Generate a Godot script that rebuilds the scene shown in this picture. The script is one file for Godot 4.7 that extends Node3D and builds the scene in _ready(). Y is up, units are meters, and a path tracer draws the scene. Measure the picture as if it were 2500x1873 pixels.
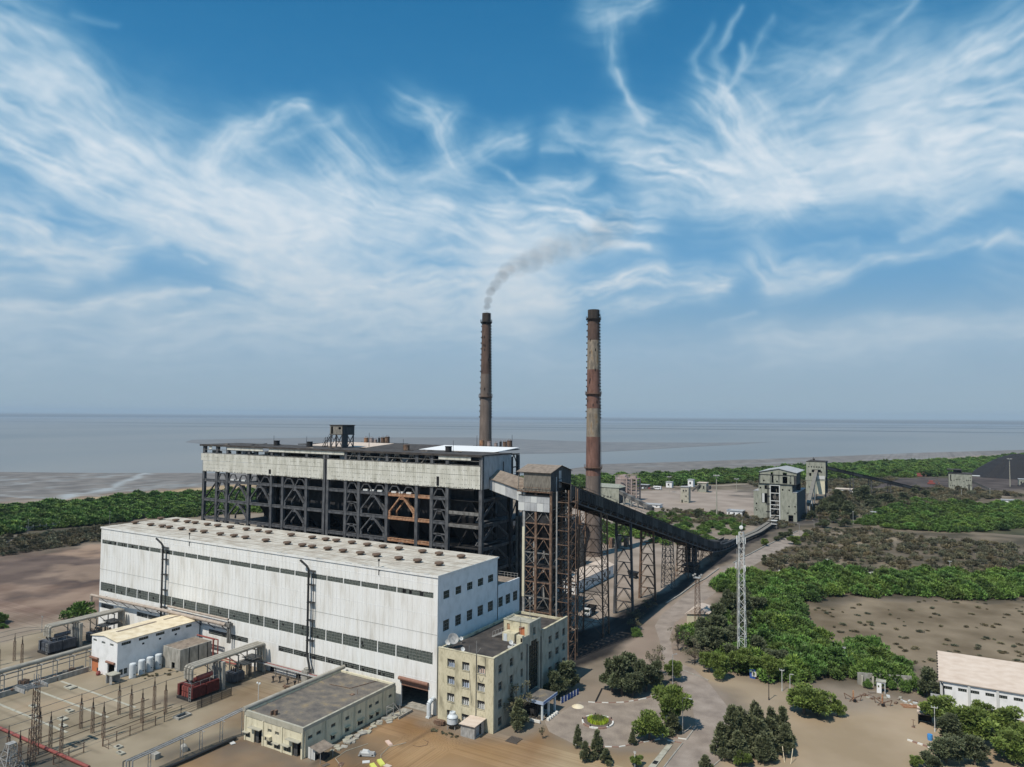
extends Node3D
# A coal power station by the sea seen from a drone. x runs along the turbine hall,-z away to the coast,metres.

class MB:
	var v := PackedVector3Array()
	var n := PackedVector3Array()
	var c := PackedColorArray()
	var col := Color.WHITE
	var tinted := false
	func tri(a: Vector3,b: Vector3,d: Vector3) -> void:
		var m := (b - a).cross(d - a).normalized()
		v.append(a); v.append(d); v.append(b)
		n.append(m); n.append(m); n.append(m)
		if tinted:
			c.append(col); c.append(col); c.append(col)
	func trin(a: Vector3,b: Vector3,d: Vector3,na: Vector3,nb: Vector3,nd: Vector3) -> void:
		v.append(a); v.append(d); v.append(b)
		n.append(na); n.append(nd); n.append(nb)
		if tinted:
			c.append(col); c.append(col); c.append(col)
	func quad(a: Vector3,b: Vector3,d: Vector3,e: Vector3) -> void:
		tri(a,b,d); tri(a,d,e)
	func hexa(p: Array) -> void:   # p[0..3] bottom ring counter-clockwise from above,p[4..7] top ring
		quad(p[4],p[5],p[6],p[7]); quad(p[3],p[2],p[1],p[0])
		for i in 4:
			var j := (i + 1) % 4
			quad(p[i],p[j],p[j + 4],p[i + 4])
	func bx(x0: float,x1: float,y0: float,y1: float,z0: float,z1: float) -> void:
		hexa([Vector3(x0,y0,z1),Vector3(x1,y0,z1),Vector3(x1,y0,z0),Vector3(x0,y0,z0),Vector3(x0,y1,z1),Vector3(x1,y1,z1),Vector3(x1,y1,z0),Vector3(x0,y1,z0)])
	func bar(a: Vector3,b: Vector3,w: float,h: float = -1.0) -> void:
		if h < 0.0: h = w
		var d := (b - a).normalized()
		var up := Vector3.UP if absf(d.y) < 0.95 else Vector3.BACK
		var s := d.cross(up).normalized()*w*0.5
		var t := s.cross(d).normalized()*h*0.5
		# looking from b to a the ring s,t runs counter-clockwise
		var p := [a - s - t,a + s - t,a + s + t,a - s + t]
		var q := [b - s - t,b + s - t,b + s + t,b - s + t]
		for i in 4:
			var j := (i + 1) % 4
			quad(p[i],p[j],q[j],q[i]) if (p[j] - p[i]).cross(q[i] - p[i]).dot((p[i] + p[j])*0.5 - a) > 0 else quad(p[j],p[i],q[i],q[j])
		quad(p[3],p[2],p[1],p[0]) if (p[2] - p[3]).cross(p[1] - p[3]).dot(d) < 0 else quad(p[0],p[1],p[2],p[3])
		quad(q[0],q[1],q[2],q[3]) if (q[1] - q[0]).cross(q[2] - q[0]).dot(d) > 0 else quad(q[3],q[2],q[1],q[0])
	func tube(a: Vector3,b: Vector3,r0: float,r1: float = -1.0,k: int = 8,caps: bool = true) -> void:
		if r1 < 0.0: r1 = r0
		var d := (b - a).normalized()
		var up := Vector3.UP if absf(d.y) < 0.95 else Vector3.BACK
		var s := d.cross(up).normalized()
		var t := d.cross(s)
		for i in k:
			var a0 := TAU*i/k
			var a1 := TAU*(i + 1)/k
			var e0 := s*cos(a0) + t*sin(a0)
			var e1 := s*cos(a1) + t*sin(a1)
			var p0 := a + e0*r0
			var p1 := a + e1*r0
			var q0 := b + e0*r1
			var q1 := b + e1*r1
			trin(p0,p1,q1,e0,e1,e1); trin(p0,q1,q0,e0,e1,e0)
			if caps:
				tri(a,p1,p0)
				tri(b,q0,q1)
	func pipe(pts: Array,r: float,k: int = 8) -> void:
		for i in pts.size() - 1:
			tube(pts[i],pts[i + 1],r,r,k,true)
	func lathe(o: Vector3,prof: Array,k: int = 16) -> void:   # prof of Vector2(radius,y),upwards
		for j in prof.size() - 1:
			var p: Vector2 = prof[j]
			var q: Vector2 = prof[j + 1]
			var sl := Vector2(q.y - p.y,p.x - q.x).normalized()
			for i in k:
				var a0 := TAU*i/k
				var a1 := TAU*(i + 1)/k
				var e0 := Vector3(cos(a0),0,-sin(a0))
				var e1 := Vector3(cos(a1),0,-sin(a1))
				var n0 := e0*sl.x + Vector3.UP*sl.y
				var n1 := e1*sl.x + Vector3.UP*sl.y
				var b0 := o + e0*p.x + Vector3.UP*p.y
				var b1 := o + e1*p.x + Vector3.UP*p.y
				var c0 := o + e0*q.x + Vector3.UP*q.y
				var c1 := o + e1*q.x + Vector3.UP*q.y
				if p.x > 0.0: trin(b0,b1,c1,n0,n1,n1)
				if q.x > 0.0: trin(b0,c1,c0,n0,n1,n0)
	func prism(poly: PackedVector2Array,y0: float,y1: float) -> void:   # polygon in x,z with holes forbidden
		var idx := Geometry2D.triangulate_polygon(poly)
		for i in range(0,idx.size(),3):
			var a := poly[idx[i]]
			var b := poly[idx[i + 1]]
			var d := poly[idx[i + 2]]
			if (b - a).cross(d - a) > 0.0:
				var t := b
				b = d
				d = t
			tri(Vector3(a.x,y1,a.y),Vector3(b.x,y1,b.y),Vector3(d.x,y1,d.y))
		if y1 - y0 > 0.001:
			var cw := Geometry2D.is_polygon_clockwise(poly)
			for i in poly.size():
				var a := poly[i]
				var b := poly[(i + 1) % poly.size()]
				if not cw: quad(Vector3(b.x,y0,b.y),Vector3(a.x,y0,a.y),Vector3(a.x,y1,a.y),Vector3(b.x,y1,b.y))
				else: quad(Vector3(a.x,y0,a.y),Vector3(b.x,y0,b.y),Vector3(b.x,y1,b.y),Vector3(a.x,y1,a.y))
	# a wall of thickness t whose face runs along ux from o,outward normal nr,with openings [u0,u1,y0,y1]
	func wall(o: Vector3,ux: Vector3,nr: Vector3,w: float,y0: float,y1: float,t: float,holes: Array) -> void:
		var us := [0.0,w]
		var ys := [y0,y1]
		for h in holes:
			for u in [h[0],h[1]]:
				if u > 0.0 and u < w and not us.has(u): us.append(u)
			for y in [h[2],h[3]]:
				if y > y0 and y < y1 and not ys.has(y): ys.append(y)
		us.sort(); ys.sort()
		var nu := us.size() - 1
		var ny := ys.size() - 1
		var solid := func(i: int,j: int) -> bool:
			if i < 0 or j < 0 or i >= nu or j >= ny: return false
			var u: float = (us[i] + us[i + 1])*0.5
			var y: float = (ys[j] + ys[j + 1])*0.5
			for h in holes:
				if u > h[0] and u < h[1] and y > h[2] and y < h[3]: return false
			return true
		for i in nu:
			for j in ny:
				if not solid.call(i,j): continue
				var a: Vector3 = o + ux*us[i]
				var b: Vector3 = o + ux*us[i + 1]
				var d: Vector3 = Vector3.UP*ys[j]
				var e: Vector3 = Vector3.UP*ys[j + 1]
				var k := nr*-t
				face(a + d,b + d,b + e,a + e,nr)
				face(a + d + k,b + d + k,b + e + k,a + e + k,-nr)
				if not solid.call(i - 1,j): face(a + d,a + e,a + e + k,a + d + k,-ux)
				if not solid.call(i + 1,j): face(b + d,b + e,b + e + k,b + d + k,ux)
				if not solid.call(i,j - 1): face(a + d,b + d,b + d + k,a + d + k,Vector3.DOWN)
				if not solid.call(i,j + 1): face(a + e,b + e,b + e + k,a + e + k,Vector3.UP)
	func face(a: Vector3,b: Vector3,d: Vector3,e: Vector3,want: Vector3) -> void:
		if (b - a).cross(d - a).dot(want) > 0.0: quad(a,b,d,e)
		else: quad(e,d,b,a)
	func mesh() -> ArrayMesh:
		var arr := []
		arr.resize(Mesh.ARRAY_MAX)
		arr[Mesh.ARRAY_VERTEX] = v
		arr[Mesh.ARRAY_NORMAL] = n
		if tinted: arr[Mesh.ARRAY_COLOR] = c
		var m := ArrayMesh.new()
		m.add_surface_from_arrays(Mesh.PRIMITIVE_TRIANGLES,arr)
		return m

var M := {}
var rng := RandomNumberGenerator.new()

func R(a: float,b: float) -> float:
	return rng.randf_range(a,b)

func V(x: float,y: float,z: float) -> Vector3:
	return Vector3(x,y,z)

func L(r: float,g: float,b: float) -> Color:   # a real-world base colour (linear) as sRGB
	return Color(r,g,b).linear_to_srgb()

func part(called: String,mb,mat: Material,parent: Node) -> MeshInstance3D:
	var o := MeshInstance3D.new()
	o.name = called
	o.mesh = mb.mesh() if mb is MB else mb
	o.material_override = mat
	parent.add_child(o,true)
	return o

func thing(called: String,label: String,category: String,group := "",at := Vector3.ZERO,turn := 0.0) -> Node3D:
	var o := Node3D.new()
	o.name = called
	add_child(o,true)
	o.position = at
	o.rotation.y = turn
	o.set_meta("label",label)
	o.set_meta("category",category)
	if group != "": o.set_meta("group",group)
	return o

func single(called: String,mb,mat: Material,label: String,category: String,group := "") -> MeshInstance3D:
	var o := part(called,mb,mat,self)
	o.set_meta("label",label)
	o.set_meta("category",category)
	if group != "": o.set_meta("group",group)
	return o

func struct(called: String,mb,mat: Material) -> MeshInstance3D:
	var o := part(called,mb,mat,self)
	o.set_meta("kind","structure")
	return o

func copy_of(o: Node3D,label: String,at: Vector3,turn := 0.0,size := Vector3.ONE) -> Node3D:
	var r: Node3D = o.duplicate()
	r.name = String(o.name).rstrip("0123456789").rstrip("_")
	add_child(r,true)
	r.position = at
	r.rotation.y = turn
	r.scale = size
	if label != "": r.set_meta("label",label)
	return r

func flat(c: Color,rough := 0.8,metal := 0.0) -> StandardMaterial3D:
	var m := StandardMaterial3D.new()
	m.albedo_color = c
	m.roughness = rough
	m.metallic = metal
	return m

func noise(seed_: int,freq: float,oct := 5,kind := FastNoiseLite.TYPE_SIMPLEX_SMOOTH) -> FastNoiseLite:
	var f := FastNoiseLite.new()
	f.seed = seed_
	f.noise_type = kind
	f.frequency = freq
	f.fractal_octaves = oct
	return f

func ntex(seed_: int,freq: float,stops: Array,size := 512,oct := 5) -> NoiseTexture2D:
	var t := NoiseTexture2D.new()
	t.width = size
	t.height = size
	t.seamless = true
	t.noise = noise(seed_,freq,oct)
	var g := Gradient.new()
	var offs := PackedFloat32Array()
	var cols := PackedColorArray()
	for s in stops:
		offs.append(s[0]); cols.append(s[1])
	g.offsets = offs
	g.colors = cols
	t.color_ramp = g
	return t

# weathered material: noise colours laid in world space; scale is repeats per metre on each axis
func worn(seed_: int,stops: Array,scale: Vector3,rough := 0.85,freq := 0.012,dstops := [],dscale := Vector3.ONE,dfreq := 0.02) -> StandardMaterial3D:
	var m := StandardMaterial3D.new()
	m.roughness = rough
	m.albedo_texture = ntex(seed_,freq,stops)
	m.uv1_triplanar = true
	m.uv1_world_triplanar = true
	m.uv1_scale = scale
	m.uv1_offset = Vector3(seed_*0.37,seed_*0.61,seed_*0.13)
	if dstops.size():
		m.detail_enabled = true
		m.detail_albedo = ntex(seed_ + 77,dfreq,dstops)
		m.detail_blend_mode = BaseMaterial3D.BLEND_MODE_MUL
		m.detail_uv_layer = BaseMaterial3D.DETAIL_UV_2
		m.uv2_triplanar = true
		m.uv2_world_triplanar = true
		m.uv2_scale = dscale
	return m

func _ready() -> void:
	rng.seed = 20240
	# ---- camera,sky,sun,exposure
	var cam := Camera3D.new()
	cam.name = "camera"
	cam.fov = 56.67
	cam.near = 0.5
	cam.far = 30000.0
	cam.position = Vector3(83.28,58.0,114.68)
	cam.rotation_order = EULER_ORDER_YXZ
	cam.rotation_degrees = Vector3(2.707,30.233,0.427)
	add_child(cam)
	cam.current = true
	var env := Environment.new()
	env.tonemap_mode = Environment.TONE_MAPPER_LINEAR
	env.tonemap_exposure = 1.0
	env.background_mode = Environment.BG_SKY
	env.sky = Sky.new()
	var psm := PanoramaSkyMaterial.new()
	psm.panorama = ImageTexture.create_from_image(make_sky())
	env.sky.sky_material = psm
	env.background_energy_multiplier = 1.0
	env.sdfgi_enabled = true
	env.ssao_enabled = true
	env.ssil_enabled = true
	env.fog_enabled = true
	env.fog_light_color = Color(0.62,0.70,0.78)
	env.fog_density = 0.00005
	env.volumetric_fog_enabled = true
	env.volumetric_fog_density = 0.0
	var we := WorldEnvironment.new()
	we.name = "world_environment"
	we.environment = env
	add_child(we)
	var sun := DirectionalLight3D.new()
	sun.name = "sun"
	sun.light_energy = 1.4
	sun.light_color = Color(1.0,0.965,0.91)
	sun.light_angular_distance = 0.5
	sun.shadow_enabled = true
	add_child(sun)
	sun.look_at_from_position(Vector3(-0.139,1.0,0.68)*100.0,Vector3.ZERO,Vector3.UP)
	make_materials()
	build_all()

# ---- the sky: blue air and wisps of cirrus,laid out by azimuth (from -z towards +x) and elevation in degrees
const SW := 3072
const SH := 1536
const AZ0 := -84.0
const AZ1 := 24.0
const EL1 := 50.0
var sky_w := 0
var sky_h := 0
var cover := PackedFloat32Array()
var wx := PackedFloat32Array()
var wy := PackedFloat32Array()
var fib: FastNoiseLite
var stroke_no := 0

func stroke(w0: float,w1: float,dens: float,p: Array) -> void:
	stroke_no += 1
	var n := p.size()/2
	var step := 360.0/SW
	var pad := maxf(w0,w1)*2.6 + 1.5
	var x0 := 1e9
	var x1 := -1e9
	var y0 := 1e9
	var y1 := -1e9
	var px := PackedFloat32Array()
	var py := PackedFloat32Array()
	for i in n:
		px.append(p[i*2]); py.append(p[i*2 + 1])
		x0 = minf(x0,px[i]); x1 = maxf(x1,px[i]); y0 = minf(y0,py[i]); y1 = maxf(y1,py[i])
	var i0 := clampi(int((x0 - pad - AZ0)/step),0,sky_w - 1)
	var i1 := clampi(int((x1 + pad - AZ0)/step),0,sky_w - 1)
	var j0 := clampi(int((y0 - pad)/step),0,sky_h - 1)
	var j1 := clampi(int((y1 + pad)/step),0,sky_h - 1)
	var total := 0.0
	for i in n - 1: total += Vector2(px[i],py[i]).distance_to(Vector2(px[i + 1],py[i + 1]))
	var off := stroke_no*31.7
	for j in range(j0,j1 + 1):
		for i in range(i0,i1 + 1):
			var k := j*sky_w + i
			var x := wx[k]
			var y := wy[k]
			var best := 1e9
			var bs := 0.0
			var bt := 0.0
			var run := 0.0
			for q in n - 1:
				var ax := px[q]
				var ay := py[q]
				var dx := px[q + 1] - ax
				var dy := py[q + 1] - ay
				var ll := dx*dx + dy*dy
				var t := clampf(((x - ax)*dx + (y - ay)*dy)/ll,0.0,1.0)
				var ex := x - ax - dx*t
				var ey := y - ay - dy*t
				var d := ex*ex + ey*ey
				var le := sqrt(ll)
				if d < best:
					best = d
					bs = run + le*t
					bt = (dx*ey - dy*ex)/le
				run += le
			var u := bs/total
			var w := lerpf(w0,w1,u)
			var g := best/(w*w)
			if g > 5.0: continue
			var f := fib.get_noise_2d(bs*1.6 + off,bt*8.0)*0.5 + fib.get_noise_2d(bs*4.0 + off + 400.0,bt*24.0)*0.22
			var a := dens*exp(-g*1.0)*clampf(0.9 + f*1.3,0.0,1.5)
			cover[k] = 1.0 - (1.0 - cover[k])*(1.0 - clampf(a,0.0,0.97))

func air(el: float) -> Color:
	var e := maxf(el,0.0)
	var t := clampf((e - 1.0)/34.0,0.0,1.0)
	var c := Color8(157,177,190).lerp(Color8(150,178,200),clampf(e/5.0,0.0,1.0))
	c = c.lerp(Color8(104,160,203),smoothstep(4.0,13.0,e))
	c = c.lerp(Color8(62,132,182),smoothstep(11.0,22.0,e))
	c = c.lerp(Color8(44,114,164),smoothstep(20.0,34.0,e))
	return c

func make_sky() -> Image:
	var step := 360.0/SW
	sky_w = int((AZ1 - AZ0)/step)
	sky_h = int(EL1/step)
	var nw := noise(5,0.11,4)
	var nw2 := noise(9,0.11,4)
	fib = noise(21,0.11,4)
	cover.resize(sky_w*sky_h)
	wx.resize(sky_w*sky_h)
	wy.resize(sky_w*sky_h)
	for j in sky_h:
		var el := j*step
		for i in sky_w:
			var az := AZ0 + i*step
			var k := j*sky_w + i
			wx[k] = az + nw.get_noise_2d(az,el*1.5)*0.9
			wy[k] = el + nw2.get_noise_2d(az,el*1.5)*0.8
	all_strokes()
	# the same kind of sky all round,coarser
	var low := Image.create(SW/3,SH/3,false,Image.FORMAT_RGB8)
	var nb := noise(33,0.016,5)
	var nf := noise(35,0.05,4)
	for j in low.get_height():
		var el := 90.0 - (j + 0.5)*180.0/low.get_height()
		var base := air(el)
		for i in low.get_width():
			if el < -1.0:
				low.set_pixel(i,j,Color8(120,126,128))
				continue
			var az := (i + 0.5)*360.0/low.get_width()
			var r := 40.0/(0.22 + sin(deg_to_rad(maxf(el,0.0))))
			var sx := sin(deg_to_rad(az))*r
			var sz := cos(deg_to_rad(az))*r
			var d := smoothstep(-0.12,0.5,nb.get_noise_2d(sx,sz) + nf.get_noise_2d(sx*0.5 + sz*0.2,sz*2.0 - sx)*0.5)*0.75
			d *= smoothstep(3.0,12.0,el)
			low.set_pixel(i,j,base.lerp(Color8(207,222,234),d))
	low.resize(SW,SH,Image.INTERPOLATE_CUBIC)
	var fine := noise(41,0.35,3)
	for j in sky_h:
		var el := j*step
		var row := SH/2 - 1 - j
		var base := air(el)
		var whitest := Color8(196,209,219).lerp(Color8(214,226,236),smoothstep(5.0,18.0,el))
		for i in sky_w:
			var az := AZ0 + i*step
			var k := j*sky_w + i
			var d := cover[k]
			d = clampf(d + fine.get_noise_2d(wx[k],wy[k]*1.6)*0.10*(0.25 + d) ,0.0,1.0)
			var c := base.lerp(whitest,d*d*(1.6 - 0.6*d)*0.55 + d*0.45)
			var edge := minf(smoothstep(AZ0,AZ0 + 9.0,az),minf(1.0 - smoothstep(AZ1 - 9.0,AZ1,az),1.0 - smoothstep(EL1 - 8.0,EL1,el)))
			var col := int(fposmod(az,360.0)/step) % SW
			if edge < 1.0: c = low.get_pixel(col,row).lerp(c,edge)
			low.set_pixel(col,row,c)
	return low

func all_strokes() -> void:
	stroke(3.12,3.12,.5,[-67.4,22.8,-64.8,21.9,-62.3,21.0,-60.2,19.4,-57.6,18.0,-54.5,16.6])
	stroke(2.08,2.77,.8,[-67.2,17.9,-64.6,17.3,-61.9,16.1,-58.9,15.0,-55.2,14.0,-51.2,13.5,-46.9,13.8])
	stroke(0.64,0.62,.6,[-67.1,16.7,-63.9,15.9,-60.9,14.4,-57.6,13.6,-55.5,13.3])
	stroke(1.73,3.12,.65,[-67.3,20.8,-65.1,20.2,-62.7,18.9,-60.5,17.8,-58.0,16.7,-54.4,15.3,-50.4,14.4])
	stroke(1.73,1.39,.45,[-64.3,21.8,-62.8,21.9,-61.7,21.4])
	stroke(1.39,0.70,.3,[-62.4,22.7,-61.0,22.0])
	stroke(1.39,1.21,.4,[-59.2,17.7,-57.7,17.3])
	stroke(2.42,2.08,.35,[-67.5,25.1,-65.8,25.1,-64.5,25.1])
	stroke(0.58,0.39,.28,[-67.4,23.8,-65.3,24.2,-63.7,24.4])
	stroke(0.41,0.22,.28,[-62.4,26.1,-61.0,26.1,-59.7,26.0])
	stroke(2.08,2.08,.3,[-67.3,22.1,-65.5,22.2,-64.1,22.3])
	stroke(0.64,1.39,.7,[-46.6,22.8,-48.9,22.3,-50.9,21.2,-52.5,20.5,-53.6,19.2,-53.9,17.9,-53.2,16.9,-51.7,16.4,-49.5,15.6,-46.9,14.9,-44.3,14.7])
	stroke(0.81,1.18,.4,[-44.6,22.1,-46.8,21.6,-48.8,21.0,-50.2,20.2,-51.8,19.5,-52.8,18.1,-52.2,16.8])
	stroke(2.77,2.77,.33,[-50.5,18.7,-48.7,17.9,-46.5,17.4,-44.4,18.0])
	stroke(3.12,2.77,.6,[-43.9,19.4,-42.4,18.1,-40.7,17.0,-38.7,16.4,-37.0,16.0])
	stroke(3.12,2.08,.6,[-44.3,16.3,-41.6,15.6,-38.8,15.2])
	stroke(1.39,1.04,.35,[-39.8,19.0,-37.0,19.1,-35.0,18.8])
	stroke(2.42,2.08,.6,[-47.8,15.6,-45.2,14.8,-42.3,13.6,-40.1,13.0])
	stroke(0.81,1.73,.55,[-57.9,12.4,-55.2,12.6,-52.0,12.5,-49.4,11.7,-46.9,11.0,-43.3,10.7])
	stroke(0.44,0.42,.5,[-52.8,12.5,-51.3,11.6,-49.9,10.8])
	stroke(2.08,2.08,.55,[-50.3,13.4,-48.6,12.5,-46.9,11.6,-44.2,11.0])
	stroke(1.73,3.29,.72,[-50.9,10.2,-47.7,9.8,-44.2,9.8,-39.7,10.3,-35.1,11.0,-29.4,11.1])
	stroke(2.08,3.12,.55,[-58.0,7.3,-53.4,7.3,-48.5,7.4,-43.3,8.4,-36.0,9.0,-29.4,9.4])
	stroke(1.56,0.22,.7,[-66.8,6.7,-63.6,7.0,-60.9,7.6,-58.1,8.2,-55.8,8.5,-53.6,9.0])
	stroke(2.77,2.77,.4,[-66.7,4.9,-60.9,5.5,-53.4,5.8,-43.3,6.7,-29.4,7.4])
	stroke(1.39,1.04,.4,[-67.0,13.8,-65.7,13.8,-64.4,14.1])
	stroke(2.08,1.39,.7,[-67.0,12.5,-65.1,12.2,-63.1,11.6,-61.1,11.5,-59.8,11.8])
	stroke(1.21,1.04,.7,[-66.9,10.5,-63.7,10.7,-61.0,10.9,-59.9,10.7])
	stroke(0.73,0.56,.6,[-66.9,8.8,-64.3,9.0,-62.5,9.3])
	stroke(0.64,0.51,.4,[-62.8,9.9,-61.7,10.0,-60.4,10.2])
	stroke(0.29,0.22,.25,[-63.8,13.5,-62.5,13.3,-61.1,13.3])
	stroke(0.29,0.22,.4,[-55.4,11.5,-53.9,11.2])
	stroke(0.73,0.56,.15,[-57.0,11.2,-54.8,10.8])
	stroke(1.56,1.39,.5,[-39.2,23.8,-37.5,23.1,-36.5,22.0,-35.6,20.9,-35.0,20.0])
	stroke(1.04,1.04,.4,[-37.1,23.6,-35.0,23.4,-36.1,22.2])
	stroke(1.39,1.18,.45,[-35.0,19.9,-33.1,20.9,-31.6,21.5,-29.7,21.7])
	stroke(1.04,1.04,.3,[-32.5,22.3,-29.9,22.0])
	stroke(0.41,0.28,.35,[-33.3,20.8,-30.4,18.9])
	stroke(1.04,1.04,.3,[-38.0,18.0,-35.1,18.1,-32.3,17.9,-29.8,17.0])
	stroke(2.08,2.42,.62,[-36.4,15.6,-34.2,14.8,-31.3,13.6,-28.5,12.9])
	stroke(3.12,3.12,.2,[-56.9,20.3,-53.8,19.8,-50.5,19.0])
	stroke(2.77,2.77,.18,[-59.9,21.1,-56.9,20.1])
	stroke(1.73,1.04,.5,[-23.4,30.2,-21.9,30.0,-20.2,30.0,-19.4,30.4])
	stroke(1.04,0.56,.45,[-22.2,29.4,-22.1,27.9,-22.2,26.3,-21.5,25.1,-20.9,23.7,-19.6,22.8])
	stroke(0.35,0.34,.5,[-21.9,26.0,-21.1,24.7,-20.8,23.4,-20.1,22.3])
	stroke(2.08,3.12,.7,[-14.6,23.7,-13.2,22.8,-12.0,21.4,-11.1,20.0,-10.3,18.7,-9.0,17.4])
	stroke(2.08,2.60,.8,[-19.8,19.6,-16.4,18.8,-12.9,17.9,-9.5,17.3,-5.9,17.2])
	stroke(1.21,1.04,.5,[-19.3,17.0,-16.4,16.6,-12.9,16.4,-9.1,16.2])
	stroke(2.42,2.08,.45,[-20.9,22.1,-18.2,21.3,-15.5,20.1,-12.8,19.2])
	stroke(1.39,1.39,.5,[-26.8,21.8,-24.7,21.8,-22.8,21.0,-20.9,20.6])
	stroke(0.73,0.56,.4,[-26.2,22.4,-24.9,21.9])
	stroke(0.35,0.28,.4,[-27.7,20.8,-25.2,20.8])
	stroke(0.73,0.56,.3,[-23.4,22.9,-20.4,22.4])
	stroke(0.64,0.28,.5,[-14.0,23.7,-13.7,25.2,-14.2,26.8,-13.0,28.3,-12.5,29.1])
	stroke(0.58,0.39,.35,[-15.5,25.4,-15.8,26.6,-14.5,28.3])
	stroke(0.58,0.34,.4,[-13.3,24.1,-12.3,24.7,-11.9,26.1,-12.1,27.1])
	stroke(0.41,0.28,.35,[-11.9,25.5,-10.9,27.0,-9.6,28.7])
	stroke(1.56,1.04,.35,[-11.1,22.6,-9.4,23.6,-8.2,24.2,-6.9,24.8,-4.8,25.1])
	stroke(1.21,0.70,.4,[-10.7,25.4,-8.9,25.8,-7.1,24.8,-5.2,24.5])
	stroke(2.42,2.08,.45,[-10.3,21.2,-7.8,21.9,-5.4,22.6,-3.0,22.9,-0.6,23.6])
	stroke(1.73,1.39,.25,[-7.1,26.3,-3.7,26.8,-1.3,27.2])
	stroke(0.46,0.28,.3,[-3.9,25.3,-1.9,26.2,-0.6,27.6])
	stroke(1.04,0.70,.2,[-1.5,22.7,-0.8,23.7,-2.4,24.6])
	stroke(4.16,4.16,.2,[-7.0,27.0,-2.2,24.7,2.1,25.1])
	stroke(3.12,3.12,.4,[-8.8,19.5,-5.4,19.7,-2.2,19.8])
	stroke(1.39,2.42,.65,[-0.4,22.1,1.3,22.8,3.4,23.6,6.6,24.6])
	stroke(3.81,3.81,.6,[-1.6,20.0,1.3,20.4,4.0,20.7,6.8,20.6])
	stroke(3.46,3.46,.75,[-2.3,18.7,1.9,18.2,6.7,17.6])
	stroke(2.08,2.08,.6,[-1.8,17.3,1.9,16.7,6.7,16.7])
	stroke(3.12,2.77,.33,[-1.8,16.3,0.5,15.1,1.3,14.5])
	stroke(0.73,0.42,.5,[6.1,15.8,3.9,14.7,1.9,14.0,0.2,13.3,-1.4,12.8])
	stroke(2.77,2.42,.75,[-31.3,15.9,-27.5,15.8,-24.7,15.4,-21.9,15.0,-20.0,14.7])
	stroke(1.56,0.42,.7,[-31.3,13.6,-26.5,13.3,-22.8,13.6,-19.7,13.1])
	stroke(1.21,1.04,.55,[-27.7,18.5,-25.6,18.2,-24.5,18.7])
	stroke(0.29,0.22,.3,[-30.7,19.4,-29.2,18.2,-28.3,17.5])
	stroke(1.73,1.04,.8,[-31.2,9.4,-25.6,10.0,-21.9,10.7,-18.2,11.3,-15.5,11.0,-13.3,10.3])
	stroke(1.04,0.62,.6,[-22.6,8.3,-19.8,8.8,-17.3,9.5,-14.5,9.8])
	stroke(1.39,0.34,.65,[-11.4,12.0,-10.0,10.9,-7.1,10.9,-4.0,11.5,-1.0,11.7,1.1,11.8,3.0,11.9])
	stroke(1.21,0.70,.5,[-9.7,9.8,-7.4,10.1,-5.4,10.6])
	stroke(0.44,0.34,.3,[-10.5,12.3,-7.1,12.4,-4.6,12.5])
	stroke(0.73,0.70,.6,[3.8,11.6,5.0,12.2,6.5,12.1])
	stroke(2.08,2.08,.25,[4.7,10.0,6.4,9.5])
	stroke(0.41,0.28,.3,[-14.7,7.1,-12.9,7.5,-11.2,7.9])
	stroke(1.04,1.04,.4,[-12.6,6.1,-9.6,6.5,-5.6,6.4,-1.1,6.3,6.2,6.5])
	stroke(1.39,1.39,.35,[-10.6,5.0,-4.1,5.7,1.7,6.0,6.2,6.2])
	stroke(0.73,0.56,.35,[-31.2,6.8,-27.4,7.2,-25.2,8.0])
	stroke(2.08,2.08,.22,[-31.2,4.6,-19.1,5.1,-8.8,5.3,0.3,5.3])
	stroke(2.77,2.08,.3,[-14.1,15.0,-12.0,14.8,-11.0,15.4])
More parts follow.
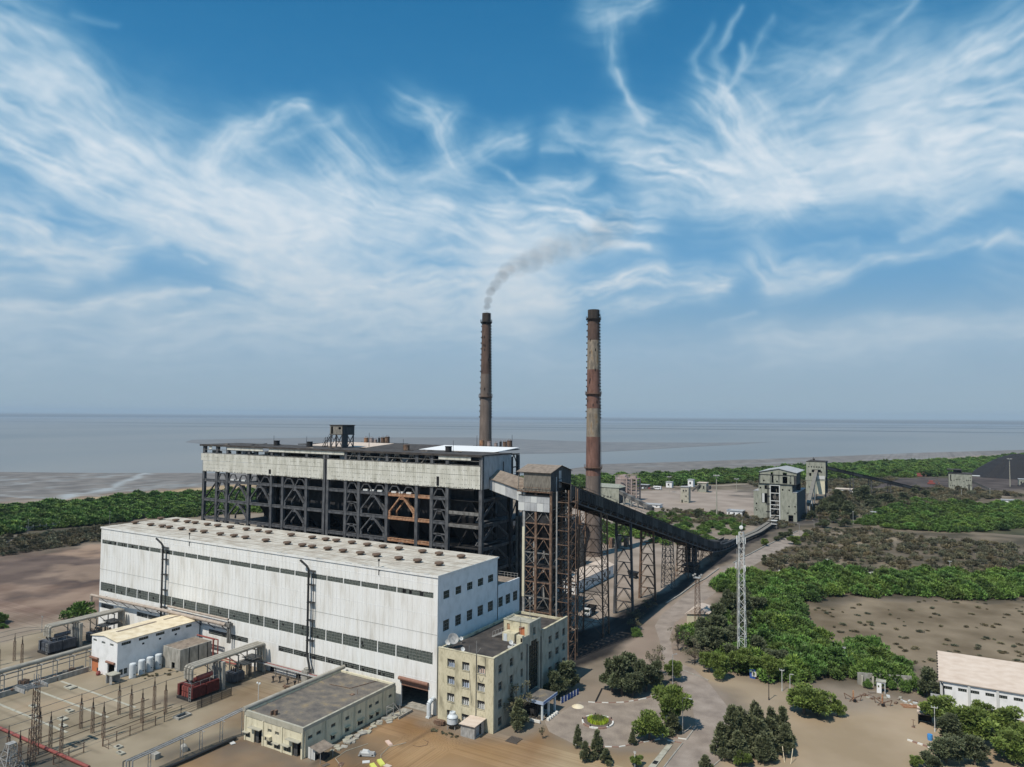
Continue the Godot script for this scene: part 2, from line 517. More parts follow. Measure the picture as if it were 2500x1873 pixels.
func make_materials() -> void:
	# hall cladding: white sheets with vertical streaks and a little dirt
	M.white = worn(3,[[0.0,L(.62,.61,.57)],[0.35,L(.76,.76,.74)],[0.6,L(.80,.81,.80)],[1.0,L(.83,.84,.84)]],V(.06,.012,.06),0.6,0.012,
		[[0.0,L(.72,.71,.68)],[0.45,L(.94,.94,.94)],[1.0,L(1,1,1)]],V(.9,.02,.9),0.03)
	M.white_plain = worn(4,[[0.0,L(.62,.63,.63)],[0.5,L(.74,.75,.76)],[1.0,L(.8,.81,.82)]],V(.07,.05,.07),0.7)
	M.hall_roof = worn(7,[[0.0,L(.36,.31,.25)],[0.35,L(.46,.42,.36)],[0.6,L(.53,.50,.44)],[0.85,L(.60,.57,.51)],[1.0,L(.47,.37,.24)]],V(.025,.025,.055),0.8,0.012,
		[[0.0,L(.78,.76,.72)],[0.5,L(.97,.97,.96)],[1.0,L(1,1,1)]],V(.16,.16,.05),0.02)
	M.rust_vent = worn(8,[[0.0,L(.06,.045,.035)],[0.5,L(.13,.085,.06)],[1.0,L(.20,.14,.10)]],V(.5,.5,.5),0.9)
	M.glass = worn(9,[[0.0,L(.035,.045,.04)],[0.5,L(.075,.09,.082)],[0.8,L(.12,.14,.125)],[1.0,L(.19,.21,.19)]],V(.2,.2,.2),0.35,0.02)
	M.glass_dark = flat(L(.022,.03,.028),0.2)
	M.hole = flat(L(.006,.006,.007),0.95)
	M.frame = flat(L(.55,.56,.55),0.6)
	M.frame_grey = flat(L(.2,.21,.2),0.6)
	M.roof_dark = worn(12,[[0.0,L(.03,.027,.026)],[0.5,L(.055,.049,.046)],[1.0,L(.10,.088,.078)]],V(.05,.05,.05),0.92,0.012,[[0.0,L(.8,.78,.75)],[1.0,L(1,1,1)]],V(.5,.5,.5))
	M.roof_low = worn(13,[[0.0,L(.075,.07,.07)],[0.4,L(.13,.118,.105)],[0.65,L(.17,.15,.125)],[0.85,L(.24,.19,.12)],[1.0,L(.26,.22,.17)]],V(.045,.045,.06),0.9,0.012,
		[[0.0,L(.72,.7,.68)],[0.6,L(.98,.98,.98)],[1.0,L(1,1,1)]],V(.35,.35,.12),0.02)
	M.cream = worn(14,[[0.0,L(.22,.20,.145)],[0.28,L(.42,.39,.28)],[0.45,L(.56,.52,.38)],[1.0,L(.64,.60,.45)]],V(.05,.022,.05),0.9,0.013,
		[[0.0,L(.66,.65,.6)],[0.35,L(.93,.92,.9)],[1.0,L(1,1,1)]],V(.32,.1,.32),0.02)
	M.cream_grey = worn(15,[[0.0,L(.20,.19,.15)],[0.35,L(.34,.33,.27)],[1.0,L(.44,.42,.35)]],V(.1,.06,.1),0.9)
	M.yellow_wall = worn(16,[[0.0,L(.40,.36,.26)],[0.3,L(.58,.54,.40)],[1.0,L(.68,.63,.48)]],V(.12,.05,.12),0.88)
	M.concrete = worn(17,[[0.0,L(.19,.185,.165)],[0.5,L(.31,.30,.27)],[1.0,L(.42,.41,.37)]],V(.14,.05,.14),0.9)
	M.steel_dark = worn(18,[[0.0,L(.03,.032,.036)],[0.5,L(.075,.078,.085)],[1.0,L(.125,.128,.135)]],V(.12,.05,.12),0.75)
	M.steel_black = worn(19,[[0.0,L(.008,.008,.009)],[0.6,L(.02,.02,.022)],[1.0,L(.04,.039,.04)]],V(.1,.06,.1),0.85)
	M.steel_mid = worn(20,[[0.0,L(.07,.065,.06)],[0.5,L(.15,.145,.135)],[1.0,L(.26,.25,.235)]],V(.2,.08,.2),0.7)
	M.steel_rust = worn(22,[[0.0,L(.06,.04,.03)],[0.5,L(.15,.09,.06)],[0.8,L(.25,.18,.13)],[1.0,L(.34,.31,.27)]],V(.16,.06,.16),0.85,0.02)
	M.steel_orange = worn(23,[[0.0,L(.18,.08,.045)],[0.5,L(.34,.18,.10)],[1.0,L(.46,.33,.22)]],V(.2,.1,.2),0.85)
	M.galv = worn(24,[[0.0,L(.2,.2,.195)],[1.0,L(.42,.42,.41)]],V(.3,.1,.3),0.6)
	M.clad_old = worn(25,[[0.0,L(.30,.285,.235)],[0.3,L(.50,.49,.43)],[0.6,L(.60,.59,.53)],[1.0,L(.68,.67,.62)]],V(.05,.02,.05),0.75,0.013,
		[[0.0,L(.66,.64,.58)],[0.35,L(.95,.95,.94)],[1.0,L(1,1,1)]],V(.7,.08,.7),0.03)
	M.clad_grey = worn(26,[[0.0,L(.26,.265,.27)],[0.5,L(.36,.37,.38)],[1.0,L(.45,.46,.47)]],V(.1,.04,.1),0.7)
	M.clad_dirty = worn(27,[[0.0,L(.10,.092,.078)],[0.5,L(.19,.175,.15)],[1.0,L(.29,.27,.235)]],V(.35,.05,.35),0.85,0.02)
	M.clad_green = worn(28,[[0.0,L(.16,.17,.14)],[0.35,L(.28,.29,.245)],[1.0,L(.37,.38,.325)]],V(.07,.025,.07),0.85,0.015,
		[[0.0,L(.6,.58,.5)],[0.4,L(.95,.95,.93)],[1.0,L(1,1,1)]],V(.5,.06,.5),0.03)
	M.clad_dark = worn(29,[[0.0,L(.03,.032,.034)],[1.0,L(.085,.085,.085)]],V(.2,.05,.2),0.85)
	M.roof_rusty = worn(30,[[0.0,L(.13,.105,.085)],[0.5,L(.22,.18,.145)],[1.0,L(.30,.25,.20)]],V(.12,.12,.12),0.9)
	M.roof_yellow = worn(31,[[0.0,L(.50,.41,.27)],[0.5,L(.66,.57,.41)],[1.0,L(.73,.66,.52)]],V(.06,.06,.06),0.85)
	M.roof_white = flat(L(.75,.76,.76),0.6)
	M.roof_pink = worn(32,[[0.0,L(.47,.38,.31)],[0.5,L(.55,.46,.385)],[1.0,L(.61,.53,.46)]],V(.05,.05,.12),0.85)
	M.brick_orange = flat(L(.46,.16,.07),0.85)
	M.shutter = worn(33,[[0.0,L(.17,.085,.06)],[1.0,L(.28,.15,.105)]],V(.3,.1,.3),0.75)
	M.duct = worn(34,[[0.0,L(.22,.205,.17)],[0.5,L(.33,.31,.265)],[1.0,L(.43,.41,.36)]],V(.2,.2,.06),0.75)
	M.pipe_pink = worn(35,[[0.0,L(.24,.19,.155)],[0.5,L(.36,.30,.25)],[1.0,L(.45,.40,.35)]],V(.1,.2,.2),0.8)
	M.pipe_black = flat(L(.018,.019,.02),0.6)
	M.pipe_red = worn(36,[[0.0,L(.16,.035,.03)],[1.0,L(.30,.085,.07)]],V(.3,.3,.3),0.7)
	M.red_paint = worn(37,[[0.0,L(.05,.012,.012)],[0.6,L(.13,.02,.018)],[1.0,L(.2,.045,.035)]],V(.3,.1,.3),0.7)
	M.grey_blue = worn(38,[[0.0,L(.04,.045,.055)],[0.6,L(.085,.095,.115)],[1.0,L(.15,.165,.19)]],V(.3,.1,.3),0.65)
	M.porcelain = flat(L(.05,.03,.022),0.35)
	M.tank_white = worn(39,[[0.0,L(.46,.51,.54)],[1.0,L(.66,.70,.73)]],V(.3,.1,.3),0.55)
	M.tank_pink = worn(40,[[0.0,L(.27,.21,.19)],[1.0,L(.40,.325,.30)]],V(.08,.03,.08),0.85)
	M.kerb_white = flat(L(.66,.65,.61),0.8)
	M.kerb_red = flat(L(.27,.17,.135),0.85)
	M.blue = flat(L(.03,.09,.32),0.6)
	M.blue_bin = flat(L(.05,.25,.6),0.5)
	M.yellow_plastic = flat(L(.55,.58,.12),0.6)
	M.pale_pink = flat(L(.6,.45,.38),0.8)
	M.black_rubber = flat(L(.012,.012,.013),0.8)
	M.coal = worn(41,[[0.0,L(.008,.008,.010)],[1.0,L(.022,.022,.025)]],V(.1,.1,.1),0.9)
	M.bark = worn(42,[[0.0,L(.07,.055,.045)],[1.0,L(.17,.14,.115)]],V(.5,.2,.5),0.95)
	M.chimney_grey = worn(43,[[0.0,L(.105,.082,.07)],[0.5,L(.165,.13,.11)],[1.0,L(.25,.20,.175)]],V(.06,.012,.06),0.9,0.015,
		[[0.0,L(.6,.58,.56)],[0.5,L(.96,.96,.96)],[1.0,L(1,1,1)]],V(.3,.05,.3),0.03)
	M.chimney_old = worn(44,[[0.0,L(.12,.105,.085)],[0.4,L(.24,.205,.165)],[0.65,L(.34,.29,.23)],[0.85,L(.25,.15,.06)],[1.0,L(.16,.075,.04)]],V(.09,.018,.09),0.9,0.016,
		[[0.0,L(.55,.5,.45)],[0.5,L(.95,.94,.93)],[1.0,L(1,1,1)]],V(.4,.05,.4),0.03)
	M.chimney_red = worn(45,[[0.0,L(.10,.05,.038)],[0.5,L(.20,.105,.08)],[1.0,L(.29,.17,.135)]],V(.07,.016,.07),0.9,0.016,
		[[0.0,L(.55,.5,.45)],[0.5,L(.95,.94,.93)],[1.0,L(1,1,1)]],V(.4,.05,.4),0.03)
	M.chimney_brown = worn(46,[[0.0,L(.055,.036,.028)],[0.5,L(.10,.062,.048)],[1.0,L(.16,.11,.09)]],V(.07,.016,.07),0.9,0.016)
	M.soot = worn(47,[[0.0,L(.02,.017,.015)],[1.0,L(.075,.058,.048)]],V(.1,.03,.1),0.95)
	M.skin = flat(L(.2,.11,.07),0.7)
	M.cloth_dark = flat(L(.02,.025,.04),0.9)
	M.cloth_pale = flat(L(.35,.42,.55),0.9)
	M.lamp_glass = flat(L(.7,.72,.72),0.3)
	# leaves: tinted per face
	for k in ["leaf","twig"]:
		var m := flat(Color.WHITE,0.85 if k == "twig" else 0.7)
		m.vertex_color_use_as_albedo = true
		m.cull_mode = BaseMaterial3D.CULL_DISABLED
		if k == "leaf":
			m.backlight_enabled = true
			m.backlight = Color(0.12,0.16,0.05)
		M[k] = m

# ---- ground: one painted sheet near by,one out to the coast
class Paint:
	var x0: float
	var z0: float
	var px: float
	var w: int
	var h: int
	var r := PackedFloat32Array()
	var g := PackedFloat32Array()
	var b := PackedFloat32Array()
	var wx := PackedFloat32Array()
	var wz := PackedFloat32Array()
	var nt := PackedFloat32Array()
	func _init(x0_: float,z0_: float,x1: float,z1: float,px_: float,seed_: int) -> void:
		x0 = x0_; z0 = z0_; px = px_
		w = int((x1 - x0)/px); h = int((z1 - z0)/px)
		for a in [r,g,b,wx,wz,nt]: a.resize(w*h)
		r.resize(w*h); g.resize(w*h); b.resize(w*h); wx.resize(w*h); wz.resize(w*h); nt.resize(w*h)
		var n1 := FastNoiseLite.new()
		n1.seed = seed_; n1.frequency = 0.035; n1.fractal_octaves = 5
		var n2 := FastNoiseLite.new()
		n2.seed = seed_ + 1; n2.frequency = 0.035; n2.fractal_octaves = 5
		var n3 := FastNoiseLite.new()
		n3.seed = seed_ + 2; n3.frequency = 0.045; n3.fractal_octaves = 6
		for j in h:
			for i in w:
				var x := x0 + (i + 0.5)*px
				var z := z0 + (j + 0.5)*px
				var k := j*w + i
				wx[k] = n1.get_noise_2d(x,z)
				wz[k] = n2.get_noise_2d(x,z)
				nt[k] = clampf(0.5 + 1.1*n3.get_noise_2d(x,z),0.0,1.0)
	func fill(ca: Color,cb: Color) -> void:
		for k in w*h:
			var t := nt[k]
			r[k] = lerpf(ca.r,cb.r,t); g[k] = lerpf(ca.g,cb.g,t); b[k] = lerpf(ca.b,cb.b,t)
	# poly in x,z pairs; soft edge in metres; edges wander by rough metres
	func zone(p: Array,ca: Color,cb: Color,soft: float,rough: float,alpha := 1.0,patchy := 0.0) -> void:
		var n := p.size()/2
		var vx := PackedFloat32Array()
		var vz := PackedFloat32Array()
		var xa := 1e9
		var xb := -1e9
		var za := 1e9
		var zb := -1e9
		for i in n:
			vx.append(p[i*2]); vz.append(p[i*2 + 1])
			xa = minf(xa,vx[i]); xb = maxf(xb,vx[i]); za = minf(za,vz[i]); zb = maxf(zb,vz[i])
		var pad := soft + rough
		var i0 := clampi(int((xa - pad - x0)/px),0,w)
		var i1 := clampi(int((xb + pad - x0)/px) + 1,0,w)
		var j0 := clampi(int((za - pad - z0)/px),0,h)
		var j1 := clampi(int((zb + pad - z0)/px) + 1,0,h)
		for j in range(j0,j1):
			for i in range(i0,i1):
				var k := j*w + i
				var x := x0 + (i + 0.5)*px + wx[k]*rough*2.0
				var z := z0 + (j + 0.5)*px + wz[k]*rough*2.0
				var best := 1e9
				var inside := false
				var q := n - 1
				for e in n:
					var ax := vx[q]
					var az := vz[q]
					var bx := vx[e]
					var bz := vz[e]
					q = e
					var dx := bx - ax
					var dz := bz - az
					var t := clampf(((x - ax)*dx + (z - az)*dz)/(dx*dx + dz*dz + 1e-9),0.0,1.0)
					var ex := x - ax - dx*t
					var ez := z - az - dz*t
					best = minf(best,ex*ex + ez*ez)
					if (az > z) != (bz > z) and x < ax + dx*(z - az)/dz: inside = not inside
				var d := sqrt(best)*(1.0 if inside else -1.0)
				var a := clampf(d/soft*0.5 + 0.5,0.0,1.0)*alpha
				if a <= 0.0: continue
				if patchy > 0.0: a *= clampf((nt[k] - 0.5)*3.0 + 1.0 - patchy,0.0,1.0)
				var t2 := nt[k]
				r[k] = lerpf(r[k],lerpf(ca.r,cb.r,t2),a); g[k] = lerpf(g[k],lerpf(ca.g,cb.g,t2),a); b[k] = lerpf(b[k],lerpf(ca.b,cb.b,t2),a)
	func line(p: Array,width: float,c: Color,soft: float,rough: float,alpha := 1.0) -> void:
		for i in range(0,p.size() - 2,2):
			var a := Vector2(p[i],p[i + 1])
			var d := Vector2(p[i + 2],p[i + 3])
			var s := (d - a).normalized().orthogonal()*width*0.5
			var e := (d - a).normalized()*width*0.2
			zone([a.x + s.x - e.x,a.y + s.y - e.y,d.x + s.x + e.x,d.y + s.y + e.y,d.x - s.x + e.x,d.y - s.y + e.y,a.x - s.x - e.x,a.y - s.y - e.y],c,c,soft,rough,alpha)
	func image(times: int) -> Image:
		var bytes := PackedByteArray()
		bytes.resize(w*h*3)
		for k in w*h:
			var c := Color(r[k],g[k],b[k]).linear_to_srgb()
			bytes[k*3] = clampi(int(c.r*255.0 + 0.5),0,255); bytes[k*3 + 1] = clampi(int(c.g*255.0 + 0.5),0,255); bytes[k*3 + 2] = clampi(int(c.b*255.0 + 0.5),0,255)
		var im := Image.create_from_data(w,h,false,Image.FORMAT_RGB8,bytes)
		if times > 1: im.resize(w*times,h*times,Image.INTERPOLATE_CUBIC)
		return im

func sheet(called: String,im: Image,x0: float,z0: float,x1: float,z1: float,y: float,dscale: float,holes := PackedVector2Array()) -> void:
	var arr := []
	arr.resize(Mesh.ARRAY_MAX)
	arr[Mesh.ARRAY_VERTEX] = PackedVector3Array([V(x0,y,z0),V(x1,y,z0),V(x1,y,z1),V(x0,y,z1)])
	arr[Mesh.ARRAY_NORMAL] = PackedVector3Array([Vector3.UP,Vector3.UP,Vector3.UP,Vector3.UP])
	arr[Mesh.ARRAY_TEX_UV] = PackedVector2Array([Vector2(0,0),Vector2(1,0),Vector2(1,1),Vector2(0,1)])
	arr[Mesh.ARRAY_INDEX] = PackedInt32Array([0,1,2,0,2,3])
	var m := ArrayMesh.new()
	m.add_surface_from_arrays(Mesh.PRIMITIVE_TRIANGLES,arr)
	struct(called,m,ground_mat(im,dscale))

func ground_mat(im: Image,dscale: float) -> StandardMaterial3D:
	var mat := StandardMaterial3D.new()
	mat.albedo_texture = ImageTexture.create_from_image(im)
	mat.texture_repeat = false
	mat.roughness = 0.95
	mat.metallic_specular = 0.25
	mat.detail_enabled = true
	mat.detail_albedo = ntex(61,0.03,[[0.0,L(.50,.47,.44)],[0.3,L(.82,.81,.79)],[0.6,L(.98,.98,.97)],[1.0,L(1,1,1)]],1024,7)
	mat.detail_blend_mode = BaseMaterial3D.BLEND_MODE_MUL
	mat.detail_uv_layer = BaseMaterial3D.DETAIL_UV_2
	mat.uv2_triplanar = true
	mat.uv2_world_triplanar = true
	mat.uv2_scale = V(dscale,dscale,dscale)
	return mat

func C(r: float,g: float,b: float) -> Color:
	return Color(r,g,b)

func build_ground() -> void:
	var dirt := C(.27,.22,.175)
	var p := Paint.new(-420,-330,240,82,0.645,100)
	p.fill(C(.20,.165,.13),C(.30,.25,.20))
	# right-hand fields and scrub
	p.zone([10,-330,240,-330,240,-170,110,-172,40,-160,20,-180],C(.085,.075,.055),C(.22,.18,.135),10,8)
	p.zone([44,-285,47,-249,66,-262,88,-281,67,-306],C(.30,.25,.19),C(.40,.34,.27),6,10,.9)
	p.zone([30,-225,60,-215,110,-235,150,-300,60,-300],C(.07,.068,.058),C(.15,.125,.10),12,12,.6,.3)
	p.zone([20,-195,45,-180,110,-205,110,-225,50,-205],C(.24,.2,.15),C(.3,.25,.19),6,8,.7)
	p.zone([45,-130,68,-143,110,-172,240,-230,240,-60,100,-95,84,-82,79,-79,70,-90,58,-85,50,-100],C(.16,.125,.085),C(.29,.235,.17),3,5)
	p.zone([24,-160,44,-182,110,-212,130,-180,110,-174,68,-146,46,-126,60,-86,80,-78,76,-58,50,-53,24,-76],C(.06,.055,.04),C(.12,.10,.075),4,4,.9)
	# sandy ground bottom right,road and forecourt
	p.zone([54,-34,66,-44,80,-54,86,-50,130,-70,200,-40,120,82,40,82,46,-3,52,-12],C(.34,.265,.18),C(.44,.35,.255),3,3)
	p.zone([30,-52,40,-46,54,-36,66,-44,58,-52,44,-54],C(.32,.255,.18),C(.40,.325,.24),3,3)
	p.zone([11,-98,15,-80,30,-52,27,-46,18,-50,12,-64,11,-84],C(.25,.195,.16),C(.33,.265,.22),2,3)
	p.zone([11.5,-170,24,-170,22,-130,26,-85,24,-76,30,-52,16,-80,12,-98],C(.29,.23,.19),C(.36,.295,.25),2,2)
	p.zone([15,-31,33,-33,44,-30,53,-16,46,-3,44,-14,37,-8,34,-5,28,-3,19,-8,14,-9],C(.255,.21,.17),C(.32,.265,.215),1.5,1.5)
	p.zone([44.5,-3,51,-7,53,-18,46,-40,36,-52,33,-50,43,-28,45,-14,40,30,52,30],C(.26,.215,.18),C(.31,.26,.22),1.2,1)
	# front yard,reddish dirt
	p.zone([-28,36,-24,27,-8.5,26.5,-8,4,0,2,2,4,12,6,18,0,20,-6,28,-2,40,-6,42,10,20,60,-26,60],C(.21,.125,.062),C(.32,.215,.125),3,3)
	p.zone([-24,34,-23,27,-9,27,-7,31,-14,36],C(.13,.105,.085),C(.2,.165,.13),3,4,.9)
	p.zone([-6,21,-5,16,2,12,3,15,-1,20],C(.09,.08,.065),C(.16,.13,.10),2,3,.8)
	p.zone([3,17,4,10,12,6.5,20,8,14,16],C(.33,.21,.105),C(.38,.26,.15),4,4,.8)
	p.zone([26,-2,36,-5,44,-5,44,12,28,12],C(.33,.25,.155),C(.39,.305,.2),3,3,.9)
	p.zone([-8.6,26,-8.6,3,-5.5,3,-6,14,-7,26],C(.15,.13,.105),C(.24,.21,.17),1,2)
	p.line([-6.2,26,-6.2,3],.5,C(.06,.045,.035),.4,.3,.8)
	p.line([2.6,13,3.4,3.5],.5,C(.09,.06,.04),.5,.4,.8)
	# switchyard: pale concrete slabs and dust
	p.zone([-120,82,-120,8,-72,0,-38,2,-30,4,-24,16,-25,36,-28,82],C(.25,.21,.15),C(.37,.315,.235),2,3)
	p.zone([-44,20,-44,4,-30,4,-25,18,-30,24],C(.19,.14,.09),C(.27,.205,.14),3,4,.9)
	p.zone([-30,36,-30,24,-25,22,-27,40],C(.15,.13,.105),C(.22,.19,.155),1.5,2,.9)
	p.zone([-70,55,-66,46.5,-36,46.5,-30,60],C(.075,.07,.06),C(.14,.125,.105),1,2,.9)
	p.zone([-53,25,-53,5,-44,5,-44,22],C(.10,.085,.07),C(.16,.135,.11),1.5,2,.8)
	p.zone([-108,25,-108,5,-98,5,-98,22],C(.12,.10,.08),C(.18,.15,.12),1.5,2,.8)
	for i in 5: p.line([-78 + i*6.2,80,-78 + i*6.2,30],.25,C(.15,.125,.09),.3,.2,.6)
	for i in 5: p.line([-80,46 - i*4.1,-40,46 - i*4.1],.25,C(.15,.125,.09),.3,.2,.6)
	p.zone([-75,38,-68,28,-60,30,-62,40],C(.36,.255,.16),C(.40,.3,.2),3,4,.5,.3)
	# left field: bare,reddish and dark streaks
	p.zone([-260,-30,-235,-72,-150,-100,-128,-40,-128,0,-140,14,-180,40,-300,60,-300,-10],C(.17,.115,.092),C(.32,.235,.185),8,8)
	p.zone([-245,-20,-238,-55,-180,-62,-150,-48,-165,-12,-215,-8],C(.095,.072,.066),C(.16,.12,.105),7,14,.9)
	p.zone([-200,-30,-190,-48,-172,-46,-175,-26],C(.32,.235,.18),C(.36,.27,.21),4,8,.7)
	p.zone([-236,-50,-238,-72,-160,-96,-150,-84],C(.36,.25,.18),C(.40,.29,.215),4,8,.7)
	p.zone([-300,-20,-240,-34,-244,-76,-200,-130,-300,-120,-320,-40],C(.07,.062,.05),C(.15,.125,.1),6,8,.95)
	p.zone([-330,40,-252,-48,-258,-90,-330,-140,-420,-120,-420,40],C(.06,.056,.042),C(.13,.115,.085),8,6,.9)
	p.line([-300,0,-281,-50,-268,-76,-262,-130],5.0,C(.30,.26,.22),2,3,.9)
	p.line([-312,0,-294,-50,-281,-80,-275,-130],3.5,C(.22,.19,.165),2,3,.8)
	p.zone([-420,82,-420,-330,-388,-330,-392,-190,-380,-143,-404,-140,-391,-110,-400,0,-404,82],C(.42,.31,.18),C(.46,.36,.25),5,6,.9)
	# behind the station: pinkish dust,the ash yard,coal and painted gallery shade under the conveyor
	p.zone([-120,-170,-118,-36,-16,-36,2,-60,0,-150,2,-330,-120,-330],C(.27,.225,.19),C(.39,.33,.285),6,8)
	p.zone([-130,-30,-130,-120,-60,-150,-16,-120,-14,-34],C(.06,.055,.052),C(.14,.125,.115),6,6,.9)
	p.zone([-64,-240,-30,-200,-6,-205,3,-260,-20,-330,-64,-330],C(.14,.125,.085),C(.24,.2,.155),8,12,.8,.3)
	p.zone([-120,-330,-60,-330,-64,-245,-100,-230],C(.3,.25,.215),C(.42,.36,.315),8,8)
	p.zone([-12,-330,-20,-300,10,-285,24,-300,40,-330],C(.05,.047,.047),C(.12,.108,.10),5,6)
	p.zone([2,-36,0,-64,3.4,-79,4.5,-105,5.5,-130,6,-150,6,-210,9,-285,14,-285,12.8,-220,12,-170,10.6,-120,12,-86,15.5,-66,15,-50,12,-36],C(.02,.019,.02),C(.055,.05,.048),1.2,1.4)  # coal spill, with the cast shade of the gallery painted into the dark
	p.zone([14,-180,12,-200,14,-285,24,-285,18,-225,16,-200],C(.11,.095,.08),C(.22,.18,.145),2,3,.9)
	p.zone([15,-180,18.5,-225,24,-283,27.6,-285,28,-233,22,-180,22,-165,13,-166],C(.27,.235,.21),C(.33,.29,.26),1,1)
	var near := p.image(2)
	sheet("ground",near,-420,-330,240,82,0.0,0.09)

	# land to the coast
	var f := Paint.new(-620,-2300,1500,200,3.2,200)
	f.fill(C(.12,.10,.075),C(.24,.2,.155))
	f.zone([20,-300,240,-300,700,-900,500,-900,110,-480,70,-470,50,-340],C(.055,.06,.035),C(.10,.10,.06),12,14,.9)
	f.zone([-170,-420,-110,-490,-50,-560,-20,-610,60,-690,110,-760,300,-1000,260,-1330,130,-1120,-30,-815,-90,-690,-172,-525],C(.06,.07,.03),C(.10,.11,.055),10,8)
	f.zone([6,-680,52,-688,105,-750,160,-800,260,-760,200,-640,97,-595,73,-560,16,-575],C(.055,.045,.044),C(.125,.105,.10),8,10)
	f.zone([-120,-330,-110,-450,-50,-480,-10,-440,0,-330],C(.3,.25,.215),C(.40,.34,.30),8,10)
	f.zone([-40,-430,-10,-440,40,-560,10,-640,-50,-560],C(.10,.09,.08),C(.2,.17,.145),8,10)
	f.line([-103,-485,-74,-514,-50,-560,-23,-612,20,-690],6,C(.36,.31,.27),3,2)
	f.line([45,-399,62,-437,100,-500,150,-582],6,C(.36,.32,.28),3,2)
	f.zone([14,-330,16,-520,40,-520,40,-330],C(.06,.055,.05),C(.14,.12,.105),6,6)
	var coast := [-404,200,-400,-60,-391,-112,-405,-142,-380,-146,-403,-181,-320,-300,-240,-430,-177,-519,-93,-684,-35,-815,20,-910,139,-1119,222,-1339,420,-1760,620,-2300,1500,-2300,1500,200]
	f.line(coast.slice(0,30),14,C(.42,.33,.21),5,3,.9)
	var poly := PackedVector2Array()
	for i in range(0,coast.size(),2): poly.append(Vector2(coast[i],coast[i + 1]))
	var idx := Geometry2D.triangulate_polygon(poly)
	var arr := []
	arr.resize(Mesh.ARRAY_MAX)
	var vs := PackedVector3Array()
	var ns := PackedVector3Array()
	var uv := PackedVector2Array()
	for i in range(0,idx.size(),3):
		var q := [poly[idx[i]],poly[idx[i + 1]],poly[idx[i + 2]]]
		if (q[1] - q[0]).cross(q[2] - q[0]) < 0.0: q = [q[0],q[2],q[1]]
		for e in q:
			vs.append(V(e.x,-0.06,e.y)); ns.append(Vector3.UP); uv.append(Vector2((e.x + 620.0)/2120.0,(e.y + 2300.0)/2500.0))
	arr[Mesh.ARRAY_VERTEX] = vs; arr[Mesh.ARRAY_NORMAL] = ns; arr[Mesh.ARRAY_TEX_UV] = uv
	var lm := ArrayMesh.new()
	lm.add_surface_from_arrays(Mesh.PRIMITIVE_TRIANGLES,arr)
	struct("coastal_plain",lm,ground_mat(f.image(1),0.02))

	# sea,tidal mud,sand bank
	var sea := StandardMaterial3D.new()
	sea.albedo_texture = ntex(71,0.006,[[0.0,L(.155,.17,.175)],[0.4,L(.19,.2,.2)],[1.0,L(.225,.225,.215)]],512,5)
	sea.uv1_triplanar = true
	sea.uv1_world_triplanar = true
	sea.uv1_scale = V(.00035,.00035,.00012)
	sea.roughness = 0.42
	var s := MB.new()
	s.quad(V(-14000,-1.3,1500),V(9000,-1.3,1500),V(9000,-1.3,-13500),V(-14000,-1.3,-13500))
	struct("sea",s,sea)
	var mud := worn(72,[[0.0,L(.11,.10,.095)],[0.45,L(.19,.17,.155)],[0.62,L(.235,.205,.18)],[0.75,L(.34,.36,.38)],[1.0,L(.42,.45,.48)]],V(.008,.008,.0035),0.5,0.012)
	var mp := Paint.new(-800,-1900,420,200,4.0,300)
	mp.fill(C(.15,.135,.125),C(.26,.235,.215))
	mp.zone([-500,200,-470,-60,-450,-150,-430,-240,-380,-200,-380,200],C(.24,.165,.105),C(.33,.235,.155),22,16,.9)
	mp.zone([-430,-240,-330,-340,-190,-540,-240,-400,-380,-160],C(.26,.17,.10),C(.33,.225,.145),14,12,.9)
	mp.zone([60,-1080,200,-1400,420,-1800,420,-1650,260,-1300,140,-1080],C(.28,.21,.15),C(.33,.26,.19),14,10,.9)
	for i in 26:
		var a := Vector2(R(-720,-440),R(-330,60))
		mp.line([a.x,a.y,a.x + R(-20,20),a.y + R(20,70),a.x + R(-30,30),a.y + R(80,160)],R(3,9),C(.38,.41,.43),4,12,.55)
	mp.line([-404,-150,-430,-150,-440,-166,-455,-170,-470,-210,-520,-250,-600,-330],7,C(.42,.45,.47),2.5,5,.9)
	mp.line([-440,-166,-460,-150,-500,-145],4,C(.42,.45,.47),2.5,5,.8)
	for i in 22:
		var a := Vector2(R(-260,120),R(-1500,-640))
		var k := Vector2(0.45,-0.9)*R(40,120)
		mp.line([a.x,a.y,a.x + k.x,a.y + k.y],R(5,14),C(.34,.36,.38),5,8,.5)
	var mpoly := PackedVector2Array()
	var medge := [-730,200,-724,-247,-640,-292,-556,-352,-440,-420,-330,-470,-268,-502,-275,-728,-194,-860,-100,-1029,81,-1388,254,-1671,420,-1900,420,-1700,222,-1330,139,-1105,20,-900,-35,-805,-93,-674,-165,-510,-240,-420,-390,-175,-385,200]
	for i in range(0,medge.size(),2): mpoly.append(Vector2(medge[i],medge[i + 1]))
	var mb := MB.new()
	idx = Geometry2D.triangulate_polygon(mpoly)
	vs = PackedVector3Array(); ns = PackedVector3Array(); uv = PackedVector2Array()
	for i in range(0,idx.size(),3):
		var q := [mpoly[idx[i]],mpoly[idx[i + 1]],mpoly[idx[i + 2]]]
		if (q[1] - q[0]).cross(q[2] - q[0]) < 0.0: q = [q[0],q[2],q[1]]
		for e in q:
			vs.append(V(e.x,-0.9,e.y)); ns.append(Vector3.UP); uv.append(Vector2((e.x + 800.0)/1220.0,(e.y + 1900.0)/2100.0))
	arr[Mesh.ARRAY_VERTEX] = vs; arr[Mesh.ARRAY_NORMAL] = ns; arr[Mesh.ARRAY_TEX_UV] = uv
	var mm := ArrayMesh.new()
	mm.add_surface_from_arrays(Mesh.PRIMITIVE_TRIANGLES,arr)
	var mmat := ground_mat(mp.image(1),0.006)
	mmat.roughness = 0.55
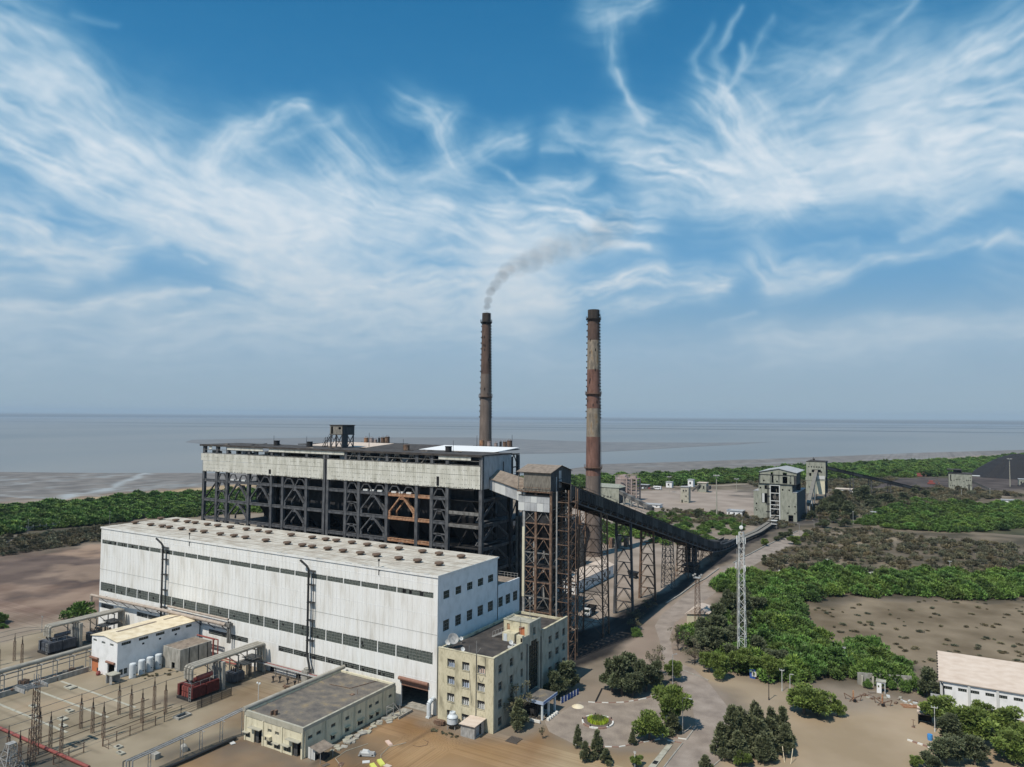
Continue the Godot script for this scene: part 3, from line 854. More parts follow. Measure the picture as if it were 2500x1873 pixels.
	struct("tidal_mudflat",mm,mmat)
	var bank := MB.new()
	var bp := PackedVector2Array()
	for e in [[-1421,-964],[-1339,-1309],[-1047,-1600],[-603,-1500],[-380,-1640],[-260,-1812],[-300,-1520],[-339,-1372],[-380,-1150],[-419,-987],[-545,-812],[-700,-720],[-864,-688],[-980,-730],[-1112,-798],[-1300,-860]]: bp.append(Vector2(e[0],e[1]))
	bank.prism(bp,-1.1,-1.1)
	struct("sand_bank",bank,worn(73,[[0.0,L(.135,.135,.135)],[1.0,L(.20,.195,.19)]],V(.004,.004,.0015),0.6))
	for e in [[-7000,-2300,4200,-5200,260],[-4200,-3300,5200,-9800,380],[-6000,-4600,7000,-13200,420],[-3800,-1900,-700,-3300,110]]:
		var shoal := MB.new()
		shoal.tinted = false
		var a := Vector2(e[0],e[1])
		var d := Vector2(e[2],e[3])
		var pts := PackedVector2Array()
		var nn := 26
		var sdw := noise(int(absf(e[0])),0.0006,4)
		for i in nn + 1: pts.append(a.lerp(d,float(i)/nn) + Vector2(0,-1)*e[4]*sin(PI*i/nn)*(0.7 + 0.5*sdw.get_noise_1d(i*300.0)))
		for i in range(nn - 1,0,-1): pts.append(a.lerp(d,float(i)/nn) + Vector2(0,1)*e[4]*sin(PI*i/nn)*(0.7 + 0.5*sdw.get_noise_1d(i*300.0 + 9999.0))*(1.0 if i > 0 and i < nn else 0.0))
		shoal.prism(pts,-1.2,-1.2)
		struct("shoal",shoal,flat(L(.125,.14,.15),0.6))

# ---- a window unit standing in an opening: pane with a grid of bars as its own part
func window(parent: Node,o: Vector3,ux: Vector3,nr: Vector3,u0: float,u1: float,y0: float,y1: float,back: float,cols: int,rows: int,glass: Material,frame: Material,bar := 0.06,called := "window") -> MeshInstance3D:
	var a := o + ux*u0 - nr*back
	var b := o + ux*u1 - nr*back
	var g := MB.new()
	g.face(a + Vector3.UP*y0,b + Vector3.UP*y0,b + Vector3.UP*y1,a + Vector3.UP*y1,nr)
	var w := part(called,g,glass,parent)
	var f := MB.new()
	var q := nr*0.02
	for i in cols + 1:
		var t := clampf(float(i)/cols,bar*0.5/(u1 - u0),1.0 - bar*0.5/(u1 - u0))
		f.bar(a.lerp(b,t) + q + Vector3.UP*y0,a.lerp(b,t) + q + Vector3.UP*y1,bar,0.05)
	for j in rows + 1:
		var y := lerpf(y0 + bar*0.5,y1 - bar*0.5,float(j)/rows)
		f.bar(a + q*1.2 + Vector3.UP*y,b + q*1.2 + Vector3.UP*y,0.05,bar)
	part("frame",f,frame,w)
	return w

func dark_patch_in(w: Node,o: Vector3,ux: Vector3,nr: Vector3,u0: float,u1: float,y0: float,y1: float,back: float) -> void:
	var g := MB.new()
	var a := o + ux*u0 - nr*(back - 0.05)
	var b := o + ux*u1 - nr*(back - 0.05)
	g.face(a + Vector3.UP*y0,b + Vector3.UP*y0,b + Vector3.UP*y1,a + Vector3.UP*y1,nr)
	part("painted_broken_pane",g,M.hole,w)  # black sheet before the glass, painted for the dark behind a broken pane

func build_hall() -> void:
	var t := thing("turbine_hall","huge white corrugated turbine hall with bands of dirty windows and rows of round roof vents","building","",Vector3.ZERO)
	var x0 := -114.9
	var top := 26.67
	var seps := [-114.45,-107.4,-102.5,-97.65,-92.75,-87.95,-83.1,-78.2,-73.35,-68.45,-61.2,-53.9,-49.0,-44.15,-39.35,-34.4,-29.6,-24.8,-19.9,-15.1,-10.25,-0.95]
	var low := [[-44.15,-39.35],[-39.35,-34.4],[-34.4,-29.6],[-29.6,-24.8],[-24.8,-19.9],[-19.9,-15.1],[-15.1,-10.5],[-68.35,-61.2],[-61.2,-54.1],[-113.9,-107.9],[-97.6,-92.7],[-92.7,-87.6]]
	var ux := Vector3.RIGHT
	var nr := Vector3.BACK
	var o := V(x0,0,0)
	var holes := []
	for i in seps.size() - 1:
		holes.append([seps[i] - x0 + 0.11,seps[i + 1] - x0 - 0.11,22.28,23.42])
		holes.append([seps[i] - x0 + 0.11,seps[i + 1] - x0 - 0.11,9.48,11.86])
	for l in low: holes.append([l[0] - x0 + 0.08,l[1] - x0 - 0.08,4.92,6.1])
	holes.append([-8.75 - x0,-2.0 - x0,0.0,5.0])
	for d in [-38.4,-46.8]: holes.append([d - x0,d + 1.5 - x0,0.0,1.9])
	var f := MB.new()
	f.wall(o,ux,nr,114.9,0.0,top,0.3,holes)
	part("front_wall",f,M.white,t)
	for i in seps.size() - 1:
		var u0: float = seps[i] - x0 + 0.11
		var u1: float = seps[i + 1] - x0 - 0.11
		var n := int(round((u1 - u0)/0.8))
		var w := window(t,o,ux,nr,u0,u1,22.28,23.42,0.14,n,2,M.glass,M.frame_grey,0.05)
		if i in [0,1,2,3,5,20]:
			for k in (5 if i in [0,20] else 2):
				var u := R(u0 + 0.2,u1 - 1.2)
				dark_patch_in(w,o,ux,nr,u,u + R(0.3,0.9),R(22.3,22.6),R(22.8,23.3),0.14)
		w = window(t,o,ux,nr,u0,u1,9.48,11.86,0.14,n,4,M.glass,M.frame_grey,0.05)
		for k in (2 if i % 3 != 1 else 1):
			if rng.randf() < 0.75:
				var u := R(u0 + 0.2,u1 - 0.9)
				var y := R(9.55,11.0)
				dark_patch_in(w,o,ux,nr,u,u + R(0.3,0.7),y,y + R(0.35,0.8),0.14)
		# the ragged lower ends of the sheets above the panes
		var rag := MB.new()
		var u := u0
		while u < u1 - 0.2:
			rag.bx(x0 + u,x0 + u + 0.13,23.42 - R(.05,.16),23.42,-0.09,0.0)
			rag.bx(x0 + u,x0 + u + 0.13,11.86 - R(.05,.14),11.86,-0.09,0.0)
			u += 0.3
		part("sheet_edge",rag,M.white,t).set_meta("kind","stuff")
	for l in low:
		var u0: float = l[0] - x0 + 0.08
		var u1: float = l[1] - x0 - 0.08
		var w := window(t,o,ux,nr,u0,u1,4.92,6.1,0.14,int((u1 - u0)/0.45),3,M.glass_dark,M.frame_grey,0.05)
		for k in 2:
			var u := R(u0 + 0.2,u1 - 0.9)
			dark_patch_in(w,o,ux,nr,u,u + 0.5,5.0,5.55,0.14)
	# horizontal laps of the sheets,the grey strip above the left-hand lower windows
	for y in [6.35,15.3,19.0,25.0]:
		var lap := MB.new()
		lap.bx(x0,-0.02,y,y + 0.05,0.0,0.03)
		part("sheet_lap",lap,M.frame_grey if y == 15.3 else M.white_plain,t)
	var gs := MB.new()
	gs.bx(x0,-61.2,6.75,8.0,0.0,0.06)
	part("grey_cladding_strip",gs,M.clad_grey,t)
	# vertical sheet ribs,real and slender
	var ribs := MB.new()
	var rx := x0 + 0.6
	while rx < -0.3:
		for yy in [[11.95,22.2],[23.5,26.5],[6.5,9.4]]: ribs.bx(rx,rx + 0.06,yy[0],yy[1],0.0,0.035)
		rx += 1.2
	var rb := part("sheet_rib",ribs,M.white,t)
	rb.set_meta("kind","stuff")
	# end wall
	var eh := []
	var ends := [[1.9,4.0],[6.1,8.2],[10.3,12.4],[14.4,16.6],[18.5,20.7],[22.9,24.9],[26.1,28.2],[29.4,31.5]]
	for i in 8:
		if i < 5: eh.append([ends[i][0],ends[i][1],21.8,23.4])
		eh.append([ends[i][0],ends[i][1],15.5,17.65])
	var e := MB.new()
	var eo := V(0,0,-0.3)
	for h in eh: h[0] -= 0.3
	for h in eh: h[1] -= 0.3
	e.wall(eo,Vector3.FORWARD,Vector3.RIGHT,22.4,0.0,top,0.3,eh.filter(func(h): return h[1] < 22.0))
	e.wall(V(0,0,-22.7),Vector3.FORWARD,Vector3.RIGHT,9.7,0.0,20.4,0.3,[[0.2,2.2,15.5,17.65],[3.4,5.5,15.5,17.65],[6.7,8.8,15.5,17.65]])
	part("end_wall",e,M.white_plain,t)
	for i in 8:
		if i < 5: window(t,V(0,0,0),Vector3.FORWARD,Vector3.RIGHT,ends[i][0],ends[i][1],21.8,23.4,0.16,3,2,M.glass_dark,M.frame_grey)
		window(t,V(0,0,0),Vector3.FORWARD,Vector3.RIGHT,ends[i][0],ends[i][1],15.5,17.65,0.16,3,3,M.glass_dark,M.frame_grey)
	var back := MB.new()
	back.bx(x0,0,0,top,-22.7,-22.4)
	part("rear_wall",back,M.white_plain,t)
	var lw := MB.new()
	lw.bx(x0,x0 + 0.3,0,top,-22.4,-0.3)
	part("left_wall",lw,M.white_plain,t)
	var fl := MB.new()
	fl.bx(x0 + 0.3,-0.3,0.0,0.06,-22.4,-0.3)
	part("floor",fl,M.concrete,t)
	var roof := MB.new()
	roof.bx(x0 - 0.15,0.12,top,top + 0.14,-22.85,0.12)
	part("roof",roof,M.hall_roof,t)
	var fla := MB.new()
	fla.bx(x0 - 0.17,0.15,top - 0.28,top + 0.17,0.12,0.19)
	fla.bx(0.12,0.17,top - 0.2,top + 0.17,-22.85,0.12)
	part("roof_flashing",fla,M.white,t)
	var tear := MB.new()
	for i in 16:
		var x := R(-60,-2)
		tear.bx(x,x + R(.5,2.5),top + 0.14,top + R(.17,.3),0.05,0.22)
	part("torn_flashing",tear,M.frame,t)
	for z in [-4.2,-8.6,-12.6,-17.6]:
		var j := MB.new()
		j.bx(x0,0,top + 0.14,top + 0.17,z - 0.06,z + 0.06)
		part("roof_joint",j,M.roof_rusty,t)
	for i in 19:
		var j := MB.new()
		var x := x0 + 6.05*(i + 0.5)
		j.bx(x,x + 0.07,top + 0.14,top + 0.165,-22.6,-0.1)
		part("roof_joint",j,M.cream_grey,t)
	# mushroom vents in two rows
	var vx1 := [-112.4,-105.2,-100.2,-96.6,-91.8,-87.0,-82.1,-75.5,-70.5,-66.0,-58.2,-50.8,-45.8,-42.3,-37.4,-32.5,-27.6,-22.7,-16.2,-11.5,-5.5]
	var vx2 := [-113.6,-106.6,-101.8,-97.9,-92.7,-88.35,-83.15,-76.6,-71.9,-67.5,-59.3,-51.8,-46.9,-43.4,-38.3,-33.4,-28.5,-23.6,-17.1,-12.2,-6.1]
	var vm := MB.new()
	vm.lathe(Vector3.ZERO,[Vector2(.62,0),Vector2(.55,.12),Vector2(.5,.32),Vector2(.92,.34),Vector2(.98,.45),Vector2(.98,.66),Vector2(.9,.74),Vector2(0,.86)],14)
	var vmesh := vm.mesh()
	for r in 2:
		var row = vx1 if r == 0 else vx2
		for x in row:
			var vv := part("roof_vent",vmesh,M.rust_vent,t)
			vv.position = V(x + R(-.2,.2),top + 0.14,(-8.1 if r == 0 else -17.0) + R(-.15,.15))
			vv.rotation.y = R(0,6)
	# annex behind,lower,with a railing
	var an := MB.new()
	an.bx(x0,-0.3,0,20.1,-32.4,-22.7)
	part("annex",an,M.white_plain,t)
	var ar := MB.new()
	ar.bx(x0 + .2,-0.31,20.1,20.2,-32.3,-22.72)
	part("annex_roof",ar,M.roof_rusty,t)
	var rail := MB.new()
	for z in 5: rail.bar(V(-4.0 + z*0.9,20.1,-32.2),V(-4.0 + z*0.9,21.3,-32.2),0.06)
	rail.bar(V(-30,21.3,-32.2),V(-0.3,21.3,-32.2),0.06)
	rail.bar(V(-30,20.75,-32.2),V(-0.3,20.75,-32.2),0.05)
	part("railing",rail,M.galv,t)
	# roller shutter,half open
	var rs := MB.new()
	rs.tube(V(-9.1,5.65,0.35),V(-1.85,5.65,0.35),0.36,0.36,12)
	rs.bx(-9.0,-1.95,4.85,5.35,0.02,0.12)
	var sh := part("roller_shutter",rs,M.shutter,t)
	var sl := MB.new()
	for i in 6: sl.bx(-8.72,-2.03,4.2 + i*0.14,4.2 + i*0.14 + 0.125,-0.1,-0.05)
	part("slat",sl,M.shutter,sh)
	for d in [-38.4,-46.8]:
		var dm := MB.new()
		dm.bx(d,d + 1.5,0,1.9,-0.28,-0.22)
		part("door",dm,M.hole,t)
	# smoke pipes climbing the facade
	for px in [-34.3,-86.0]:
		var pm := MB.new()
		pm.pipe([V(px + (1.5 if px > -50 else 0.0),2.6,1.2),V(px,6.2,0.8),V(px,24.4,0.8),V(px - 0.5,25.1,0.95),V(px - 1.9,26.3,1.5)],0.24,10)
		pm.tube(V(px + 1.3,3.0,0.55),V(px + 1.3,23.9,0.55),0.09,0.09,6)
		for y in [9.0,13.3,17.2,21.0,24.0]: pm.bx(px - 0.3,px + 1.4,y,y + 0.1,0.0,1.0)
		single("vent_pipe",pm,M.pipe_black,"tall black pipe up the white facade, " + ("the one near the long cream building" if px > -50 else "the one above the yellow-roofed house"),"pipe","black pipes up the facade")
	for px in [-15.0,-76.5]:
		var pm := MB.new()
		pm.bar(V(px,25.2,0.1),V(px,28.2,0.1),0.1)
		pm.tube(V(px,28.1,0.1),V(px,28.5,0.1),0.22)
		pm.bx(px - 0.05,px + 0.3,26.2,26.3,0.05,0.15)
		part("roof_edge_lamp",pm,M.pipe_black,t)
	# steam pipe on brackets along the facade
	var sp := thing("steam_pipe","fat pinkish steam pipe on brackets along the left part of the white facade","pipe")
	var a := MB.new()
	a.pipe([V(-115.2,6.8,2.0),V(-115.2,8.5,2.0),V(-84.6,8.7,1.6)],0.36,10)
	part("pipe",a,M.pipe_pink,sp)
	a = MB.new()
	a.pipe([V(-84.6,8.7,1.6),V(-60.2,8.7,1.6)],0.42,10)
	a.tube(V(-83.0,9.75,1.0),V(-60.0,9.75,1.0),0.26,0.26,10)
	part("pipe",a,M.pipe_pink,sp)
	a = MB.new()
	for x in [-59.9,-59.2]: a.bar(V(x,4.4,1.1),V(x,9.4,1.1),0.35)
	a.bx(-60.4,-58.9,8.2,9.0,0.5,1.6)
	part("valve",a,M.steel_mid,sp)
	for i in 11:
		var x := -111.0 + i*5.0
		var br := MB.new()
		br.bar(V(x,8.25,0.1),V(x,8.25,2.1),0.12)
		br.bar(V(x,6.6,0.1),V(x,8.2,1.9),0.12)
		part("bracket",br,M.steel_black,sp)
	# pipe bench along the foot of the facade
	var pb := thing("pipe_bench","low bench of parallel pipes along the foot of the white facade","pipes")
	for i in 4:
		a = MB.new()
		a.tube(V(-50.5,2.2 + 0.02*i,0.9 + i*0.42),V(-24.2,2.2 + 0.02*i,0.9 + i*0.42),0.13,0.13,8)
		part("pipe",a,M.pipe_red if i == 1 else M.galv,pb)
	a = MB.new()
	for i in 8: a.bar(V(-49.5 + i*3.5,0,2.0),V(-49.5 + i*3.5,2.1,2.0),0.16); a.bar(V(-49.5 + i*3.5,2.05,0.7),V(-49.5 + i*3.5,2.05,2.4),0.12)
	part("support",a,M.steel_mid,pb)
	a = MB.new()
	a.bx(-34.6,-32.9,0,2.9,0.3,2.0)
	a.tube(V(-33.8,2.9,1.1),V(-33.8,3.3,1.1),0.7)
	single("concrete_plinth",a,M.concrete,"pinkish concrete plinth at the foot of the right black pipe","plinth")
	a = MB.new()
	a.pipe([V(-0.5,3.2,0.2),V(-0.5,3.2,1.0),V(-0.7,2.7,1.5),V(-0.7,0.2,1.5)],0.45,12)
	a.bx(-1.1,-0.3,0,0.3,1.0,2.0)
	single("fan_duct",a,M.tank_white,"bent pale blue fan duct at the corner beside the roller door","duct")

func brace_a(m: MB,xl: float,xr: float,yb: float,yt: float,z: float,w: float) -> void:
	var xm := (xl + xr)*0.5
	m.bar(V(xm - 0.25,yt,z),V(xl + 0.55,yb + 1.3,z),w,0.35)
	m.bar(V(xl + 0.55,yb + 1.5,z),V(xl + 0.5,yb,z),w,0.35)
	m.bar(V(xm + 0.25,yt,z),V(xr - 0.55,yb + 1.3,z),w,0.35)
	m.bar(V(xr - 0.55,yb + 1.5,z),V(xr - 0.5,yb,z),w,0.35)
	m.bx(xm - 0.8,xm + 0.8,yt - 0.9,yt + 0.15,z - 0.12,z + 0.2)

func arch(m: MB,xl: float,xr: float,yb: float,yt: float,z: float,w: float) -> void:
	var k := (xr - xl)*0.3
	m.bar(V(xl,yb,z),V(xl + k,yt,z),w,0.25)
	m.bar(V(xl + k,yt,z),V(xr - k,yt,z),w,0.25)
	m.bar(V(xr - k,yt,z),V(xr,yb,z),w,0.25)

func build_boiler() -> void:
	var t := thing("boiler_house","soot-black open steel boiler house with a pale cladding belt below its dark flat roof","building")
	var cx := [-123.3,-116.8,-111.7,-101.5,-91.2,-86.2,-76.2,-69.0,-67.6,-60.6,-55.6,-45.4,-35.1,-30.1,-25.1,-14.7]
	# 0 plain,1 small stacked braces,2 big A braces,3 big rusty A,4 two pale beams,-1 joint
	var kind := [5,1,2,2,0,2,0,-1,0,1,2,3,0,1,4]
	var z := -38.4
	var col := MB.new()
	col.bx(-0.45,0.45,0,48.1,-0.4,0.4)
	col.bx(-0.5,-0.42,0,48.1,-0.45,0.45)
	col.bx(0.42,0.5,0,48.1,-0.45,0.45)
	var cm := col.mesh()
	for x in cx:
		var o := part("column",cm,M.steel_dark,t)
		o.position = V(x,0,z)
	for i in kind.size():
		var xl: float = cx[i] + 0.45
		var xr: float = cx[i + 1] - 0.45
		var kd: int = kind[i]
		if kd == -1: continue
		var rusty := kd == 3 or i == 12
		var mat: Material = M.steel_orange if rusty else M.steel_dark
		for y in [36.6,30.3,24.4,18.2,12.2]:
			if kd == 4 and y > 20.0: continue
			var b := MB.new()
			b.bx(xl,xr,y - 0.42,y + 0.42,z - 0.2,z + 0.3)
			b.bx(xl,xr,y + 0.36,y + 0.44,z - 0.45,z + 0.4)
			part("beam",b,mat if y > 24.0 else M.steel_dark,t)
		if kd == 4:
			for y in [33.2,29.9]:
				var b := MB.new()
				b.bx(xl,xr,y - 0.4,y + 0.4,z - 0.2,z + 0.3)
				part("beam",b,M.steel_mid,t)
			for y in [33.5,27.0]:
				var b := MB.new()
				brace_a(b,xl,xr,y - 5.0,y + 2.6,z - 3.0,0.5)
				part("brace",b,M.steel_black,t)
		if kd == 2 or kd == 3:
			for lev in [[30.7,36.3],[24.8,30.0],[18.6,24.0]]:
				if lev[0] == 24.8 and (i == 3 or i == 11): continue
				var b := MB.new()
				brace_a(b,xl,xr,lev[0],lev[1],z + 0.05,0.62)
				part("brace",b,M.steel_orange if rusty and lev[0] > 30 else M.steel_dark,t)
				b = MB.new()
				brace_a(b,xl + 1.2,xr - 0.6,lev[0],lev[1] - 0.9,z - 1.6,0.42)
				part("rear_brace",b,M.steel_orange if rusty and lev[0] > 30 else M.steel_dark,t)
			var b2 := MB.new()
			var xm := (xl + xr)*0.5
			arch(b2,xl,xm - 0.3,37.0,38.9,z + 0.05,0.38)
			arch(b2,xm + 0.3,xr,37.0,38.9,z + 0.05,0.38)
			part("knee_brace",b2,M.steel_dark,t)
			if i % 2 == 0 or rusty:
				var ld := MB.new()
				for k in 3: ld.bx(xl + 1 + k*2.6,xl + 2.6 + k*2.6,37.05,37.5,z - 0.6,z + 0.1)
				part("lagging",ld,M.frame,t)
		if kd == 1:
			var b := MB.new()
			arch(b,xl,xr,37.0,39.0,z + 0.05,0.36)
			for lev in [[33.9,36.2],[30.8,33.2],[27.6,29.9],[24.9,26.9],[21.5,24.0]]:
				arch(b,xl,xr,lev[0],lev[1],z + 0.05,0.4)
				b.bx(xl,xr,lev[0] - 0.5,lev[0] - 0.15,z - 0.2,z + 0.25)
				b.bx((xl + xr)*0.5 - 0.6,(xl + xr)*0.5 + 0.6,lev[1] - 0.1,lev[1] + 0.5,z - 0.05,z + 0.25)
			part("brace",b,M.steel_dark,t)
		if kd == 5:
			var b := MB.new()
			for lev in [[30.7,36.2],[24.8,29.9]]: b.bar(V(xl,lev[0],z - 0.1),V(xr,lev[1],z - 0.1),0.45,0.3)
			part("brace",b,M.steel_black,t)
	# cladding belt,two strips of sheets on either side of the joint
	for s in [[-124.5,-69.1],[-67.6,-14.7]]:
		var lowx: float = -123.5 if s[0] < -100 else s[0]
		for r in [[lowx,39.55,43.0],[s[0],43.08,45.35]]:
			var n := int((s[1] - r[0])/4.6)
			for k in n:
				var a: float = lerpf(r[0],s[1],float(k)/n)
				var b: float = lerpf(r[0],s[1],float(k + 1)/n)
				var m := MB.new()
				var yb: float = r[1] + (R(-.06,.06) if r[1] < 40 else 0.0)
				m.bx(a + 0.02,b - 0.02,yb,r[2],z + 0.5,z + 0.58 + R(0,.03))
				var x := a + 0.3
				while x < b - 0.2:
					m.bx(x,x + 0.06,yb,r[2],z + 0.56,z + 0.64)
					x += 0.62
				part("cladding_panel",m,M.clad_old,t)
		var rows := MB.new()
		for y in [40.6,41.8,44.2]:
			var x: float = s[0] + 1.4
			while x < s[1] - 0.3:
				if rng.randf() < 0.55: rows.bx(x,x + 0.12,y,y + 0.1,z + 0.6,z + 0.66)
				x += 0.4
		var x2: float = s[0] + 1.4
		while x2 < s[1] - 0.3:
			if rng.randf() < 0.8: rows.bx(x2,x2 + R(.1,.2),39.6,39.6 + R(.1,.3),z + 0.6,z + 0.66)
			x2 += 0.42
		part("rusted_fixing",rows,M.steel_black,t).set_meta("kind","stuff")
	var hb := MB.new()
	hb.bx(-28.3,-27.5,39.9,42.3,z + 0.6,z + 0.67)
	hb.bx(-92.0,-91.0,40.0,41.4,z + 0.6,z + 0.65)
	part("missing_panel",hb,M.hole,t)
	var jt := MB.new()
	for y in 9: jt.bx(-69.1,-67.6,40.2 + y*0.65,40.3 + y*0.65,z + 0.1,z + 0.3)
	jt.bx(-69.1,-67.6,39.5,48,z - 0.5,z - 0.4)
	part("expansion_joint",jt,M.steel_black,t)
	# upper strip of sheets under the eaves and the bare knee braces
	for s in [[-120.5,-119.2],[-111.7,-94.9],[-92.3,-61.0],[-27.8,-17.6]]:
		var n := maxi(1,int((s[1] - s[0])/4.2))
		for k in n:
			var m := MB.new()
			m.bx(lerpf(s[0],s[1],float(k)/n) + 0.02,lerpf(s[0],s[1],float(k + 1)/n) - 0.02,46.8,47.95,z + 0.5,z + 0.6)
			part("cladding_panel",m,M.clad_old,t)
	var rl := MB.new()
	rl.bar(V(-124,46.65,z + 0.3),V(-14.7,46.65,z + 0.3),0.14)
	rl.bar(V(-124,45.5,z + 0.3),V(-14.7,45.5,z + 0.3),0.2)
	part("girt",rl,M.steel_mid,t)
	for i in 6:
		var m := MB.new()
		var x: float = -58.0 + i*5.2
		m.bar(V(x,47.7,z),V(x - 1.7,45.6,z),0.24)
		m.bar(V(x + 0.4,47.7,z),V(x + 2.1,45.6,z),0.24)
		m.bar(V(x - 0.2,47.6,z - 0.8),V(x - 1.2,45.6,z - 0.8),0.2)
		m.bx(x - 0.6,x + 1.0,47.2,47.9,z - 0.1,z + 0.15)
		part("eaves_brace",m,M.steel_mid,t)
	for i in 26:
		var m := MB.new()
		var x := R(-122,-20)
		m.bx(x,x + R(.8,2.4),45.4,R(46.0,46.7),z - R(1.5,3.0),z - 1.2)
		part("loose_sheet",m,M.clad_grey if i % 3 == 0 else M.clad_dirty,t)
	# end wall
	var ew := MB.new()
	ew.wall(V(-14.2,0,z + 0.5),Vector3.FORWARD,Vector3.RIGHT,14.6,39.6,48.0,0.12,[[10.2,10.8,42.9,46.2],[3.4,7.4,39.6,42.6]])
	part("end_cladding",ew,M.clad_grey,t)
	for lev in [[30.7,36.3],[24.8,30.0],[18.6,24.0],[12.4,18.0]]:
		var m := MB.new()
		var zm := -45.4
		for sgn in [-1,1]:
			m.bar(V(-14.7,lev[1],zm + sgn*0.4),V(-14.7,lev[0] + 1.6,zm + sgn*6.2),0.35,0.6)
			m.bar(V(-14.7,lev[0] + 1.8,zm + sgn*6.2),V(-14.7,lev[0],zm + sgn*6.2),0.35,0.6)
			m.bar(V(-17.2,lev[1] - 1.0,zm + sgn*0.4),V(-17.2,lev[0],zm + sgn*5.6),0.3,0.5)
		m.bx(-15.0,-14.5,lev[1] - 0.6,lev[1] + 0.3,zm - 1.0,zm + 1.0)
		part("brace",m,M.steel_dark,t)
		m = MB.new()
		m.bx(-14.95,-14.45,lev[1] - 0.1,lev[1] + 0.6,-52.4,-38.8)
		m.bx(-16.9,-15.4,lev[0] + 0.2,lev[0] + 0.35,-51.5,-39.5)
		part("beam",m,M.steel_dark,t)
	# roof slab,boiler casings and bunkers inside,rear frame
	var rf := MB.new()
	rf.bx(-125.0,-14.0,48.02,48.3,-52.7,-37.5)
	rf.bx(-125.0,-14.0,47.75,48.02,-37.75,-37.5)
	part("roof",rf,M.roof_dark,t)
	for i in 22:
		var m := MB.new()
		var x := R(-122,-18)
		var zz := R(-51,-39)
		m.hexa([V(x,48.3,zz),V(x + R(1,3),48.3,zz + .2),V(x + R(1,3),48.3,zz - R(.4,1.2)),V(x,48.3,zz - 1),V(x,48.34,zz),V(x + 2,48.34 + R(0,.35),zz + .2),V(x + 2,48.34 + R(0,.3),zz - 1),V(x,48.36,zz - 1)])
		part("loose_roof_sheet",m,M.roof_rusty if i % 4 == 0 else M.roof_dark,t)
	for i in 9:
		var xa := -109.0 + i*10.6
		if i == 0: continue
		var m := MB.new()
		m.bx(xa - 4.6,xa + 4.6,29.5 + (i % 3),39.4,-51.5,-42.5)
		var yb := 29.5 + (i % 3)
		m.hexa([V(xa - 1,23,-46),V(xa + 1,23,-46),V(xa + 1,23,-48),V(xa - 1,23,-48),V(xa - 4.6,yb,-42.5),V(xa + 4.6,yb,-42.5),V(xa + 4.6,yb,-51.5),V(xa - 4.6,yb,-51.5)])
		part("coal_bunker",m,M.steel_black,t)
	for s in [[-112.0,-93.0],[-88.0,-70.0],[-66.0,-47.0],[-43.0,-29.5]]:
		var m := MB.new()
		m.bx(s[0],s[1],0,45.5,-80.0,-53.5)
		part("boiler_casing",m,M.steel_black,t)
	for y in [12.2,18.2,24.4,30.3,36.6,45.2]:
		var m := MB.new()
		m.bx(-110.0,-15.2,y - 0.5,y - 0.35,-52.2,-40.0)
		part("floor_deck",m,M.steel_black,t)
	for q in [[-14.7,-52.4,47.6],[-14.7,-57.0,47.6],[-22.0,-57.0,46.0],[-14.7,-66.0,33.0],[-14.7,-75.5,33.0],[-22.0,-75.5,33.0],[-22.0,-66.0,40.0]]:
		var m := MB.new()
		m.bx(q[0] - 0.4,q[0] + 0.4,0,q[2],q[1] - 0.4,q[1] + 0.4)
		part("column",m,M.steel_black if q[1] == -52.4 else M.steel_dark,t)
	for y in range(6,48,6):
		var zb := -75.5 if y < 34 else -57.0
		var m := MB.new()
		m.bx(-14.95,-14.45,y - 0.3,y + 0.3,zb,-52.4)
		if y < 34: m.bx(-22.0,-14.7,y - 0.25,y + 0.25,-75.8,-75.3)
		m.bx(-20.5,-15.0,y - 0.12,y - 0.02,zb + 0.5,-53.0)
		part("beam",m,M.steel_dark,t)
		m = MB.new()
		if y < 34:
			m.bar(V(-14.7,y - 5.7,-57.5),V(-14.7,y - 0.3,-66),0.3)
			m.bar(V(-14.7,y - 0.3,-66.2),V(-14.7,y - 5.7,-75.3),0.3)
		m.bar(V(-13.6,y + 1.0,zb + 1.5),V(-13.6,y + 1.0,-53),0.08)
		m.bar(V(-14.7,y - 5.7,-53),V(-14.7,y - 0.3,-57),0.25)
		part("brace",m,M.steel_dark,t)
	var pp := MB.new()
	for q in [[-13.8,-55.0,.35],[-13.6,-57.0,.5],[-13.9,-62.5,.3],[-13.5,-70.0,.45]]: pp.tube(V(q[0],0,q[1]),V(q[0],31,q[1]),q[2],q[2],10)
	pp.pipe([V(-13.6,24,-57),V(-11.5,22,-62),V(-11.5,6,-66)],.4,8)
	part("riser_pipe",pp,M.steel_mid,t)
	# roofs of the rear bays
	for s in [[-46.0,-19.5,M.roof_white],[-92.0,-66.0,M.roof_pink],[-66.0,-46.5,M.roof_dark]]:
		var m := MB.new()
		m.hexa([V(s[0],48.2,-53),V(s[1],48.2,-53),V(s[1],49.0,-66),V(s[0],49.0,-66),V(s[0],48.35,-53),V(s[1],48.35,-53),V(s[1],49.2,-66),V(s[0],49.2,-66)])
		part("rear_roof",m,s[2],t)
	var rr := MB.new()
	rr.bx(-110,-28.0,47.7,48.0,-80.5,-66.2)
	rr.bx(-110,-14.3,47.7,48.0,-57.3,-52.75)
	part("rear_roof",rr,M.roof_dark,t)
	rr = MB.new()
	for y in [44.2,40.0]: rr.bx(-14.8,-14.5,y,y + 0.3,-57,-52.4)
	for y in [44.5]: rr.bar(V(-14.7,y,-52.4),V(-14.7,y + 3.2,-54.7),.2); rr.bar(V(-14.7,y + 3.2,-54.7),V(-14.7,y,-57),.2)
	part("rear_bent",rr,M.steel_black,t)
	# steam silencers on a rail-guarded deck,grouped copies
	var dk := MB.new()
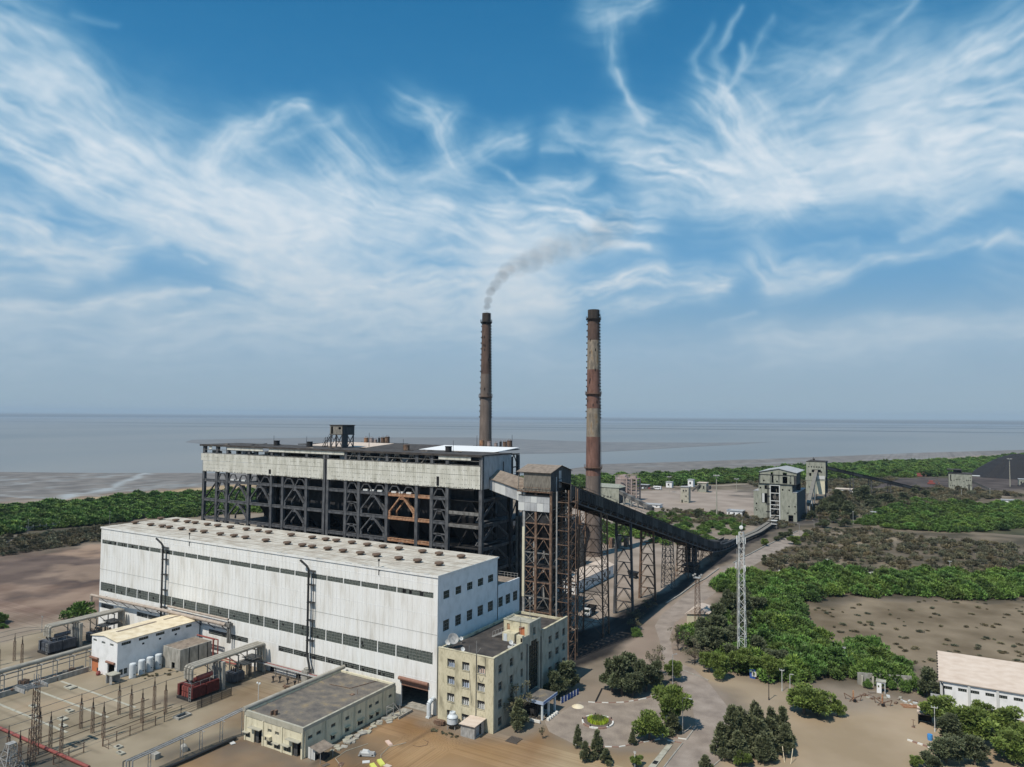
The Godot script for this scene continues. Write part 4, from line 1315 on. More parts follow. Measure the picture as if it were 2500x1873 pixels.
	for s in [[-40.0,-25.5],[-86.5,-76.0]]:
		dk.bx(s[0],s[1],48.0,48.2,-77.0,-73.0)
		dk.bar(V(s[0],49.1,-73.0),V(s[1],49.1,-73.0),0.07)
		var x: float = s[0]
		while x < s[1]:
			dk.bar(V(x,48.2,-73),V(x,49.1,-73),0.06)
			x += 1.2
	dk.bx(-75,-61.5,48.4,48.6,-70.0,-67.5)
	for k in 9: dk.bar(V(-74 + k*1.5,48.6,-67.6),V(-74 + k*1.5,49.2,-67.6),.1)
	dk.bar(V(-75,49.2,-67.6),V(-61.5,49.2,-67.6),.1)
	part("silencer_deck",dk,M.steel_black,t)
	var sil := [[-38.1,2.4,.78,0],[-35.3,2.0,.72,1],[-32.9,1.6,.55,1],[-29.7,2.1,.62,2],[-28.0,2.5,.8,2],[-86.0,2.1,.8,0],[-83.6,2.1,.75,1],[-81.8,1.6,.6,1],[-80.2,2.2,.35,3],[-78.6,2.4,.72,2],[-76.6,2.7,.85,2],[-31.2,2.1,.35,3]]
	var words := ["orange-rusted","pale rusty","yellowish","slim black"]
	for k in sil.size():
		var s = sil[k]
		var right: bool = s[0] > -60
		var o := thing("steam_silencer",words[s[3]] + " silencer drum on the boiler roof, " + (["first from the left of the right-hand row","second from the left of the right-hand row","third from the left of the right-hand row","fifth from the left of the right-hand row","last of the right-hand row beside the tall mast","first of the row by the stilted cabin","second of the row by the stilted cabin","third of the row by the stilted cabin","fourth of the row by the stilted cabin","fifth of the row by the stilted cabin","tallest and last of the row by the stilted cabin","thin pipe between the drums of the right-hand row"][k]),"drum","steam silencers on the boiler house roof",V(s[0],48.2,-75.0))
		var m := MB.new()
		m.lathe(Vector3.ZERO,[Vector2(.01,0.35),Vector2(s[2],0.4),Vector2(s[2]*1.06,0.5),Vector2(s[2],0.55),Vector2(s[2],s[1]),Vector2(s[2]*1.1,s[1]),Vector2(s[2]*1.1,s[1] + .1),Vector2(0,s[1] + .12)],14)
		part("drum",m,[M.steel_orange,M.tank_pink,M.steel_rust,M.pipe_black][s[3]],o)
		m = MB.new()
		for a in 4: m.bar(V(cos(a*PI/2)*s[2]*.8,0,sin(a*PI/2)*s[2]*.8),V(cos(a*PI/2)*s[2]*.8,.45,sin(a*PI/2)*s[2]*.8),.1)
		part("stand",m,M.steel_black,o)
		m = MB.new()
		m.bar(V(-s[2]*.5,s[1] + .55,0),V(s[2]*.5,s[1] + .55,0),.06)
		m.bar(V(-s[2]*.5,s[1] + .1,0),V(-s[2]*.5,s[1] + .55,0),.06)
		m.bar(V(s[2]*.5,s[1] + .1,0),V(s[2]*.5,s[1] + .55,0),.06)
		part("lifting_hoop",m,M.steel_rust,o)
	for k in 4:
		var x: float = [-98.0,-83.3,-45.0,-30.4][k]
		var o := thing("roof_drum",["left","second","brown third","black right"][k] + " stubby ventilator drum with a thin mast on the dark roof","drum","ventilator drums on the dark roof",V(x,48.3,-46))
		var m := MB.new()
		m.lathe(Vector3.ZERO,[Vector2(.85,0),Vector2(.9,.1),Vector2(.9,1.4),Vector2(1.0,1.42),Vector2(1.0,1.6),Vector2(0,1.62)],14)
		part("drum",m,M.steel_rust if k == 2 else M.steel_black,o)
		m = MB.new()
		m.tube(V(-0.7 if k != 3 else 2.0,0,0.6),V(-0.7 if k != 3 else 2.0,3.2,0.6),.07,.05,6)
		part("mast",m,M.steel_black,o)
	var mast := MB.new()
	for q in [[-67.0,-55.0,4.6],[-39.3,-74.0,4.0],[-26.5,-74.0,4.4]]: mast.tube(V(q[0],48.2,q[1]),V(q[0],48.2 + q[2],q[1]),.1,.06,6)
	part("lightning_mast",mast,M.steel_black,t)
	# cabin on stilts
	var c := thing("rooftop_cabin","boxy cabin on braced stilts with a steep steel stair, standing on the dark boiler roof","cabin","",V(-72.2,48.3,-48.6))
	var m := MB.new()
	m.wall(V(-2.55,0,2.6),Vector3.RIGHT,Vector3.BACK,5.1,4.1,6.75,.1,[[.4,1.2,4.2,6.4],[3.4,4.5,5.6,6.3]])
	part("front_wall",m,M.clad_dirty,c)
	m = MB.new()
	m.wall(V(2.55,0,2.6),Vector3.FORWARD,Vector3.RIGHT,5.2,4.1,6.75,.1,[[1.8,4.2,6.3,6.45]])
	m.wall(V(2.5,0,2.6),Vector3.FORWARD,Vector3.RIGHT,2.3,0.0,4.1,.1,[])
	m.bx(-2.55,2.45,4.1,6.75,-2.6,-2.5)
	m.bx(-2.55,-2.45,4.1,6.75,-2.5,2.5)
	part("side_wall",m,M.clad_dark,c)
	m = MB.new()
	m.bx(-2.75,2.75,6.75,6.95,-2.8,2.8)
	m.bx(-2.6,2.6,3.9,4.1,-2.7,2.7)
	part("roof",m,M.roof_dark,c)
	m = MB.new()
	for x in [-2.3,2.3]:
		for zz in [-2.4,0.2,2.4]: m.bar(V(x,0,zz),V(x,3.9,zz),.3)
		m.bar(V(x,0,-2.4),V(x,3.9,0.2),.18); m.bar(V(x,3.9,-2.4),V(x,0,0.2),.18)
		m.bar(V(x,1.8,-2.4),V(x,1.8,0.2),.2)
	m.bar(V(-2.3,0.1,2.4),V(0,3.9,2.4),.18); m.bar(V(0,3.9,2.4),V(2.3,0.1,2.4),.18); m.bar(V(-2.3,3.9,2.4),V(-1.0,2.0,2.4),.16)
	part("stilt",m,M.steel_dark,c)
	m = MB.new()
	for zz in [2.0,1.1]:
		m.bar(V(-2.6,4.1,zz),V(-4.0,2.1,zz),.14); m.bar(V(-4.0,2.1,zz),V(-5.0,2.1,zz),.14); m.bar(V(-5.0,2.1,zz),V(-6.4,0,zz),.14)
		m.bar(V(-2.6,5.1,zz),V(-4.0,3.1,zz),.06); m.bar(V(-4.0,3.1,zz),V(-5.0,3.1,zz),.06); m.bar(V(-5.0,3.1,zz),V(-6.4,1,zz),.06)
		for x in [-4.0,-5.0]: m.bar(V(x,0,zz),V(x,3.1,zz),.09)
	part("stair",m,M.steel_black,c)
	for k in 12:
		var s := MB.new()
		var u := k/12.0
		var q := V(lerpf(-2.7,-4.0,u*2),lerpf(4.0,2.1,u*2),1.55) if k < 6 else V(lerpf(-5.0,-6.4,u*2 - 1),lerpf(2.0,0.1,u*2 - 1),1.55)
		s.bx(q.x - .12,q.x + .12,q.y - .03,q.y + .03,1.15,1.95)
		part("step",s,M.steel_black,c)

	# ---- the two chimneys
	chimney("the left chimney, grey-brown concrete, trailing a thin plume of smoke",-94.5,-166.0,106.6,1.95,3.75,0)
	chimney("the right chimney, streaked with rust, yellow and faded red bands",-39.2,-164.4,104.1,2.45,3.6,1)
	smoke()

func chimney(label: String,x: float,z: float,h: float,rt: float,rb: float,which: int) -> void:
	var t := thing("chimney",label,"chimney","the power station's chimneys",V(x,0,z))
	var bands: Array = [[0.0,62.0,M.chimney_grey],[62.0,78.0,M.chimney_grey],[78.0,h - 5.5,M.chimney_brown],[h - 5.5,h,M.soot]]
	if which == 1: bands = [[0.0,33.5,M.chimney_grey],[33.5,50.0,M.chimney_red],[50.0,62.0,M.chimney_old],[62.0,78.5,M.chimney_red],[78.5,91.0,M.chimney_old],[91.0,h - 4.0,M.chimney_brown],[h - 4.0,h,M.soot]]
	var rad := func(y: float) -> float:
		var u := y/h
		return lerpf(rb,rt,pow(u,0.8))
	for b in bands:
		var m := MB.new()
		var prof := []
		var y: float = b[0]
		while y < b[1] - 0.01:
			prof.append(Vector2(rad.call(y),y))
			y += (b[1] - b[0])/4.0
		prof.append(Vector2(rad.call(b[1]),b[1]))
		if b[1] == h:
			prof.append(Vector2(rt - 0.35,h)); prof.append(Vector2(rt - 0.35,h - 3.0))
		m.lathe(Vector3.ZERO,prof,28)
		part("shaft",m,b[2],t)
	for y in ([h - 4.2,h*0.632,30.0] if which == 0 else [h - 4.0,h*0.655,h*0.355]):
		var m := MB.new()
		var r: float = rad.call(y)
		m.lathe(V(0,y,0),[Vector2(r,-0.1),Vector2(r + 0.75,-0.1),Vector2(r + 0.75,0.06),Vector2(r,0.06)],28)
		var pl := part("platform",m,M.steel_rust if y < h - 6 else M.steel_black,t)
		m = MB.new()
		for i in 20:
			var a := TAU*i/20
			var e := V(cos(a),0,sin(a))
			m.bar(e*(r + 0.72) + V(0,y,0),e*(r + 0.72) + V(0,y + 1.1,0),0.06)
			m.bar(e*(r + 0.7) + V(0,y - 0.1,0),e*(r + 0.02) + V(0,y - 1.1,0),0.12)
			var a2 := TAU*(i + 1)/20
			var e2 := V(cos(a2),0,sin(a2))
			for hh in [0.55,1.1]: m.bar(e*(r + 0.72) + V(0,y + hh,0),e2*(r + 0.72) + V(0,y + hh,0),0.05)
		part("railing",m,M.steel_rust if y < h - 6 else M.steel_black,pl)
	var bm := MB.new()
	bm.bx(-.22,.22,-.3,.3,-.02,.5)
	var bmesh := bm.mesh()
	for i in 34:
		var y := 58.0 + i*1.33
		for s in ([-1,1] if i % 2 == 0 else [1]):
			var a: float = (0.5 if s > 0 else 3.4) + 0.12*sin(i*1.7)
			var e := V(cos(a),0,-sin(a))
			var o := part("bracket_box",bmesh,M.steel_black,t)
			o.position = e*(rad.call(y) - 0.03) + V(0,y,0)
			o.rotation.y = a + PI/2
	for i in 16:
		var a := R(4.0,6.6)
		var y := R(60,h - 8)
		var e := V(cos(a),0,-sin(a))
		var m := MB.new()
		m.bx(-.16,.16,-.55,.55,-.02,.14)
		var o := part("dark_bracket",m,M.hole,t)
		o.position = e*(rad.call(y) - 0.02) + V(0,y,0)
		o.rotation.y = a + PI/2
		o.rotation.z = R(-.25,.1)
	var ld := MB.new()
	var a0 := 0.25
	var e0 := V(cos(a0),0,-sin(a0))
	var sd := V(-e0.z,0,e0.x)
	for s in [-0.22,0.22]:
		for i in 20:
			var ya := h*i/20.0
			var yb := h*(i + 1)/20.0
			ld.bar(e0*(rad.call(ya) + 0.25) + sd*s + V(0,ya,0),e0*(rad.call(yb) + 0.25) + sd*s + V(0,yb,0),0.07)
	for i in 110: ld.bar(e0*(rad.call(i*.94) + 0.25) - sd*0.22 + V(0,i*.94,0),e0*(rad.call(i*.94) + 0.25) + sd*0.22 + V(0,i*.94,0),0.05)
	part("ladder",ld,M.steel_black,t)

func smoke() -> void:
	var t := thing("smoke_plume","thin grey-brown smoke plume drifting right from the left chimney","smoke")
	var pts := [[0,106,0,1.6],[.3,109.5,0,1.7],[.9,113,-.5,1.9],[1.9,116.5,-1,2.3],[3.5,120,-2,2.8],[6,123.5,-3,3.5],[9.5,126.5,-4,4.2],[14,129,-5,4.9],[19.5,131,-6,5.5],[26,133,-7,6.2],[33,135,-9,6.8],[41,137,-10,7.4],[50,139,-12,8.0],[60,141.5,-14,8.8]]
	for i in pts.size():
		var p = pts[i]
		for k in 2:
			var f := FogVolume.new()
			f.name = "smoke_puff"
			f.shape = RenderingServer.FOG_VOLUME_SHAPE_ELLIPSOID
			var s: float = p[3]
			f.size = V(s*R(1.9,2.6),s*R(1.6,2.2),s*R(1.6,2.2))
			f.position = V(-94.5 + p[0] + R(-.3,.3)*s,p[1] + R(-.25,.25)*s,-166.0 + p[2])
			f.rotation.z = R(.2,.8)
			var fm := FogMaterial.new()
			fm.albedo = Color(0.46,0.41,0.38)
			fm.density = 0.15/s*exp(-i*0.13)
			f.material = fm
			t.add_child(f,true)

func build_office() -> void:
	var t := thing("office_block","stained pale yellow four-storey office block at the foot of the white turbine hall","building")
	var x0 := 1.2
	var x1 := 13.7
	var z0 := 1.2
	var z1 := -30.0
	var tops := [11.85,8.65,5.45,2.25]
	var fh := []
	var fw := [[3.3,5.0],[6.7,8.35],[10.15,11.8]]
	for w in fw:
		for y in tops: fh.append([w[0] - x0,w[1] - x0,maxf(y - 1.55,0.75),y])
	var m := MB.new()
	m.wall(V(x0,0,z0),Vector3.RIGHT,Vector3.BACK,x1 - x0,0.0,13.55,0.35,fh)
	m.bx(x0,x0 + .3,0,13.45,z1,z0 - .35)
	m.bx(x0 + .3,x1 - .35,0,13.45,z1,z1 + .3)
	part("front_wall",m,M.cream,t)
	var sides := [[0.5,1.95],[4.65,6.1],[8.9,9.75],[20.8,22.3],[24.0,25.7],[27.4,28.85]]
	var sh := []
	for w in sides:
		for y in tops:
			if w[0] == 0.5 or w[0] < 5 or w[0] > 20 or y > 4: sh.append([w[0] + z0 - .35,w[1] + z0 - .35,maxf(y - 1.6,.6),y])
	sh.append([12.2 + z0 - .35,16.3 + z0 - .35,3.2,12.3])
	sh.append([12.9 + z0 - .35,15.5 + z0 - .35,12.0,13.0])
	m = MB.new()
	m.wall(V(x1,0,z0 - .35),Vector3.FORWARD,Vector3.RIGHT,9.4 + z0 - .35,0.0,13.6,0.35,sh)
	var sh2 := []
	for h in sh: sh2.append([h[0] - (9.4 + z0 - .35),h[1] - (9.4 + z0 - .35),h[2],h[3]])
	m.wall(V(x1 + .06,0,-9.4),Vector3.FORWARD,Vector3.RIGHT,2.8,0.0,14.5,0.41,sh2)
	var sh3 := []
	for h in sh2: sh3.append([h[0] - 2.8,h[1] - 2.8,h[2],h[3]])
	m.wall(V(x1 + .12,0,-12.2),Vector3.FORWARD,Vector3.RIGHT,4.9,0.0,16.75,0.45,sh3 + [[1.5,2.6,14.0,15.5]])
	var sh4 := []
	for h in sh3: sh4.append([h[0] - 4.9,h[1] - 4.9,h[2],h[3]])
	m.wall(V(x1,0,-17.1),Vector3.FORWARD,Vector3.RIGHT,12.9,0.0,13.9,0.35,sh4)
	m.bx(x1 + .05,x1 + .4,0,14.3,-17.5,-17.1)
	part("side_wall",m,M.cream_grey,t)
	# the tall dark stair window with shoulders
	m = MB.new()
	m.face(V(13.5,3.2,-12.2),V(13.5,3.2,-16.3),V(13.5,13.0,-16.3),V(13.5,13.0,-12.2),Vector3.RIGHT)
	var st := part("stair_window",m,M.glass_dark,t)
	m = MB.new()
	for k in 9: m.bar(V(13.53,3.9 + k,-12.2),V(13.53,3.9 + k,-16.3),.06)
	for k in 4: m.bar(V(13.53,3.2,-13.0 - k),V(13.53,13,-13.0 - k),.06)
	part("frame",m,M.pipe_black,st)
	for w in fw:
		for y in tops:
			var w1 := window(t,V(x0,0,z0),Vector3.RIGHT,Vector3.BACK,w[0] - x0,w[1] - x0,maxf(y - 1.55,.75),y,.28,4,1,M.glass_dark,M.frame,.07)
			var b := MB.new()
			b.bx(w[0],w[1],y - .5,y,z0 - .27,z0 - .2)
			part("boarded_top",b,M.steel_black,w1)
			b = MB.new()
			b.bx(w[0] - .08,w[1] + .08,maxf(y - 1.55,.75) - .1,maxf(y - 1.55,.75),z0 - .2,z0 + .1)
			part("sill",b,M.cream,w1)
			b = MB.new()
			for k in 3: b.bx(w[0] + .3 + k*.45,w[0] + .6 + k*.45,maxf(y - 1.55,.75) + .1,y - .55 - R(0,.3),z0 - .255,z0 - .235)
			part("curtain",b,[M.frame,M.cloth_pale,M.pale_pink][rng.randi() % 3],w1)
	for w in sides:
		for y in tops:
			if w[0] > 8.5 and w[0] < 10 and y < 4: continue
			window(t,V(x1,0,0),Vector3.FORWARD,Vector3.RIGHT,w[0],w[1],maxf(y - 1.6,.6),y,.3,3,2,M.glass_dark,M.frame_grey,.06)
	window(t,V(x1 + .12,0,0),Vector3.FORWARD,Vector3.RIGHT,13.7,14.8,14.0,15.5,.3,2,3,M.glass,M.frame_grey,.06)
	m = MB.new()
	m.bx(x0 + .3,x1 - .35,12.75,12.95,z1 + .3,z0 - .35)
	part("roof",m,M.roof_dark,t)
	m = MB.new()
	m.bx(x0 - .06,x1 + .06,13.55,13.65,z0 - .4,z0 + .06)
	m.bx(x1 - .42,x1 + .07,13.6,13.7,-9.38,z0 - .4)
	m.bx(x1 - .42,x1 + .07,13.9,14.0,-30.05,-17.5)
	part("coping",m,M.cream,t)
	# stair head
	m = MB.new()
	m.wall(V(7.4,0,-12.9),Vector3.RIGHT,Vector3.BACK,5.95,12.95,16.5,.25,[[.75,1.45,14.0,15.8],[3.6,4.9,13.8,15.6],[.0,5.0,12.95,13.4]])
	m.bx(7.4,7.65,13.4,16.5,-17.1,-13.15)
	m.bx(7.65,13.35,12.95,16.5,-17.1,-16.85)
	m.bx(8.4,11.2,12.95,14.6,-12.85,-10.7)
	var hd := part("stair_head",m,M.cream,t)
	m = MB.new()
	m.bx(7.5,13.3,16.1,16.3,-16.85,-13.15)
	m.bx(7.3,13.4,16.5,16.62,-13.1,-12.8)
	m.bx(7.3,7.55,16.5,16.62,-17.2,-13.1)
	part("roof",m,M.cream_grey,hd)
	m = MB.new()
	m.bx(8.2,8.8,13.9,15.8,-13.1,-13.02)
	part("door",m,M.steel_orange,hd)
	m = MB.new()
	m.bx(11.0,12.3,13.8,15.6,-13.12,-13.04)
	part("orange_shutter",m,M.brick_orange,hd)
	m = MB.new()
	m.bx(8.7,9.5,12.95,14.4,-10.7,-10.62)
	part("pale_blue_door",m,M.tank_white,hd)
	m = MB.new()
	m.bx(8.0,12.6,13.55,13.68,-12.85,-12.1)
	m.bx(12.4,13.7,12.95,14.9,-10.2,-9.4)
	part("ledge",m,M.cream,hd)
	m = MB.new()
	m.bar(V(8.3,14.4,-11.6),V(5.4,12.95,-11.6),.1,.3); m.bar(V(8.3,14.4,-12.4),V(5.4,12.95,-12.4),.1,.3)
	for k in 5: m.bar(V(8.3 - k*.7,14.4 - k*.36,-11.6),V(8.3 - k*.7,15.4 - k*.36,-11.6),.05)
	m.bar(V(8.3,15.4,-11.6),V(5.4,13.95,-11.6),.05)
	part("outside_stair",m,M.galv,hd)
	m = MB.new()
	m.pipe([V(11.6,16.6,-16.4),V(11.6,20.5,-16.4)],.06,6)
	m.bar(V(11.0,15.3,-12.8),V(12.2,15.7,-12.8),.1)
	m.bar(V(11.4,13.0,-12.7),V(11.4,17.4,-12.7),.06)
	m.lathe(V(11.6,20.3,-16.4),[Vector2(0,0),Vector2(.28,.15),Vector2(.28,.4),Vector2(0,.5)],10)
	part("antenna",m,M.galv,t)
	# drain pipe,loose cables
	m = MB.new()
	m.tube(V(9.95,1.8,1.32),V(9.95,13.9,1.32),.07,.07,6)
	m.tube(V(11.9,10.0,1.28),V(11.9,13.4,1.28),.03,.03,5)
	m.pipe([V(10.3,9.9,1.26),V(10.7,9.0,1.26),V(11.2,8.9,1.26),V(11.6,9.8,1.26)],.025,5)
	m.pipe([V(8.4,10.5,1.26),V(8.6,8.0,1.26),V(8.9,5.0,1.26),V(8.8,4.2,1.26)],.02,5)
	for z in [-11.2,-17.0]: m.tube(V(x1 + .2,1,z),V(x1 + .2,13,z),.1,.1,6)
	part("drain_pipe",m,M.steel_dark,t)
	# dishes on the roof
	for q in [[2.6,-1.6,1.1,"big mesh satellite dish on the roof corner nearest the white hall"],[6.4,.6,.4,"small satellite dish clamped on the front parapet"],[2.5,-4.6,.4,"small satellite dish on the dark roof near the white hall wall"],[12.2,-7.6,.45,"white satellite dish at the right parapet before the stair head"],[1.9,-.9,.55,"grey antenna cluster beside the big mesh dish"]]:
		var d := thing("satellite_dish",q[3],"satellite dish","dishes on the office roof",V(q[0],12.95,q[1]))
		var r: float = q[2]
		m = MB.new()
		m.lathe(Vector3.ZERO,[Vector2(0,0),Vector2(r*.5,.06*r),Vector2(r,.3*r),Vector2(r*.96,.34*r),Vector2(r*.5,.12*r),Vector2(0,.07*r)],16)
		var o := part("bowl",m,M.galv if r > 1 else M.frame,d)
		o.position = V(0,.55 + r,0)
		o.rotation = V(1.0,.9,0)
		m = MB.new()
		m.bar(V(0,0,0),V(0,.5 + r,0),.08)
		m.bar(V(0,.6 + r,0),V(.35*r,.8 + r*1.2,.6*r),.04)
		part("mount",m,M.galv,d)
	m = MB.new()
	m.tube(V(8.9,12.95,-.4),V(8.9,15.6,-.4),.05,.04,6); m.tube(V(6.8,12.95,-1.0),V(6.8,14.2,-1.0),.03,.03,5)
	m.bar(V(8.9,13.3,-.4),V(9.8,14.4,-.4),.04)
	m.bar(V(9.5,14.3,-.7),V(9.9,14.4,-.1),.03)
	single("roof_antenna",m,M.galv,"thin rod antennas standing at the front edge of the office roof","antenna")
	m = MB.new()
	for k in 5: m.bx(12.3 + R(-.6,.5),12.9 + R(-.3,.3),12.95,13.2 + R(0,.3),-8.9 + k*.4,-8.6 + k*.4)
	single("rubbish_heap",m,M.frame,"small white heap of rubbish at the office roof parapet before the stair head","rubbish")

	# entrance porch,fence,cooling tank,shed
	var pt := thing("entrance_porch","low blue-trimmed entrance porch on the right side of the office block","porch")
	m = MB.new()
	m.bx(14.0,18.9,3.2,3.5,-14.4,-8.5)
	part("roof",m,M.roof_low,pt)
	m = MB.new()
	m.bx(18.9,19.0,3.0,3.6,-14.45,-8.45); m.bx(14.0,18.9,3.0,3.6,-8.5,-8.4)
	part("blue_fascia",m,M.cloth_pale,pt)
	m = MB.new()
	m.bx(18.84,18.99,3.3,3.42,-14.44,-8.46)
	m.bx(19.0,19.03,3.25,3.4,-14.4,-8.5)
	part("blue_stripe",m,M.blue,pt)
	for z in [-8.8,-11.4,-14.1]:
		m = MB.new()
		m.bx(18.4,18.75,0,3.2,z - .17,z + .17)
		part("column",m,M.tank_white,pt)
	m = MB.new()
	m.bx(14.0,17.0,0,3.2,-14.0,-9.5)
	part("lobby",m,M.steel_black,pt)
	m = MB.new()
	for k in 4: m.bx(17.0,18.4,0,.15*(k + 1),-13 + k*.2,-10 - k*.2)
	part("step",m,M.concrete,pt)
	m = MB.new()
	for k in 5: m.bx(19.4,19.9,0,.5,-9.5 - k*.9,-9.0 - k*.9)
	m.bx(15.2,19.0,.1,.55,-7.3,-7.0)
	single("whitewashed_blocks",m,M.kerb_white,"row of whitewashed blocks in front of the entrance porch","blocks")
	var bf := thing("blue_fence","bright blue sheet fence between the porch and the trees behind the office","fence")
	for k in 6:
		m = MB.new()
		var a := V(18.1,0,-17.7).lerp(V(19.1,0,-24.3),k/6.0)
		var b := V(18.1,0,-17.7).lerp(V(19.1,0,-24.3),(k + .93)/6.0)
		m.hexa([a,a + V(.05,0,0),b + V(.05,0,0),b,a + V(0,1.15,0),a + V(.05,1.15,0),b + V(.05,1.15,0),b + V(0,1.15,0)])
		part("panel",m,M.blue,bf)
		m = MB.new()
		m.bar(a + V(.1,0,0),a + V(.1,1.3,0),.1)
		part("post",m,M.frame,bf)
	var ct := thing("cooling_tank","round pale blue cooling tank on legs in front of the office block","tank","",V(5.9,0,3.0))
	m = MB.new()
	m.lathe(Vector3.ZERO,[Vector2(.75,.75),Vector2(1.05,.8),Vector2(1.05,2.0),Vector2(.95,2.25),Vector2(.6,2.6),Vector2(.55,3.0),Vector2(.4,3.05),Vector2(.35,2.7),Vector2(0,2.6)],20)
	part("body",m,M.tank_white,ct)
	m = MB.new()
	m.lathe(Vector3.ZERO,[Vector2(1.07,.78),Vector2(1.1,.8),Vector2(1.1,1.0),Vector2(1.07,1.02)],20)
	m.lathe(Vector3.ZERO,[Vector2(1.06,1.95),Vector2(1.09,1.98),Vector2(1.06,2.05)],20)
	part("black_band",m,M.black_rubber,ct)
	for k in 4:
		m = MB.new()
		var e := V(cos(k*PI/2 + .5),0,sin(k*PI/2 + .5))
		m.bar(e*1.0,e*.95 + V(0,.9,0),.1)
		part("leg",m,M.galv,ct)
	var sd := thing("tin_shed","small grey tin shed with a tan flat roof against the office front","shed")
	m = MB.new()
	m.wall(V(9.0,0,4.85),Vector3.RIGHT,Vector3.BACK,3.0,0.0,2.15,.06,[])
	m.wall(V(12.0,0,4.79),Vector3.FORWARD,Vector3.RIGHT,3.2,0.0,2.3,.06,[[.4,2.2,.2,2.1]])
	m.bx(9.0,9.06,0,2.2,1.5,4.79)
	part("wall",m,M.galv,sd)
	m = MB.new()
	m.hexa([V(8.8,2.2,5.2),V(12.3,2.3,5.2),V(12.3,2.5,1.3),V(8.8,2.4,1.3),V(8.8,2.28,5.2),V(12.3,2.38,5.2),V(12.3,2.58,1.3),V(8.8,2.48,1.3)])
	part("roof",m,M.roof_pink,sd)
	m = MB.new()
	m.bx(11.0,11.6,0,1.7,2.6,4.0)
	part("cabinet",m,M.clad_grey,sd)
	m = MB.new()
	for k in 7: m.bx(17.1 + k*.33,17.3 + k*.33,.1,.16,.2,2.6)
	for z in [.3,2.4]: m.bx(17.0,19.5,0,.1,z,z + .15)
	single("wooden_pallet",m,M.bark,"weathered wooden frame lying on the dirt right of the office corner","pallet")
	m = MB.new()
	for k in 14: m.bx(1.6 + R(0,2.2),2.2 + R(0,2.0),R(0,.4),R(.45,.9),2.2 + R(0,.8),3.1 + R(0,.5))
	single("junk_heap",m,M.steel_rust,"heap of rusty junk between the fan duct and the cooling tank","rubbish")

